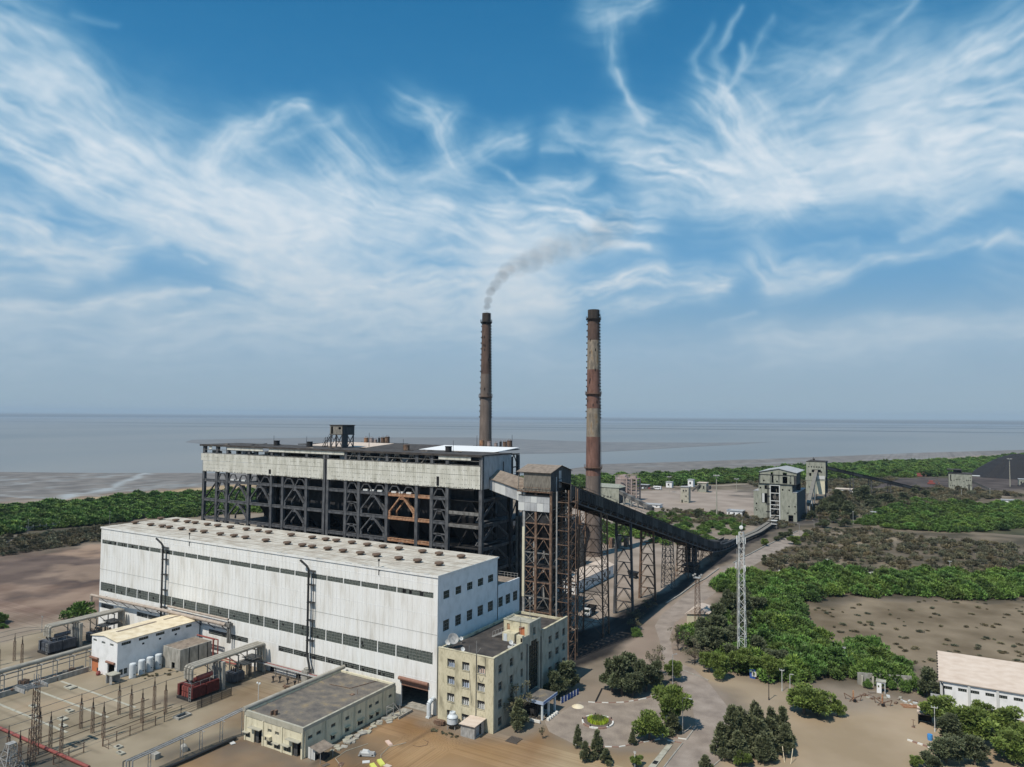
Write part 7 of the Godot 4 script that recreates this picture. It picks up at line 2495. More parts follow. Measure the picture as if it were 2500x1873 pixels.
	var holes := [[9.3,14.4,0.0,20.0],[4.5,7.6,9.6,15.3],[6.2,7.6,17.6,19.8],[3.0,3.9,17.8,18.7],[1.2,2.0,8.6,9.5],[.9,1.5,6.0,6.7],[1.2,2.0,4.9,5.7],[1.4,2.3,0,1.6],[4.6,5.6,0,1.1],[6.4,7.2,0,1.2],[15.6,16.4,17.2,18.1],[19.2,20.0,17.2,18.1],[19.0,19.8,8.0,8.9],[22.2,23.0,8.2,8.9],[18.4,19.1,4.2,5.1],[22.0,22.8,4.2,5.0],[23.0,23.5,5.2,5.8],[19.0,21.6,0,3.6],[16.2,17.2,0,.8]]
	m2 = MB.new()
	m2.wall(V(-4.5,0,zc2),Vector3.RIGHT,Vector3.BACK,23.6,0.0,16.4,.25,holes)
	m2.wall(V(-1.7,0,zc2),Vector3.RIGHT,Vector3.BACK,18.4,16.4,20.8,.25,[[6.5,11.6,0,20.0],[3.4,4.8,17.6,19.8],[.6,1.5,17.8,18.8],[12.8,13.7,17.2,18.2],[16.4,17.2,17.2,18.1]])
	m2.wall(V(-1.2,0,zc2 + .3),Vector3.RIGHT,Vector3.BACK,18.9,21.0,26.0,.25,[[12.8,15.4,21.3,25.3],[6.9,7.9,21.4,25.6],[2.2,3.0,22.0,23.0],[9.4,10.2,21.8,22.8],[16.7,17.5,21.4,22.3]])
	m2.wall(V(-.9,0,zc2 - .1),Vector3.RIGHT,Vector3.BACK,20.0,26.0,27.6,.25,[[6.0,7.2,26.0,27.6],[12.6,14.8,26.0,27.6]])
	m2.hexa([V(-.9,27.6,zc2 - .1),V(19.1,27.6,zc2 - .1),V(19.1,27.6,zc2 - .3),V(-.9,27.6,zc2 - .3),V(9.3,29.6,zc2 - .1),V(9.5,29.6,zc2 - .1),V(9.5,29.6,zc2 - .3),V(9.3,29.6,zc2 - .3)])
	part("front_wall",m2,M.clad_green,k)
	m2 = MB.new()
	m2.bx(19.0,19.1,0,16.2,-350,zc2 - .25); m2.bx(-4.5,-4.4,0,16.2,-350,zc2 - .25); m2.bx(-4.4,19.0,0,16.2,-350,-349.9)
	m2.bx(16.6,16.7,16.2,26,-345,zc2 - .25); m2.bx(-1.7,-1.6,16.2,26,-345,zc2 - .25); m2.bx(19.0,19.1,26,27.7,-330,zc2 - .3)
	m2.bx(16.7,18.9,20.8,26.0,-330,zc2 - .3)
	part("side_wall",m2,M.clad_dark,k)
	m2 = MB.new()
	m2.hexa([V(-1.4,27.4,zc2 + .4),V(9.4,29.6,zc2 + .4),V(9.4,29.6,-345),V(-1.4,27.4,-345),V(-1.4,27.6,zc2 + .4),V(9.4,29.85,zc2 + .4),V(9.4,29.85,-345),V(-1.4,27.6,-345)])
	m2.hexa([V(9.4,29.6,zc2 + .4),V(19.5,27.4,zc2 + .4),V(19.5,27.4,-345),V(9.4,29.6,-345),V(9.4,29.85,zc2 + .4),V(19.5,27.65,zc2 + .4),V(19.5,27.65,-345),V(9.4,29.85,-345)])
	m2.bx(16.7,19.2,16.2,16.5,-350,zc2); m2.bx(-4.6,-1.7,16.2,16.5,-350,zc2)
	part("roof",m2,M.clad_grey,k)
	m2 = MB.new()
	for x in [4.8,9.9]: m2.bx(x - .28,x + .28,0,20.2,zc2,zc2 + .3)
	for y in [2.9,6.6,8.9,11.2,15.6,20.0]: m2.bx(4.8,9.9,y - .2,y + .2,zc2,zc2 + .25)
	part("door_frame",m2,M.frame,k)
	m2 = MB.new()
	for x in [3.3,3.9]: m2.bar(V(x,0,zc2 + .3),V(x,20,zc2 + .3),.2)
	for x in [-1.3,4.9,9.3,15.6]:
		for y in 8: m2.bar(V(x,21 + y*.65,zc2 + .45),V(x + .7,21 + y*.65,zc2 + .45),.12)
	m2.bx(-1.6,17.4,20.75,21.0,zc2,zc2 + .6); m2.bx(-1.3,17.7,25.9,26.15,zc2 + .1,zc2 + .5)
	for q in 4: m2.bx(2.6 - .2,4.9,4.9 + q*4.4,5.1 + q*4.4,zc2 + .05,zc2 + .35)
	part("rail_and_pipe",m2,M.steel_black,k)
	m2 = MB.new()
	m2.bx(.3,1.6,9.9,15.2,zc2 + .02,zc2 + .12); m2.bx(6.9,11.5,.4,.8,zc2 + 1,zc2 + 2.4)
	part("light_panel",m2,M.frame,k)
	m2 = MB.new()
	for q in 14: m2.bar(V(R(5.2,9.5),R(2,18),zc2 - R(1.5,5)),V(R(5.2,9.5),R(2,18),zc2 - R(1.5,5)),R(.3,.9))
	part("machinery",m2,M.steel_mid,k)
	m2 = MB.new()
	m2.bx(-4.3,18.9,0.0,26,-332,-331.8)
	part("inner_wall",m2,M.steel_black,k)
	# second transfer house and its chute
	var h2 := thing("transfer_house","pale green transfer house on a narrow yellow-stained shaft, behind the crusher house","building")
	var z2 := -440.0
	m2 = MB.new()
	var wh := []
	for q in 6: wh.append([1.3 + q*1.73,2.1 + q*1.73,23.3,24.2])
	m2.wall(V(7.3,0,z2),Vector3.RIGHT,Vector3.BACK,12.9,16.3,27.6,.25,wh + [[3.7,9.7,20.0,21.9],[1.9,3.4,17.2,19.3],[9.7,10.4,19.6,20.8]])
	m2.wall(V(6.7,0,z2 + .2),Vector3.RIGHT,Vector3.BACK,13.2,14.0,16.3,.25,[])
	m2.wall(V(7.0,0,z2),Vector3.RIGHT,Vector3.BACK,12.4,4.5,14.0,.25,[[2.0,2.6,8.8,9.6],[10.4,11.0,8.6,9.4],[7.5,8.1,8.6,9.8]])
	part("front_wall",m2,M.clad_green,h2)
	m2 = MB.new()
	m2.bx(14.5,19.6,4.5,14.2,z2 + .05,z2 + .12)
	part("yellow_panel",m2,M.yellow_wall,h2)
	m2 = MB.new()
	m2.bx(14.8,19.7,15.2,17.6,z2 + .3,z2 + .36)
	part("pale_panel",m2,M.frame,h2)
	m2 = MB.new()
	m2.bx(20.1,20.2,16.3,27.6,z2 - 12,z2 - .25); m2.bx(19.3,19.4,0,16.3,z2 - 10,z2 - .25); m2.bx(7.3,7.4,4.5,27.6,z2 - 12,z2 - .25); m2.bx(7.4,20.1,4.5,27.6,z2 - 12,z2 - 11.9)
	part("side_wall",m2,M.clad_dark,h2)
	m2 = MB.new()
	m2.hexa([V(7.0,27.6,z2 + .3),V(20.5,27.6,z2 + .3),V(20.5,27.6,z2 - 12.3),V(7.0,27.6,z2 - 12.3),V(9,28.3,z2 + .3),V(20.5,27.9,z2 + .3),V(20.5,27.9,z2 - 12.3),V(9,28.3,z2 - 12.3)])
	m2.bx(11,12.5,28.3,29.6,z2 - 6,z2 - 5); m2.bar(V(11.6,28,z2 - 4),V(11.6,30.6,z2 - 4),.3)
	part("roof",m2,M.roof_dark,h2)
	for x in [7.4,13.0,19.0]:
		m2 = MB.new()
		m2.bar(V(x,0,z2 - .4),V(x,4.6,z2 - .4),.5); m2.bar(V(x,0,z2 - 9),V(x,4.6,z2 - 9),.5)
		part("leg",m2,M.steel_mid,h2)
	var c2 := thing("coal_chute","long inclined covered chute from the pale green transfer house down to the crusher house","chute")
	for q in 8:
		m2 = MB.new()
		var a := V(14.0,20.6,z2 + .2).lerp(V(20.2,6.3,-352),q/8.0)
		var b := V(14.0,20.6,z2 + .2).lerp(V(20.2,6.3,-352),(q + .96)/8.0)
		m2.bar(a,b,2.2,2.0)
		part("segment",m2,M.clad_dirty,c2)
	for q in [[20.2,6.0,-352],[18.5,10,-376],[16.8,14.0,-400]]:
		m2 = MB.new()
		for s in [-.9,.9]: m2.bar(V(q[0] + s,0,q[2]),V(q[0] + s,q[1],q[2]),.35)
		part("leg",m2,M.frame,c2)
	# second conveyor out to the coal yard
	var c3 := thing("yard_conveyor","thin black conveyor descending from the transfer house across the coal yard","conveyor")
	for q in 12:
		m2 = MB.new()
		var a := V(20.0,23.2,-443).lerp(V(80,.8,-556),q/12.0)
		var b := V(20.0,23.2,-443).lerp(V(80,.8,-556),(q + 1)/12.0)
		m2.bar(a,b,2.6,1.6); m2.bar(a + V(0,1.3,0),b + V(0,1.3,0),2.8,.25)
		part("section",m2,M.steel_black if q % 3 else M.clad_dark,c3)
	for u in [.24,.42,.62]:
		var a := V(20.0,23.2,-443).lerp(V(80,.8,-556),u)
		m2 = MB.new()
		m2.bar(V(a.x - 1.3,0,a.z),V(a.x - .8,a.y,a.z),.5); m2.bar(V(a.x + 1.3,0,a.z),V(a.x + .8,a.y,a.z),.5)
		for y in [.3,.6,.85]: m2.bar(V(a.x - 1.2,a.y*y,a.z),V(a.x + 1.2,a.y*y,a.z),.3)
		part("leg",m2,M.steel_dark,c3)
	# reclaim house,coal heaps
	var r := thing("reclaim_house","squat pale green windowed coal house in front of the great black coal heap","building")
	m2 = MB.new()
	var rh := []
	for q in [[1.0,3.0],[2.4,3.0],[3.8,3.0],[6.0,2.6],[8.7,2.4],[11.3,2.3],[12.9,3.4],[15.6,3.4],[1.8,7.3],[3.6,7.3],[5.2,8.2],[6.4,8.2],[7.8,8.2],[10.6,6.6],[12.5,7.8],[13.9,7.8],[15.3,7.8],[15.3,10.0]]: rh.append([q[0],q[0] + .6,q[1],q[1] + .9])
	rh.append([1.2,1.9,7.2,12.6]); rh.append([14.0,14.9,0,5.0])
	m2.wall(V(98.3,0,-590),Vector3.RIGHT,Vector3.BACK,16.6,0.0,13.5,.3,rh)
	part("front_wall",m2,M.clad_green,r)
	m2 = MB.new()
	m2.bx(98.3,98.5,0,13.5,-606,-590.3); m2.bx(114.7,114.9,0,13.5,-606,-590.3); m2.bx(98.5,114.7,0,13.5,-606,-605.8)
	part("side_wall",m2,M.clad_dark,r)
	m2 = MB.new()
	m2.bx(98.0,115.2,13.5,13.8,-606.3,-589.6); m2.bx(97.5,107.5,16.4,16.7,-604,-593); m2.bx(102,108,13.8,16.4,-602,-596)
	part("roof",m2,M.roof_dark,r)
	m2 = MB.new()
	m2.hexa([V(114.9,6.2,-592),V(127,.6,-592),V(127,.6,-596),V(114.9,6.2,-596),V(114.9,8,-592),V(127,2.4,-592),V(127,2.4,-596),V(114.9,8,-596)])
	m2.bx(115,120.5,11.6,12.0,-597,-590)
	part("side_gallery",m2,M.clad_dark,r)
	m2 = MB.new()
	m2.bx(114.9,120.6,12.0,12.35,-597.2,-589.8)
	part("white_canopy",m2,M.frame,r)
	for hp in [[165.0,-790.0,46.0,24.0,"great black coal heap on the horizon side of the coal yard",1.0],[166.0,-668.0,14.0,8.5,"small black coal heap right of the tall yard mast",1.0],[205.0,-760.0,40.0,19.0,"brown-flanked spoil heap right of the great black coal heap",0.0]]:
		m2 = MB.new()
		var nz := noise(int(hp[0]),.05,4)
		var rings := 14
		var seg := 44
		var grid := []
		for a in rings + 1:
			var row := []
			for b in seg:
				var th := TAU*b/seg
				var u := float(a)/rings
				var rr: float = hp[2]*(1.0 - u)*(1.0 + .12*nz.get_noise_2d(cos(th)*40.0,sin(th)*40.0))
				var y: float = hp[3]*(sin(u*PI/2)*.92 + .08*u)*(1.0 + .05*nz.get_noise_2d(th*20,a*9.0))
				row.append(V(hp[0] + cos(th)*rr*1.0,y - .3,hp[1] - sin(th)*rr*.9))
			grid.append(row)
		for a in rings:
			for b in seg:
				var b1 := (b + 1) % seg
				m2.quad(grid[a][b],grid[a][b1],grid[a + 1][b1],grid[a + 1][b])
		var cs := struct("coal_heap" if hp[5] > .5 else "spoil_heap",m2,M.coal if hp[5] > .5 else M.roof_rusty)
		cs.set_meta("label",hp[4])
	# green-grey pump house,inclined conveyor,silos
	var gh := thing("ash_pump_house","grey-green boxy ash pump house right of the right chimney","building")
	m2 = MB.new()
	var gw := []
	for q in 4: gw.append([19.6 - 4.4*0 - [13.6,11.2,8.4,6.3][q] + 1.0 - 1.0,19.6 - [13.6,11.2,8.4,6.3][q] + 1.0,3.9,5.2])
	gw.append([17.6,18.7,.6,1.8])
	m2.wall(V(-116,0,-337.4),Vector3.RIGHT,Vector3.BACK,19.6,0.0,11.0,.3,gw)
	part("front_wall",m2,M.clad_green,gh)
	for w in gw: window(gh,V(-116,0,-337.4),Vector3.RIGHT,Vector3.BACK,w[0],w[1],w[2],w[3],.2,2,1,M.hole,M.frame_grey,.1)
	m2 = MB.new()
	m2.wall(V(-96.4,0,-337.7),Vector3.FORWARD,Vector3.RIGHT,12.0,0.0,11.0,.3,[[1.6,2.6,1,2.2],[4.6,5.6,1,2.2],[7.6,8.6,1,2.2],[7.0,8.0,4.4,5.6],[9.4,10.4,4.4,5.6]])
	m2.bx(-116,-96.7,0,11,-349.7,-349.4)
	part("side_wall",m2,M.clad_dark,gh)
	m2 = MB.new()
	m2.hexa([V(-116.4,10.9,-337),V(-96,10.9,-337),V(-96,10.9,-350),V(-116.4,10.9,-350),V(-116.4,11.1,-337),V(-96,11.1,-337),V(-100,12.4,-349),V(-114,12.4,-349)])
	part("roof",m2,M.clad_green,gh)
	m2 = MB.new()
	m2.bx(-96,-88.5,0,.5,-348,-336); m2.bx(-96,-92,.5,3.0,-347.5,-345)
	part("loading_dock",m2,M.concrete,gh)
	var ic := thing("inclined_conveyor","grey inclined conveyor leading down from the ash pump house to the dusty ground","conveyor")
	for q in 8:
		m2 = MB.new()
		var a := V(-95.5,8.0,-338).lerp(V(-66,.8,-318),q/8.0)
		var b := V(-95.5,8.0,-338).lerp(V(-66,.8,-318),(q + 1)/8.0)
		m2.bar(a,b,2.2,1.8)
		m2.bar(a + V(0,1.2,0),b + V(0,1.2,0),2.4,.25)
		part("section",m2,M.clad_dark if q % 2 else M.steel_mid,ic)
	for u in [.12,.35,.55,.75]:
		var a := V(-95.5,8.0,-338).lerp(V(-66,.8,-318),u)
		m2 = MB.new()
		m2.bar(V(a.x,0,a.z - 1),V(a.x,a.y,a.z - 1),.4); m2.bar(V(a.x,0,a.z + 1),V(a.x,a.y,a.z + 1),.4)
		for q in 3: m2.bar(V(a.x,a.y*q/3.0,a.z - 1),V(a.x,a.y*(q + 1)/3.0,a.z + 1),.2)
		part("leg",m2,M.concrete,ic)
	for q in 2:
		var so := thing("storage_silo",["fat pinkish concrete silo on stilts beside the silo stair frame","second pinkish silo half hidden behind the first one"][q],"silo","pinkish silos",V([-108.5,-114.0][q],0,[-376.0,-388.0][q]))
		m2 = MB.new()
		m2.lathe(Vector3.ZERO,[Vector2(1.0,2.0),Vector2(5.0,5.2),Vector2(5.0,13.5),Vector2(5.2,13.5),Vector2(5.2,13.9),Vector2(0,14.1)],28)
		part("shell",m2,M.tank_pink,so)
		for a in 6:
			m2 = MB.new()
			var ee := V(cos(a*TAU/6),0,sin(a*TAU/6))*4.5
			m2.bar(ee,ee + V(0,5.4,0),.8)
			part("leg",m2,M.tank_pink,so)
		m2 = MB.new()
		for a in 18:
			var e1 := V(cos(a*TAU/18),0,sin(a*TAU/18))*5.0
			var e2 := V(cos((a + 1)*TAU/18),0,sin((a + 1)*TAU/18))*5.0
			m2.bar(e1 + V(0,14,0),e1 + V(0,15.2,0),.12); m2.bar(e1 + V(0,15.2,0),e2 + V(0,15.2,0),.12)
		for a in 5: m2.bx(R(-3,1),R(1.5,3.5),14.1,R(14.5,16.5),R(-3,0),R(.5,3))
		part("roof_plant",m2,M.tank_pink,so)
	var sf := thing("silo_stair_frame","pinkish concrete stair frame standing against the fat silo","tower","",V(-97.2,0,-367))
	m2 = MB.new()
	for q in [[-3.6,-3.6],[3.6,-3.6],[-3.6,3.6],[3.6,3.6],[0,3.6]]: m2.bar(V(q[0],0,q[1]),V(q[0],15.4,q[1]),.8)
	part("column",m2,M.tank_pink,sf)
	for y in 7:
		m2 = MB.new()
		m2.bx(-3.8,3.8,y*2.15 + 2.0,y*2.15 + 2.35,-3.8,3.8)
		part("floor",m2,M.tank_pink,sf)
		m2 = MB.new()
		m2.bar(V(-3.0 if y % 2 else 3.0,y*2.15 + .2,3.3),V(3.0 if y % 2 else -3.0,y*2.15 + 2.2,3.3),1.0,.3)
		part("flight",m2,M.roof_rusty,sf)
	m2 = MB.new()
	for q in 7: m2.bar(V(-3.8 + q*1.2,15.4,3.6),V(-3.8 + q*1.2,17.0 + R(0,1),3.6),.2)
	m2.bar(V(-12,17.0,0),V(4,18.5,0),.4); m2.bx(-2,2,15.4,17.2,-2,1)
	part("roof_plant",m2,M.tank_pink,sf)
	# small buildings of the far yard
	for q in [[-61.8,-374.0,5.6,5.0,10.7,"slim cream ash tower standing alone on the dusty ground",M.cream_grey,"ash_tower"],[-71.0,-452.0,7.0,7.0,7.2,"small grey plant house with a sloping chute left of the crusher house, far back",M.clad_green,"plant_house"],[-91.0,-489.0,4.5,5.0,6.0,"tiny white hut on stilts left of the far plant house",M.white_plain,"hut"],[-104.5,-472.0,5.0,4.0,4.5,"tiny white gatehouse by the thin far mast",M.white_plain,"gatehouse"],[-119.0,-452.0,7.0,5.0,3.0,"low grey shed among dark bushes left of the white bus",M.clad_dark,"shed"],[-17.0,-326.0,9.0,7.0,2.9,"low white shed with a flat grey roof left of the crusher house",M.white_plain,"shed"],[27.0,-503.0,13.0,9.0,3.6,"white cottage with a pale roof behind the dark trees",M.white_plain,"cottage"],[54.0,-367.0,3.6,3.0,2.6,"tiny white hut alone in the scrub right of the road",M.white_plain,"hut"],[133.0,-497.0,10.0,4.0,2.4,"cluster of white sheds at the right edge of the scrub",M.white_plain,"shed"],[157.0,-668.0,7.0,8.0,6.0,"pale green building at the far right edge",M.clad_green,"building"],[81.0,-748.0,4.0,3.0,5.0,"white container on the black yard near the coast",M.white_plain,"container"],[-72.5,-337.0,11.0,6.0,1.8,"low white-topped open shed behind the inclined conveyor",M.white_plain,"shed"]]:
		var b := thing(q[7],q[5],"building" if q[7] != "container" else "container","")
		var w: float = q[2]
		var d: float = q[3]
		var hh: float = q[4]
		m2 = MB.new()
		var bh := []
		if q[7] == "ash_tower":
			bh = [[1.6,2.5,7.6,8.8],[3.4,4.3,7.6,8.8],[3.4,4.2,3.8,5.0],[.6,1.6,0,2.0],[2.6,4.8,.8,1.2]]
		else:
			var n := maxi(1,int(w/3.0))
			for a in n: bh.append([w*(a + .3)/n,w*(a + .6)/n,hh*.35,hh*.7])
		m2.wall(V(q[0] - w*.5,0,q[1] + d*.5),Vector3.RIGHT,Vector3.BACK,w,0.0,hh,.2,bh)
		m2.bx(q[0] + w*.5 - .2,q[0] + w*.5,0,hh,q[1] - d*.5,q[1] + d*.5 - .2); m2.bx(q[0] - w*.5,q[0] - w*.5 + .2,0,hh,q[1] - d*.5,q[1] + d*.5 - .2); m2.bx(q[0] - w*.5 + .2,q[0] + w*.5 - .2,0,hh,q[1] - d*.5,q[1] - d*.5 + .2)
		part("wall",m2,q[6],b)
		m2 = MB.new()
		m2.bx(q[0] - w*.5 - .4,q[0] + w*.5 + .4,hh,hh + .3,q[1] - d*.5 - .4,q[1] + d*.5 + .4)
		part("roof",m2,M.roof_pink if q[7] in ["cottage","plant_house"] else M.clad_grey,b)
		for e2 in bh:
			m2 = MB.new()
			m2.bx(q[0] - w*.5 + e2[0],q[0] - w*.5 + e2[1],e2[2],e2[3],q[1] + d*.5 - .18,q[1] + d*.5 - .12)
			part("window",m2,M.hole,b)
		if q[7] == "plant_house":
			m2 = MB.new()
			m2.bar(V(q[0] - 7,.6,q[1] + 5),V(q[0] - 1,6.2,q[1] + 4),1.4,1.2)
			m2.bx(q[0] + 3.5,q[0] + 6,2.2,5.0,q[1] - 2,q[1] + 3.5)
			part("chute",m2,M.clad_dark,b)
	var bus := thing("bus","white bus parked by the far road behind the silos","bus","",V(-107.0,0,-448.0),.02)
	m2 = MB.new()
	m2.wall(V(-3.1,0,1.2),Vector3.RIGHT,Vector3.BACK,6.2,.45,2.7,.1,[[.4,1.1,.6,2.3],[1.5,2.6,1.3,2.2],[2.8,4.0,1.3,2.2],[4.2,5.6,1.3,2.2]])
	m2.bx(-3.1,3.1,.45,2.7,-1.2,-1.1); m2.bx(-3.1,-3.0,.45,2.7,-1.1,1.1); m2.bx(3.0,3.1,.45,2.7,-1.1,1.1); m2.bx(-3.1,3.1,2.7,2.82,-1.2,1.2)
	part("body",m2,M.white_plain,bus)
	m2 = MB.new()
	m2.bx(-2.8,2.6,.7,2.25,1.0,1.12)
	part("window",m2,M.glass_dark,bus)
	m2 = MB.new()
	for q in [[-2.0,1.1],[2.0,1.1],[-2.0,-1.1],[2.0,-1.1]]: m2.tube(V(q[0],.45,q[1] - .1),V(q[0],.45,q[1] + .1),.45,.45,12)
	part("wheel",m2,M.black_rubber,bus)
	for q in 5:
		var lb := thing("parked_vehicle","dark parked vehicle in the row by the far road, left of the white bus","vehicle","vehicles by the far road",V(-121.0 + q*2.6,0,-446.0 + R(-1,1)),R(-.3,.3))
		m2 = MB.new()
		m2.hexa([V(-1.0,.3,.8),V(1.0,.3,.8),V(1.0,.3,-.8),V(-1.0,.3,-.8),V(-.95,1.0,.75),V(.95,1.0,.75),V(.95,1.0,-.75),V(-.95,1.0,-.75)])
		m2.hexa([V(-.7,1.0,.7),V(.6,1.0,.7),V(.6,1.0,-.7),V(-.7,1.0,-.7),V(-.5,1.55,.6),V(.35,1.55,.6),V(.35,1.55,-.6),V(-.5,1.55,-.6)])
		part("body",m2,[M.clad_dark,M.frame,M.steel_mid,M.pipe_red,M.clad_dark][q],lb)
		m2 = MB.new()
		for a in [[-.6,.75],[.6,.75],[-.6,-.75],[.6,-.75]]: m2.tube(V(a[0],.3,a[1] - .08),V(a[0],.3,a[1] + .08),.3,.3,8)
		part("wheel",m2,M.black_rubber,lb)
	for q in [[75.5,-735.0,"dark excavator left of the white container on the far black yard"],[86.0,-640.0,"reddish bulldozer on the black coal yard"]]:
		var ex := thing("earth_mover",q[2],"excavator","",V(q[0],0,q[1]))
		m2 = MB.new()
		m2.bx(-3,3,.2,1.3,-2,2); m2.bx(-2,1.5,1.3,3.4,-1.4,1.4)
		part("body",m2,M.pipe_red,ex)
		m2 = MB.new()
		m2.bar(V(1.5,2.2,0),V(4.5,4.4,0),.5); m2.bar(V(4.5,4.4,0),V(6,1.2,0),.4); m2.bx(5.4,6.6,.4,1.5,-1,1)
		part("arm",m2,M.steel_rust,ex)

func kerb(called: String,label: String,pts: Array,striped: bool,h := .14,w := .2) -> void:
	var t := thing(called,label,"kerb","kerbs round the forecourt and road")
	var n := 0
	for i in pts.size() - 1:
		var a: Vector3 = pts[i]
		var b: Vector3 = pts[i + 1]
		var k := maxi(1,int(a.distance_to(b)/1.1))
		for q in k:
			var m := MB.new()
			var p := a.lerp(b,float(q)/k)
			var r := a.lerp(b,(q + .97)/k)
			m.bar(p + V(0,h*.5,0),r + V(0,h*.5,0),w,h)
			part("kerbstone",m,(M.kerb_white if n % 2 == 0 else M.kerb_red) if striped else M.concrete,t)
			n += 1

func pole(called: String,label: String,x: float,z: float,h: float,arm: float,mat: Material,turn := 0.0,group := "") -> void:
	var t := thing(called,label,"lamp post" if called == "street_lamp" else "pole",group,V(x,0,z),turn)
	var m := MB.new()
	m.tube(Vector3.ZERO,V(0,h,0),.085,.06,8)
	m.tube(Vector3.ZERO,V(0,.5,0),.13,.13,8)
	part("shaft",m,mat,t)
	if called == "street_lamp":
		m = MB.new()
		m.tube(V(0,h - .05,0),V(arm,h + .1,0),.05,.05,6)
		part("arm",m,mat,t)
		m = MB.new()
		m.hexa([V(arm - .1,h,.1),V(arm + .5,h,.1),V(arm + .5,h,-.1),V(arm - .1,h,-.1),V(arm - .05,h + .14,.07),V(arm + .45,h + .14,.07),V(arm + .45,h + .14,-.07),V(arm - .05,h + .14,-.07)])
		part("lamp_head",m,M.galv,t)
	else:
		m = MB.new()
		m.bar(V(-arm,h - .25,0),V(arm,h - .25,0),.1)
		for x2 in [-arm,0,arm]: m.tube(V(x2,h - .2,0),V(x2,h + .05,0),.05,.05,6)
		part("crossarm",m,mat,t)

func person_mesh(seed_: int) -> ArrayMesh:
	# one continuous seated body,polygonised from joined capsules
	var J := {"hip": V(0,.46,0),"chest": V(0,.82,-.03),"neck": V(0,1.0,-.02),"head": V(0,1.14,.03)}
	var bones := [[J.hip,J.chest,.15,.16],[J.chest,J.neck,.15,.07],[J.neck,J.head,.055,.1]]
	for s in [-1.0,1.0]:
		bones.append([V(.1*s,.46,0),V(.13*s,.5,.42),.09,.07])
		bones.append([V(.13*s,.5,.42),V(.12*s,.08,.46 + .06*(seed_ % 3)),.065,.045])
		bones.append([V(.12*s,.06,.44),V(.13*s,.04,.62),.045,.035])
		bones.append([V(.19*s,.93,-.02),V(.24*s,.66,.05),.055,.045])
		bones.append([V(.24*s,.66,.05),V(.12*s,.56,.3),.042,.035])
	var st := .045
	var lo := V(-.42,-.06,-.3)
	var nx := 19
	var ny := 30
	var nz := 25
	var f := PackedFloat32Array()
	f.resize(nx*ny*nz)
	for i in nx:
		for j in ny:
			for k in nz:
				var p := lo + V(i,j,k)*st
				var d := 0.0
				for b in bones:
					var ab: Vector3 = b[1] - b[0]
					var t := clampf((p - b[0]).dot(ab)/ab.length_squared(),0,1)
					d += exp(-(p.distance_to(b[0] + ab*t) - lerpf(b[2],b[3],t))*30.0)
				f[(i*ny + j)*nz + k] = -log(d)/30.0
	var at := {}
	var idx := func(i: int,j: int,k: int) -> int: return (i*ny + j)*nz + k
	for i in nx - 1:
		for j in ny - 1:
			for k in nz - 1:
				var c := Vector3.ZERO
				var n := 0
				for e in [[0,0,0,1,0,0],[0,1,0,1,1,0],[0,0,1,1,0,1],[0,1,1,1,1,1],[0,0,0,0,1,0],[1,0,0,1,1,0],[0,0,1,0,1,1],[1,0,1,1,1,1],[0,0,0,0,0,1],[1,0,0,1,0,1],[0,1,0,0,1,1],[1,1,0,1,1,1]]:
					var a: float = f[idx.call(i + e[0],j + e[1],k + e[2])]
					var b: float = f[idx.call(i + e[3],j + e[4],k + e[5])]
					if (a < 0) != (b < 0):
						c += V(i + e[0],j + e[1],k + e[2]).lerp(V(i + e[3],j + e[4],k + e[5]),a/(a - b))
						n += 1
				if n > 0: at[Vector3i(i,j,k)] = lo + c/n*st
	var m := MB.new()
	for i in range(1,nx - 1):
		for j in range(1,ny - 1):
			for k in range(1,nz - 1):
				var a: float = f[idx.call(i,j,k)]
				for ax in 3:
					var o := Vector3i(int(ax == 0),int(ax == 1),int(ax == 2))
					var b: float = f[idx.call(i + o.x,j + o.y,k + o.z)]
					if (a < 0) == (b < 0): continue
					var u := Vector3i(o.z,o.x,o.y)
					var w := Vector3i(o.y,o.z,o.x)
					var q := Vector3i(i,j,k)
					var p0 = at.get(q - u - w)
					var p1 = at.get(q - w)
					var p2 = at.get(q)
					var p3 = at.get(q - u)
					if p0 == null or p1 == null or p2 == null or p3 == null: continue
					m.face(p0,p1,p2,p3,Vector3(o)*(1.0 if a < 0 else -1.0))
	return m.mesh()

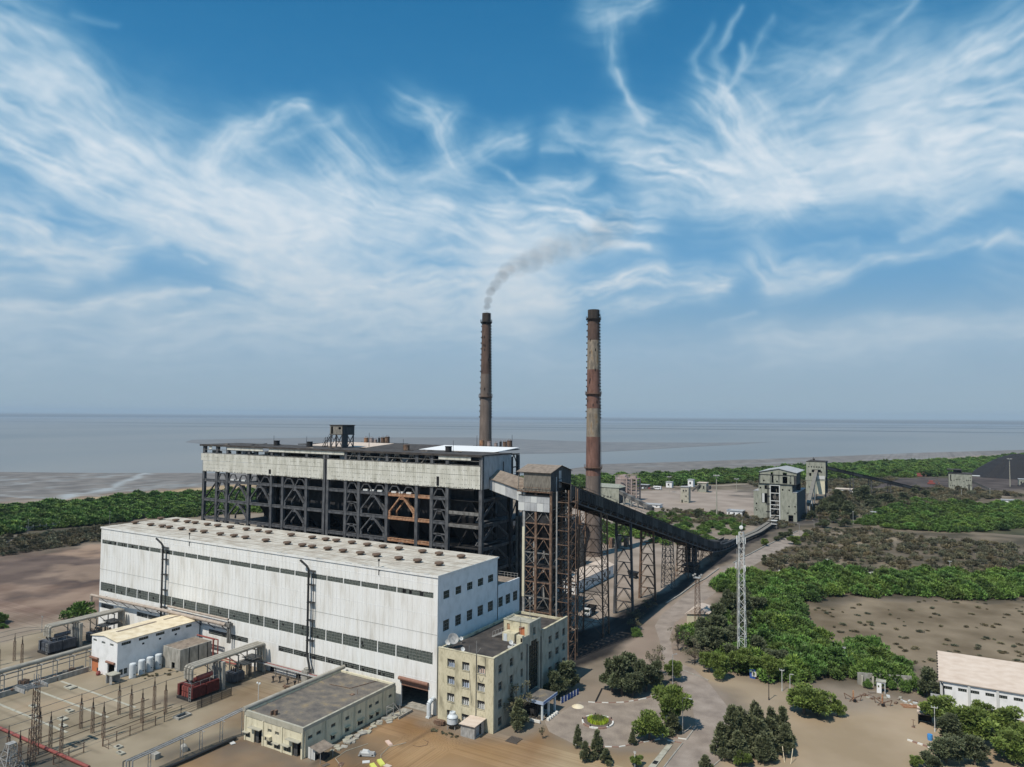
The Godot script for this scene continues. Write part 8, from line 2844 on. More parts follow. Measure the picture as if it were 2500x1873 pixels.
func build_right() -> void:
	# roads as thin sheets
	var road := MB.new()
	var rp := PackedVector2Array()
	for e in [[44.6,-2],[51.0,-7],[52.6,-16],[47.5,-34],[40,-46.5],[35.4,-52],[30.0,-55],[23.5,-72],[20.5,-86],[21.2,-120],[22.2,-165],[24.0,-195],[28.0,-238],[30.5,-285],[24.6,-285],[19.2,-228],[16.8,-200],[15.4,-178],[14.2,-150],[13.6,-120],[14.6,-92],[16.6,-80],[22,-68],[28.6,-51.5],[33.2,-44],[40.5,-33],[44.4,-22]]: rp.append(Vector2(e[0],e[1]))
	road.prism(rp,.012,.012)
	struct("road",road,worn(81,[[0.0,L(.20,.165,.14)],[0.5,L(.27,.225,.19)],[1.0,L(.335,.285,.245)]],V(.03,.03,.03),.95,.012,[[0.0,L(.8,.79,.77)],[0.6,L(1,1,1)],[1.0,L(1,1,1)]],V(.3,.3,.3)))
	var pl := MB.new()
	var pp := PackedVector2Array()
	for e in [[19.2,-8.6],[22.0,-5.0],[28.2,-2.8],[30.2,-3.1],[35.2,-6.0],[37.0,-8.2],[40.6,-12.8],[44.4,-13.2],[44.4,-14.9],[41.2,-15.0],[36.5,-25],[33.4,-31.6],[30.9,-27.5],[28.8,-24.9],[26.2,-23.0],[23.8,-21.7],[20.8,-20.6]]: pp.append(Vector2(e[0],e[1]))
	pl.prism(pp,.02,.02)
	struct("forecourt",pl,worn(82,[[0.0,L(.19,.155,.13)],[0.5,L(.265,.22,.18)],[1.0,L(.33,.275,.225)]],V(.04,.04,.04),.95,.012,[[0.0,L(.78,.77,.75)],[0.6,L(1,1,1)],[1.0,L(1,1,1)]],V(.3,.3,.3)))
	kerb("striped_kerb","red and white striped kerb curving along the far side of the forecourt",[V(22.6,0,-21.3),V(23.9,0,-21.8),V(26.3,0,-23.1),V(28.9,0,-25.0),V(31.0,0,-27.6),V(32.1,0,-29.4),V(33.3,0,-32.0)],true)
	kerb("striped_kerb","striped kerb along the near side of the forecourt behind the young conifers",[V(28.0,0,-2.7),V(30.0,0,-2.9),V(35.4,0,-5.9),V(37.0,0,-8.0),V(40.6,0,-12.7),V(44.5,0,-13.2)],true)
	kerb("striped_kerb","striped kerb beside the seated people, ending at the road",[V(40.9,0,-14.9),V(43.3,0,-14.7),V(44.8,0,-15.0)],true)
	kerb("stone_kerb","plain dark kerb along the road below the seated people",[V(44.6,0,-13.2),V(44.55,0,-8),V(44.5,0,2)],false)
	kerb("stone_kerb","plain kerb along the road from the street lamp corner upwards",[V(44.8,0,-15.0),V(44.7,0,-21.9)],false)
	kerb("stone_kerb","short inner kerb behind the tall street lamp",[V(43.6,0,-17.2),V(44.0,0,-21.2)],false)
	kerb("stone_kerb","broken kerb between the conveyor's coal strip and the road",[V(11.8,0,-105.0),V(12.3,0,-117.3),V(12.1,0,-134.1),V(13.0,0,-145.5),V(12.8,0,-166.1)],false,.35,.4)
	kerb("stone_kerb","dark kerb along the upper road towards the crusher house",[V(15.1,0,-179.6),V(16.6,0,-200.2),V(18.6,0,-225.5),V(20.5,0,-243.9),V(24.4,0,-281.3)],false,.35,.4)
	kerb("stone_kerb","pale kerb at the right of the road beside the feathery trees",[V(51.2,0,-6),V(52.9,0,-15.6),V(50.0,0,-27),V(47.6,0,-34.5)],false)
	kerb("stone_kerb","low kerb along the road's left edge by the bare trees",[V(33.4,0,-49.6),V(38,0,-47.6),V(40.5,0,-46.2)],false)
	# planted roundabout
	var isl := thing("roundabout","small round planted island with a whitewashed kerb in the forecourt","roundabout","",V(28.1,0,-13.4))
	for k in 22:
		var m := MB.new()
		var a := TAU*k/22
		var b := TAU*(k + .96)/22
		var q := [2.75,3.05]
		m.hexa([V(cos(b)*q[1],0,sin(b)*q[1]),V(cos(a)*q[1],0,sin(a)*q[1]),V(cos(a)*q[0],0,sin(a)*q[0]),V(cos(b)*q[0],0,sin(b)*q[0]),V(cos(b)*q[1],.3,sin(b)*q[1]),V(cos(a)*q[1],.3,sin(a)*q[1]),V(cos(a)*q[0],.3,sin(a)*q[0]),V(cos(b)*q[0],.3,sin(b)*q[0])])
		part("kerbstone",m,M.kerb_white if k % 4 < 2 else M.kerb_red,isl)
	var soil := MB.new()
	soil.lathe(Vector3.ZERO,[Vector2(2.75,.2),Vector2(1.5,.32),Vector2(0,.36)],22)
	part("soil",soil,M.bark,isl)
	var pm := MB.new()
	pm.tinted = true
	for k in 1500:
		var rr := sqrt(rng.randf())*1.9
		var a := R(0,TAU)
		var p := V(cos(a)*rr*1.05,.3,sin(a)*rr)
		var rim := rr > 1.15 and sin(a) > -.6
		pm.col = Color(R(.26,.42),R(.36,.5),R(.02,.05)) if rim else Color(R(.07,.16),R(.11,.2),R(.02,.05))
		var d := V(R(-.4,.4),1,R(-.4,.4)).normalized()*R(.35,.8)
		var s := V(R(-1,1),R(-.2,.2),R(-1,1)).normalized()*.09
		pm.tri(p - s,p + s,p + d)
	part("bedding_plants",pm,M.leaf,isl)
	var bl := MB.new()
	for k in 5: bl.lathe(V(cos(k*1.25 + .4)*2.9,.3,sin(k*1.25 + .4)*2.9),[Vector2(0,0),Vector2(.14,.05),Vector2(.1,.3),Vector2(0,.34)],8)
	part("dark_finial",bl,M.steel_black,isl)
	var ch := MB.new()
	ch.hexa([V(23.7,0,-21.9),V(24.1,0,-21.9),V(22.3,0,-29.7),V(21.9,0,-29.7),V(23.7,.03,-21.9),V(24.1,.03,-21.9),V(22.3,.03,-29.7),V(21.9,.03,-29.7)])
	single("drain_channel",ch,M.hole,"narrow black drain channel in the shaded ground behind the striped kerb","drain")
	ch = MB.new()
	ch.lathe(V(21.7,-.02,-18.2),[Vector2(1.3,0),Vector2(.8,.25),Vector2(.3,.38),Vector2(0,.4)],14)
	single("sand_heap",ch,M.roof_yellow,"small pale sand heap by the blue fence","sand heap")
	ch = MB.new()
	ch.hexa([V(42.3,0,-1),V(43.4,0,-1),V(43.3,0,-11.4),V(42.4,0,-11.4),V(42.3,.14,-1),V(43.4,.14,-1),V(43.3,.14,-11.4),V(42.4,.14,-11.4)])
	var dc := single("drain_cover",ch,M.cream_grey,"long pale concrete drain cover with one open hole near the bottom edge","drain")
	ch = MB.new()
	ch.bx(42.45,43.2,.14,.16,-4.2,-3.0)
	part("open_hole",ch,M.hole,dc)
	# people on the kerb under the tree
	var clothes := [M.cloth_pale,M.cloth_dark,M.cloth_dark]
	var bodies := [person_mesh(0),person_mesh(1)]
	for k in 3:
		var p := thing("person",["person in pale blue sitting on the striped kerb, leftmost of three","person in dark clothes sitting on the striped kerb, middle of the three","person in dark clothes sitting on the striped kerb, nearest the road"][k],"person","people on the kerb",V(40.3 + k*.75,-.31,-14.75 - k*.1),.3 - k*.2)
		part("body",bodies[k % 2],clothes[k],p)
		var m := MB.new()
		m.lathe(V(0,1.08,.02),[Vector2(0,-.06),Vector2(.085,.0),Vector2(.1,.07),Vector2(.075,.15),Vector2(0,.185)],12)
		part("head",m,M.skin,p)
		m = MB.new()
		m.lathe(V(0,1.13,.0),[Vector2(.108,.0),Vector2(.112,.06),Vector2(.08,.13),Vector2(0,.155)],12)
		part("hair",m,M.pipe_black,p)
	# lamps and poles
	pole("street_lamp","tall street lamp at the kerb corner right of the seated people",43.5,-16.9,6.6,1.3,M.galv)
	pole("street_lamp","street lamp behind the round leafy tree, at the road bend",34.4,-39.8,6.4,.6,M.galv,.8)
	pole("electric_pole","dark pole on the sand in front of the green thicket, casting a long shadow",54.1,-41.8,5.0,.3,M.steel_black)
	pole("electric_pole","white pole with a crossarm before the green thicket",55.6,-48.3,4.6,.45,M.frame)
	pole("street_lamp","short white lamp post beside the big round tree",57.0,-49.6,3.4,.3,M.frame)
	pole("electric_pole","slim pole in front of the trees by the white warehouse",83.6,-42.2,4.7,.5,M.frame)
	pole("electric_pole","pole rising out of the green thicket behind the guard hut",65.8,-69.7,5.2,.3,M.frame)
	pole("electric_pole","white pole in the dry scrub, left one above the round tank",49.6,-183.1,4.9,.6,M.frame)
	pole("electric_pole","white pole in the dry scrub, right of the round tank",89.9,-202.5,5.2,.6,M.frame)
	pole("street_lamp","street lamp beside the upper road near the crusher house",27.2,-268.9,5.6,.9,M.galv,2.6)
	pole("street_lamp","street lamp on the upper road just before the crusher house",31.9,-285.5,5.6,.7,M.galv,2.6)
	pole("electric_pole","pole among the dark trees right of the crusher house",46.9,-326.6,7.0,.3,M.frame)
	pole("electric_pole","short pale pole left of the narrow drain cover at the bottom edge",40.3,-.6,2.5,.15,M.frame)
	pole("electric_pole","pole on the scrub fence line, before the left thicket",-287.8,-64.9,7.6,.5,M.galv)
	pole("electric_pole","pole on the scrub fence line beside the hall's left end",-289.0,-104.9,7.0,.4,M.galv)
	pole("electric_pole","thin yard pole left of the grey transformer",-121.0,11.5,4.2,.4,M.galv)
	pole("electric_pole","pole in the scrub left of the reclaim house",104.8,-515.7,6.5,.4,M.frame)
	pole("electric_pole","pole in the scrub right of the reclaim house",124.0,-540.0,6.5,.4,M.frame)
	for k in [[-24.9,-312.3,24.4,"very tall lighting mast with a lamp frame in the scrub left of the crusher house"],[145.9,-652.0,24.5,"very tall lighting mast before the great black coal heap"],[-91.7,-430.9,12.3,"tall lighting mast on the dusty ground right of the bus"],[-49.0,-470.0,10.0,"thin mast by the far plant house"]]:
		var t := thing("light_mast",k[3],"mast","tall lighting masts",V(k[0],0,k[1]))
		var m := MB.new()
		m.tube(Vector3.ZERO,V(0,k[2],0),.38 if k[2] > 20 else .22,.22 if k[2] > 20 else .12,10)
		part("shaft",m,M.cream_grey,t)
		m = MB.new()
		m.lathe(V(0,k[2] - .5,0),[Vector2(.3,0),Vector2(1.6,.2),Vector2(1.6,.35),Vector2(.3,.4)],12)
		for q in 6: m.bx(cos(q*1.05)*1.6 - .3,cos(q*1.05)*1.6 + .3,k[2] - .3,k[2] + .3,sin(q*1.05)*1.6 - .3,sin(q*1.05)*1.6 + .3)
		part("lamp_ring",m,M.galv,t)
	# telecom mast
	var tm := thing("telecom_mast","tall white lattice telecom mast with drum antennas rising from the trees","mast","",V(44.6,0,-60.9))
	for k in 20:
		var m := MB.new()
		var ya := k*1.55
		var yb := ya + 1.55
		var wa := lerpf(.85,.5,k/20.0)
		var wb := lerpf(.85,.5,(k + 1)/20.0)
		var ca := [V(-wa,ya,wa),V(wa,ya,wa),V(wa,ya,-wa),V(-wa,ya,-wa)]
		var cb := [V(-wb,yb,wb),V(wb,yb,wb),V(wb,yb,-wb),V(-wb,yb,-wb)]
		for i in 4:
			var j := (i + 1) % 4
			m.bar(ca[i],cb[i],.13)
			m.bar(ca[i] if k % 2 == 0 else ca[j],cb[j] if k % 2 == 0 else cb[i],.08)
			if k % 4 == 3: m.bar(cb[i],cb[j],.07)
		part("lattice_section",m,M.frame,tm)
	var am := MB.new()
	for y in [21.8,27.8]:
		for q in 4:
			var a := q*PI/2 + .5
			var r := 1.05
			am.bar(V(cos(a)*r,y - .8,sin(a)*r),V(cos(a)*r,y + 1.0,sin(a)*r),.06)
			am.bar(V(cos(a)*r,y - .6,sin(a)*r),V(cos(a + PI/2)*r,y - .6,sin(a + PI/2)*r),.06)
			am.bar(V(cos(a)*r,y + .8,sin(a)*r),V(cos(a + PI/2)*r,y + .8,sin(a + PI/2)*r),.06)
			am.bar(V(cos(a)*.5,y - .6,sin(a)*.5),V(cos(a)*r,y - .6,sin(a)*r),.06)
	am.bar(V(0,31,0),V(.25,34.0,0),.1)
	am.bar(V(-1.0,0,.7),V(-1.0,27,.5),.06); am.bar(V(-.85,0,.8),V(-.85,27,.6),.05)
	part("antenna_frame",am,M.galv,tm)
	for q in [[-.9,28.2,.6,.14,2.0],[-1.1,22.6,.8,.13,1.3],[1.0,22.0,.7,.12,1.4],[.8,28.2,-.5,.12,1.5]]:
		var m := MB.new()
		m.tube(V(q[0],q[1],q[2]),V(q[0],q[1] + q[4],q[2]),q[3],q[3],8)
		part("panel_antenna",m,M.lamp_glass,tm)
	am = MB.new()
	am.lathe(Vector3.ZERO,[Vector2(0,0),Vector2(.45,.05),Vector2(.45,.3),Vector2(0,.35)],14)
	var dr := part("drum_antenna",am,M.lamp_glass,tm)
	dr.position = V(.1,32.2,.4)
	dr.rotation.x = PI/2
	# shorter rusty light mast
	var lm := thing("lattice_light_mast","rusty lattice light mast with a platform beside the road, by the tan hip-roofed hut","mast")
	var m2 := MB.new()
	lattice(m2,26.9,-86.2,0,13.4,1.5,.95,1.2,.06)
	part("lattice",m2,M.steel_rust,lm)
	m2 = MB.new()
	m2.bx(26.0,27.8,13.3,13.45,-87.1,-85.3)
	for q in [[26.0,-87.1],[27.8,-87.1],[26.0,-85.3],[27.8,-85.3]]: m2.bar(V(q[0],13.4,q[1]),V(q[0],14.4,q[1]),.07); m2.bx(q[0] - .25,q[0] + .25,13.9,14.3,q[1] - .15,q[1] + .15)
	part("lamp_platform",m2,M.galv,lm)
	var hh := thing("hip_roof_hut","small tan hut with a pale hipped roof among the trees beside the road","hut")
	m2 = MB.new()
	m2.wall(V(23.8,0,-86.6),V(.85,0,-.527).normalized(),V(.527,0,.85).normalized(),5.4,0,2.9,.2,[])
	m2.wall(V(23.8,0,-86.6) + V(.85,0,-.527).normalized()*5.4,V(-.0,0,-1),V(1,0,0),8.0,0,2.9,.2,[[2,3,.8,2]])
	part("wall",m2,M.yellow_wall,hh)
	m2 = MB.new()
	var e0 := [V(23.2,2.85,-85.9),V(29.2,2.85,-89.5),V(29.2,2.85,-98.6),V(23.2,2.85,-98.6)]
	var rg := [V(26.0,4.5,-90.4),V(26.0,4.5,-94.5)]
	m2.face(e0[0],e0[1],rg[0],rg[0],V(0,1,.5)); m2.tri(e0[0],e0[1],rg[0])
	m2.face(e0[1],e0[2],rg[1],rg[0],V(1,1,0)); m2.face(e0[3],e0[0],rg[0],rg[1],V(-1,1,0)); m2.tri(e0[2],e0[3],rg[1])
	m2.face(e0[0],e0[1],e0[2],e0[3],Vector3.DOWN)
	part("roof",m2,M.roof_pink,hh)
	# warehouse
	var w := thing("warehouse","long white warehouse with a pale pink lean roof at the right edge","building")
	m2 = MB.new()
	var wh := []
	for k in 12:
		var u := .6 + (k/2)*4.6 + (k % 2)*2.5
		wh.append([u,u + 1.5,3.5,4.15])
	m2.wall(V(84.7,0,-57),Vector3.RIGHT,Vector3.BACK,30.0,0.0,5.2,.25,wh)
	part("front_wall",m2,M.white_plain,w)
	for q in wh: window(w,V(84.7,0,-57),Vector3.RIGHT,Vector3.BACK,q[0],q[1],3.5,4.15,.15,4,1,M.glass_dark,M.frame_grey,.06)
	for k in 7:
		m2 = MB.new()
		m2.bx(84.7 + k*4.75,85.15 + k*4.75,0,5.0,-57,-56.75)
		part("pilaster",m2,M.frame,w)
	m2 = MB.new()
	m2.hexa([V(84.7,0,-57.25),V(84.95,0,-57.25),V(84.95,0,-66.8),V(84.7,0,-66.8),V(84.7,5.2,-57.25),V(84.95,5.2,-57.25),V(84.95,7.9,-66.8),V(84.7,7.9,-66.8)])
	m2.bx(84.95,114.7,0,7.8,-67,-66.8)
	part("rear_wall",m2,M.white_plain,w)
	m2 = MB.new()
	m2.hexa([V(84.4,5.1,-56.6),V(115,5.1,-56.6),V(115,8.0,-67.2),V(84.4,8.0,-67.2),V(84.4,5.25,-56.6),V(115,5.25,-56.6),V(115,8.2,-67.2),V(84.4,8.2,-67.2)])
	part("roof",m2,M.roof_pink,w)
	m2 = MB.new()
	for k in 10: m2.bx(84.2,84.45,5.4 + k*.27,5.6 + k*.27,-57.4 - k*1.0,-57.1 - k*1.0)
	part("roof_edge_bracket",m2,M.steel_black,w)
	m2 = MB.new()
	m2.pipe([V(84.8,5.0,-56.5),V(85.2,4.6,-56.4),V(85.3,3.4,-56.6),V(85.3,0,-56.6)],.1,6)
	part("gutter_pipe",m2,M.steel_black,w)
	m2 = MB.new()
	m2.bx(83.0,84.6,0,2.0,-57.6,-57.3)
	single("grey_gate",m2,M.clad_grey,"grey sheet gate against the warehouse's left corner","gate")
	# guard hut,boundary wall,rubble,rusty stands
	var gh := thing("guard_hut","narrow white guard hut with an open door before the grey boundary wall","hut","",V(73.9,0,-58.6))
	m2 = MB.new()
	m2.wall(V(-.8,0,.6),Vector3.RIGHT,Vector3.BACK,1.6,0,2.35,.1,[[.9,1.5,0,2.1],[.2,.5,1.1,1.6]])
	m2.bx(-.8,-.7,0,2.35,-.8,.5); m2.bx(.7,.8,0,2.35,-.8,.5)
	part("wall",m2,M.white_plain,gh)
	m2 = MB.new()
	m2.bx(-.95,.95,2.35,2.5,-.95,.75)
	part("roof",m2,M.cream_grey,gh)
	var bw := thing("boundary_wall","grey concrete block wall with buttresses behind the guard hut","wall")
	m2 = MB.new()
	var wa := V(69.2,0,-61.0)
	var wb := V(79.5,0,-64.6)
	var ud := (wb - wa).normalized()
	m2.wall(wa,ud,V(-ud.z,0,ud.x),wa.distance_to(wb),0,2.6,.25,[])
	part("wall",m2,M.concrete,bw)
	for k in 5:
		m2 = MB.new()
		var p := wa.lerp(wb,(k + .4)/5.0) + V(.1,0,.25)
		m2.bx(p.x - .2,p.x + .2,0,2.1,p.z - .2,p.z + .3)
		part("buttress",m2,M.cream_grey,bw)
	for k in 2:
		var rs := thing("rusty_stand",["left rusty steel stand with crossed arms at the edge of the sandy yard","right rusty steel stand with crossed arms, before the guard hut"][k],"steel stand","rusty stands",V([69.2,74.5][k],0,[-50.4,-51.0][k]),[0.2,-.1][k])
		m2 = MB.new()
		m2.bar(V(0,0,0),V(0,2.1,-.1),.3)
		part("post",m2,M.steel_orange,rs)
		for s in [-1,1]:
			m2 = MB.new()
			m2.bar(V(0,.5,0),V(s*1.7,1.2,-.6),.16); m2.bar(V(s*1.7,1.2,-.6),V(s*1.3,0,-.5),.12); m2.bar(V(0,.9,0),V(s*.8,0,.6),.14)
			part("arm",m2,M.steel_rust,rs)
		m2 = MB.new()
		m2.lathe(V(.2,0,.5),[Vector2(0,0),Vector2(.35,.1),Vector2(.3,.5),Vector2(0,.55)],10)
		part("weight",m2,M.hole,rs)
	for k in 30:
		m2 = MB.new()
		var s := R(.2,.7)
		m2.bx(-s,s,0,R(.1,.35),-s*.5,s*.5)
		var o := single("rubble_piece",m2,[M.steel_rust,M.cream_grey,M.roof_rusty,M.frame][k % 4],"scrap or rubble in the heap between the guard hut and the warehouse","rubble","rubble between the hut and the warehouse")
		o.position = V(R(70,82),0,R(-57.5,-53.0))
		o.rotation = V(0,R(0,3),R(-.15,.15))
	for k in 3:
		m2 = MB.new()
		m2.bar(Vector3.ZERO,V(4.0,.2,-.6),.3,.2)
		var o := single("steel_beam",m2,M.steel_orange,["first","second","third"][k] + " rusty steel beam lying left of the small open shelter","beam","rusty beams")
		o.position = V(77.6 + k*.3,.1,-53.4 + k*.7)
		o.rotation.y = k*.12
	var shl := thing("open_shelter","small open shelter with a striped tan roof beside the warehouse trees","shelter","",V(82.0,0,-45.6))
	m2 = MB.new()
	for q in [[-1.1,.9],[1.1,.9],[-1.1,-.9],[1.1,-.9]]: m2.bar(V(q[0],0,q[1]),V(q[0],1.9,q[1]),.1)
	m2.bx(-1.1,1.1,.1,1.8,-.95,-.85); m2.bx(-1.1,-1.0,.1,1.8,-.85,.9)
	part("frame",m2,M.steel_black,shl)
	for k in 5:
		m2 = MB.new()
		var zz := 1.1 - k*.5
		m2.hexa([V(-1.3,1.9 + k*.2,zz),V(1.3,1.9 + k*.2,zz),V(1.3,2.1 + k*.2,zz - .5),V(-1.3,2.1 + k*.2,zz - .5),V(-1.3,1.98 + k*.2,zz),V(1.3,1.98 + k*.2,zz),V(1.3,2.18 + k*.2,zz - .5),V(-1.3,2.18 + k*.2,zz - .5)])
		part("roof_sheet",m2,M.roof_pink if k % 2 else M.roof_rusty,shl)
	m2 = MB.new()
	m2.bar(V(80.1,0,-42.5),V(80.1,1.4,-42.5),.1); m2.bar(V(79.8,1.35,-42.5),V(80.4,1.35,-42.5),.08); m2.bx(79.8,80.4,0,.12,-42.8,-42.2)
	single("short_post",m2,M.steel_rust,"short rusty post on the sand left of the open shelter","post")
	m2 = MB.new()
	m2.lathe(V(82.8,0,-37.9),[Vector2(.4,0),Vector2(.45,.5),Vector2(.42,1.0),Vector2(0,1.02)],14)
	single("blue_drum",m2,M.blue_bin,"bright blue drum at the edge of the sandy yard","drum")
	for k in 6:
		m2 = MB.new()
		m2.bx(-.45,.45,0,.25,-.15,.15)
		var o := single("white_kerb_block",m2,M.kerb_white if k % 2 == 0 else M.kerb_red,"loose kerb block on the sand near the blue drum","kerb","loose kerb blocks by the blue drum")
		o.position = V(79.7 + k*.8,0,-35.4 + k*.3)
		o.rotation.y = -.3
	m2 = MB.new()
	m2.lathe(V(67.2,0,-184.5),[Vector2(4.0,0),Vector2(4.0,.9),Vector2(3.8,1.0),Vector2(0,1.1)],30)
	single("round_tank",m2,M.cream_grey,"flat round concrete tank behind the belt of green shrubs","tank")
	m2 = MB.new()
	m2.bx(34.0,40.2,0,1.2,-170.6,-170.2)
	single("white_wall",m2,M.white_plain,"short white wall behind the thicket left of the round tank","wall")
	for k in 2:
		m2 = MB.new()
		m2.bar(Vector3.ZERO,V(.2 if k else -.5,2.2,-1.0),.09)
		var o := single("leaning_pole",m2,M.roof_yellow,["left","right"][k] + " leaning wooden pole under the feathery trees at the bottom edge","pole","leaning poles")
		o.position = V(61.5 + k*1.0,0,-15.2)
	var bbo := thing("blue_booth","small blue and white booth under the trees by the telecom mast","booth","",V(48.6,0,-53.0))
	m2 = MB.new()
	m2.bx(-.6,.6,0,1.8,-.4,.4)
	part("panel",m2,M.blue,bbo)
	m2 = MB.new()
	m2.bx(-.1,.9,.5,1.6,.42,.5)
	part("white_sheet",m2,M.frame,bbo)
	# fence along the left track
	var lf := thing("perimeter_fence","long grey perimeter fence of panels and posts on the left scrub","fence")
	for k in 60:
		var p := V(-305 + .17*k,0,20 - k*3.0)
		m2 = MB.new()
		m2.bar(p,p + V(0,3.0,0),.25)
		part("post",m2,M.concrete,lf)
		m2 = MB.new()
		m2.hexa([p + V(-.06,.2,0),p + V(.06,.2,0),p + V(.23,.2,-2.9),p + V(.11,.2,-2.9),p + V(-.06,2.3,0),p + V(.06,2.3,0),p + V(.23,2.3,-2.9),p + V(.11,2.3,-2.9)])
		part("panel",m2,M.clad_dark if k % 2 else M.steel_mid,lf)

# ---- foliage: crowns of many small leaf sprays,tinted face by face
func spray(m: MB,p: Vector3,s: float,dir: Vector3) -> void:
	var a := dir.cross(V(R(-1,1),R(-1,1),R(-1,1))).normalized()
	var b := dir*s*R(.8,1.4)
	var w := a*s*R(.35,.6)
	m.tri(p - w,p + w,p + b)
	if rng.randf() < .55:
		var c := dir.cross(a)*s*.45
		m.tri(p - c,p + c,p + b*.9 + a*s*.2)

func crown(m: MB,lobes: Array,n: int,s: float,ca: Color,cb: Color,droop := 0.0) -> void:
	m.tinted = true
	var tot := 0.0
	for l in lobes: tot += l[3]*l[3]
	for l in lobes:
		var k := int(n*l[3]*l[3]/tot)
		var tone := R(.75,1.2)
		for i in k:
			var d := V(R(-1,1),R(-.75,1),R(-1,1)).normalized()
			var rr: float = l[3]*pow(rng.randf(),.38)
			var p := V(l[0],l[1],l[2]) + d*V(rr,rr*l[4],rr)
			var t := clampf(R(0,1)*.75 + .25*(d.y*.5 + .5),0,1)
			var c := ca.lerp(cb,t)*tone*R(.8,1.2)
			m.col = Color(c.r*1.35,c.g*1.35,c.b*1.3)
			spray(m,p,s*R(.7,1.3),(d + V(R(-.6,.6),R(-.3,.9) - droop,R(-.6,.6))).normalized())

func make_tree(kind: String,seed_: int) -> Array:   # [trunk mesh,crown mesh] about 1 m crown radius scale free,real sizes
	var old := rng.state
	rng.seed = 1000 + seed_
	var tr := MB.new()
	var cr := MB.new()
	match kind:
		"leafy":    # rounded leafy tree 6 m high
			tr.tube(Vector3.ZERO,V(.1,1.6,0),.2,.15,7)
			var lobes := []
			for i in 16:
				var a := R(0,TAU)
				var r := R(.2,2.2)
				lobes.append([cos(a)*r,R(2.0,4.9) - r*.35,sin(a)*r,R(.8,1.35),.8])
			for l in lobes:
				if rng.randf() < .6: tr.tube(V(.1,1.5,0),V(l[0]*.8,l[1],l[2]*.8),.09,.03,5)
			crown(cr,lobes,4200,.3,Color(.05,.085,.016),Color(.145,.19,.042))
		"dark":     # dark shaggy tree 7 m
			tr.tube(Vector3.ZERO,V(-.1,2.0,.1),.2,.14,7)
			var lobes := []
			for i in 15:
				var a := R(0,TAU)
				var r := R(.1,1.9)
				lobes.append([cos(a)*r,R(2.0,6.2) - r*.5,sin(a)*r,R(.65,1.15),1.0])
			for l in lobes:
				if rng.randf() < .7: tr.tube(V(-.1,1.7,.1),V(l[0],l[1],l[2]),.07,.02,5)
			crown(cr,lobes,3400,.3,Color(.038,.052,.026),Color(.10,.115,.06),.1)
		"conifer":  # feathery casuarina 7 m
			tr.tube(Vector3.ZERO,V(.05,6.4,0),.14,.03,6)
			var lobes := []
			for i in 20:
				var y := R(1.0,6.6)
				var r := (7.0 - y)*.24
				var a := R(0,TAU)
				lobes.append([cos(a)*r*.8,y,sin(a)*r*.8,.35 + r*.42,1.1])
			for l in lobes: tr.tube(V(.03,l[1] - .5,0),V(l[0],l[1],l[2]),.04,.015,4)
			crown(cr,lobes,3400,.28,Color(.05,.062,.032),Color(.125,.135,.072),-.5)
		"bare":     # thin half-bare tree 5.5 m
			tr.tube(Vector3.ZERO,V(.1,1.6,0),.13,.09,6)
			var lobes := []
			for i in 22:
				var a := R(0,TAU)
				var r := R(.4,2.1)
				var e := V(cos(a)*r,R(2.2,5.4),sin(a)*r)
				var mid := V(cos(a)*r*.4,R(1.6,2.6),sin(a)*r*.4)
				tr.tube(V(.1,1.4,0),mid,.06,.045,5); tr.tube(mid,e,.045,.012,4)
				for q in 4:
					var e2 := e + V(R(-.6,.6),R(-.3,.6),R(-.6,.6))
					tr.tube(mid.lerp(e,R(.4,.9)),e2,.02,.008,3)
				lobes.append([e.x,e.y,e.z,R(.3,.6),.9])
			crown(cr,lobes,700,.2,Color(.07,.07,.04),Color(.14,.13,.075))
		"shrub":    # thorny prosopis dome 2.6 m high,3 m radius
			var lobes := []
			for i in 18:
				var a := R(0,TAU)
				var r := R(0,2.2)
				lobes.append([cos(a)*r,1.7 - r*.45 + R(-.2,.4),sin(a)*r,R(.7,1.1),.7])
			for i in 5: tr.tube(Vector3.ZERO,V(R(-1.5,1.5),R(1,1.9),R(-1.5,1.5)),.06,.02,4)
			crown(cr,lobes,1500,.34,Color(.032,.072,.014),Color(.095,.165,.034),.15)
		"scrub":    # low grey scrub 1 m
			var lobes := []
			for i in 9:
				var a := R(0,TAU)
				var r := R(0,1.1)
				lobes.append([cos(a)*r,.5 + R(0,.3) - r*.1,sin(a)*r,R(.35,.6),.7])
			tr.tube(Vector3.ZERO,V(.1,.6,0),.05,.02,4)
			crown(cr,lobes,330,.24,Color(.06,.06,.04),Color(.12,.115,.07))
	rng.state = old
	return [tr.mesh(),cr.mesh()]

var protos := {}
func tree(kind: String,called: String,label: String,x: float,z: float,h: float,rad: float,group := "",category := "tree") -> void:
	var var_ := rng.randi() % 3
	var key := kind + str(var_)
	if not protos.has(key): protos[key] = make_tree(kind,hash(key) % 997)
	var base: Vector2 = {"leafy": Vector2(6.0,3.1),"dark": Vector2(7.0,2.7),"conifer": Vector2(7.2,1.7),"bare": Vector2(5.6,2.4),"shrub": Vector2(2.7,3.1),"scrub": Vector2(1.1,1.5)}[kind]
	var t := thing(called,label,category,group,V(x,0,z),R(0,TAU))
	t.scale = V(rad/base.x*base.x/base.y,h/base.x,rad/base.y)
	part("trunk",protos[key][0],M.bark,t)
	part("crown",protos[key][1],M.leaf,t)

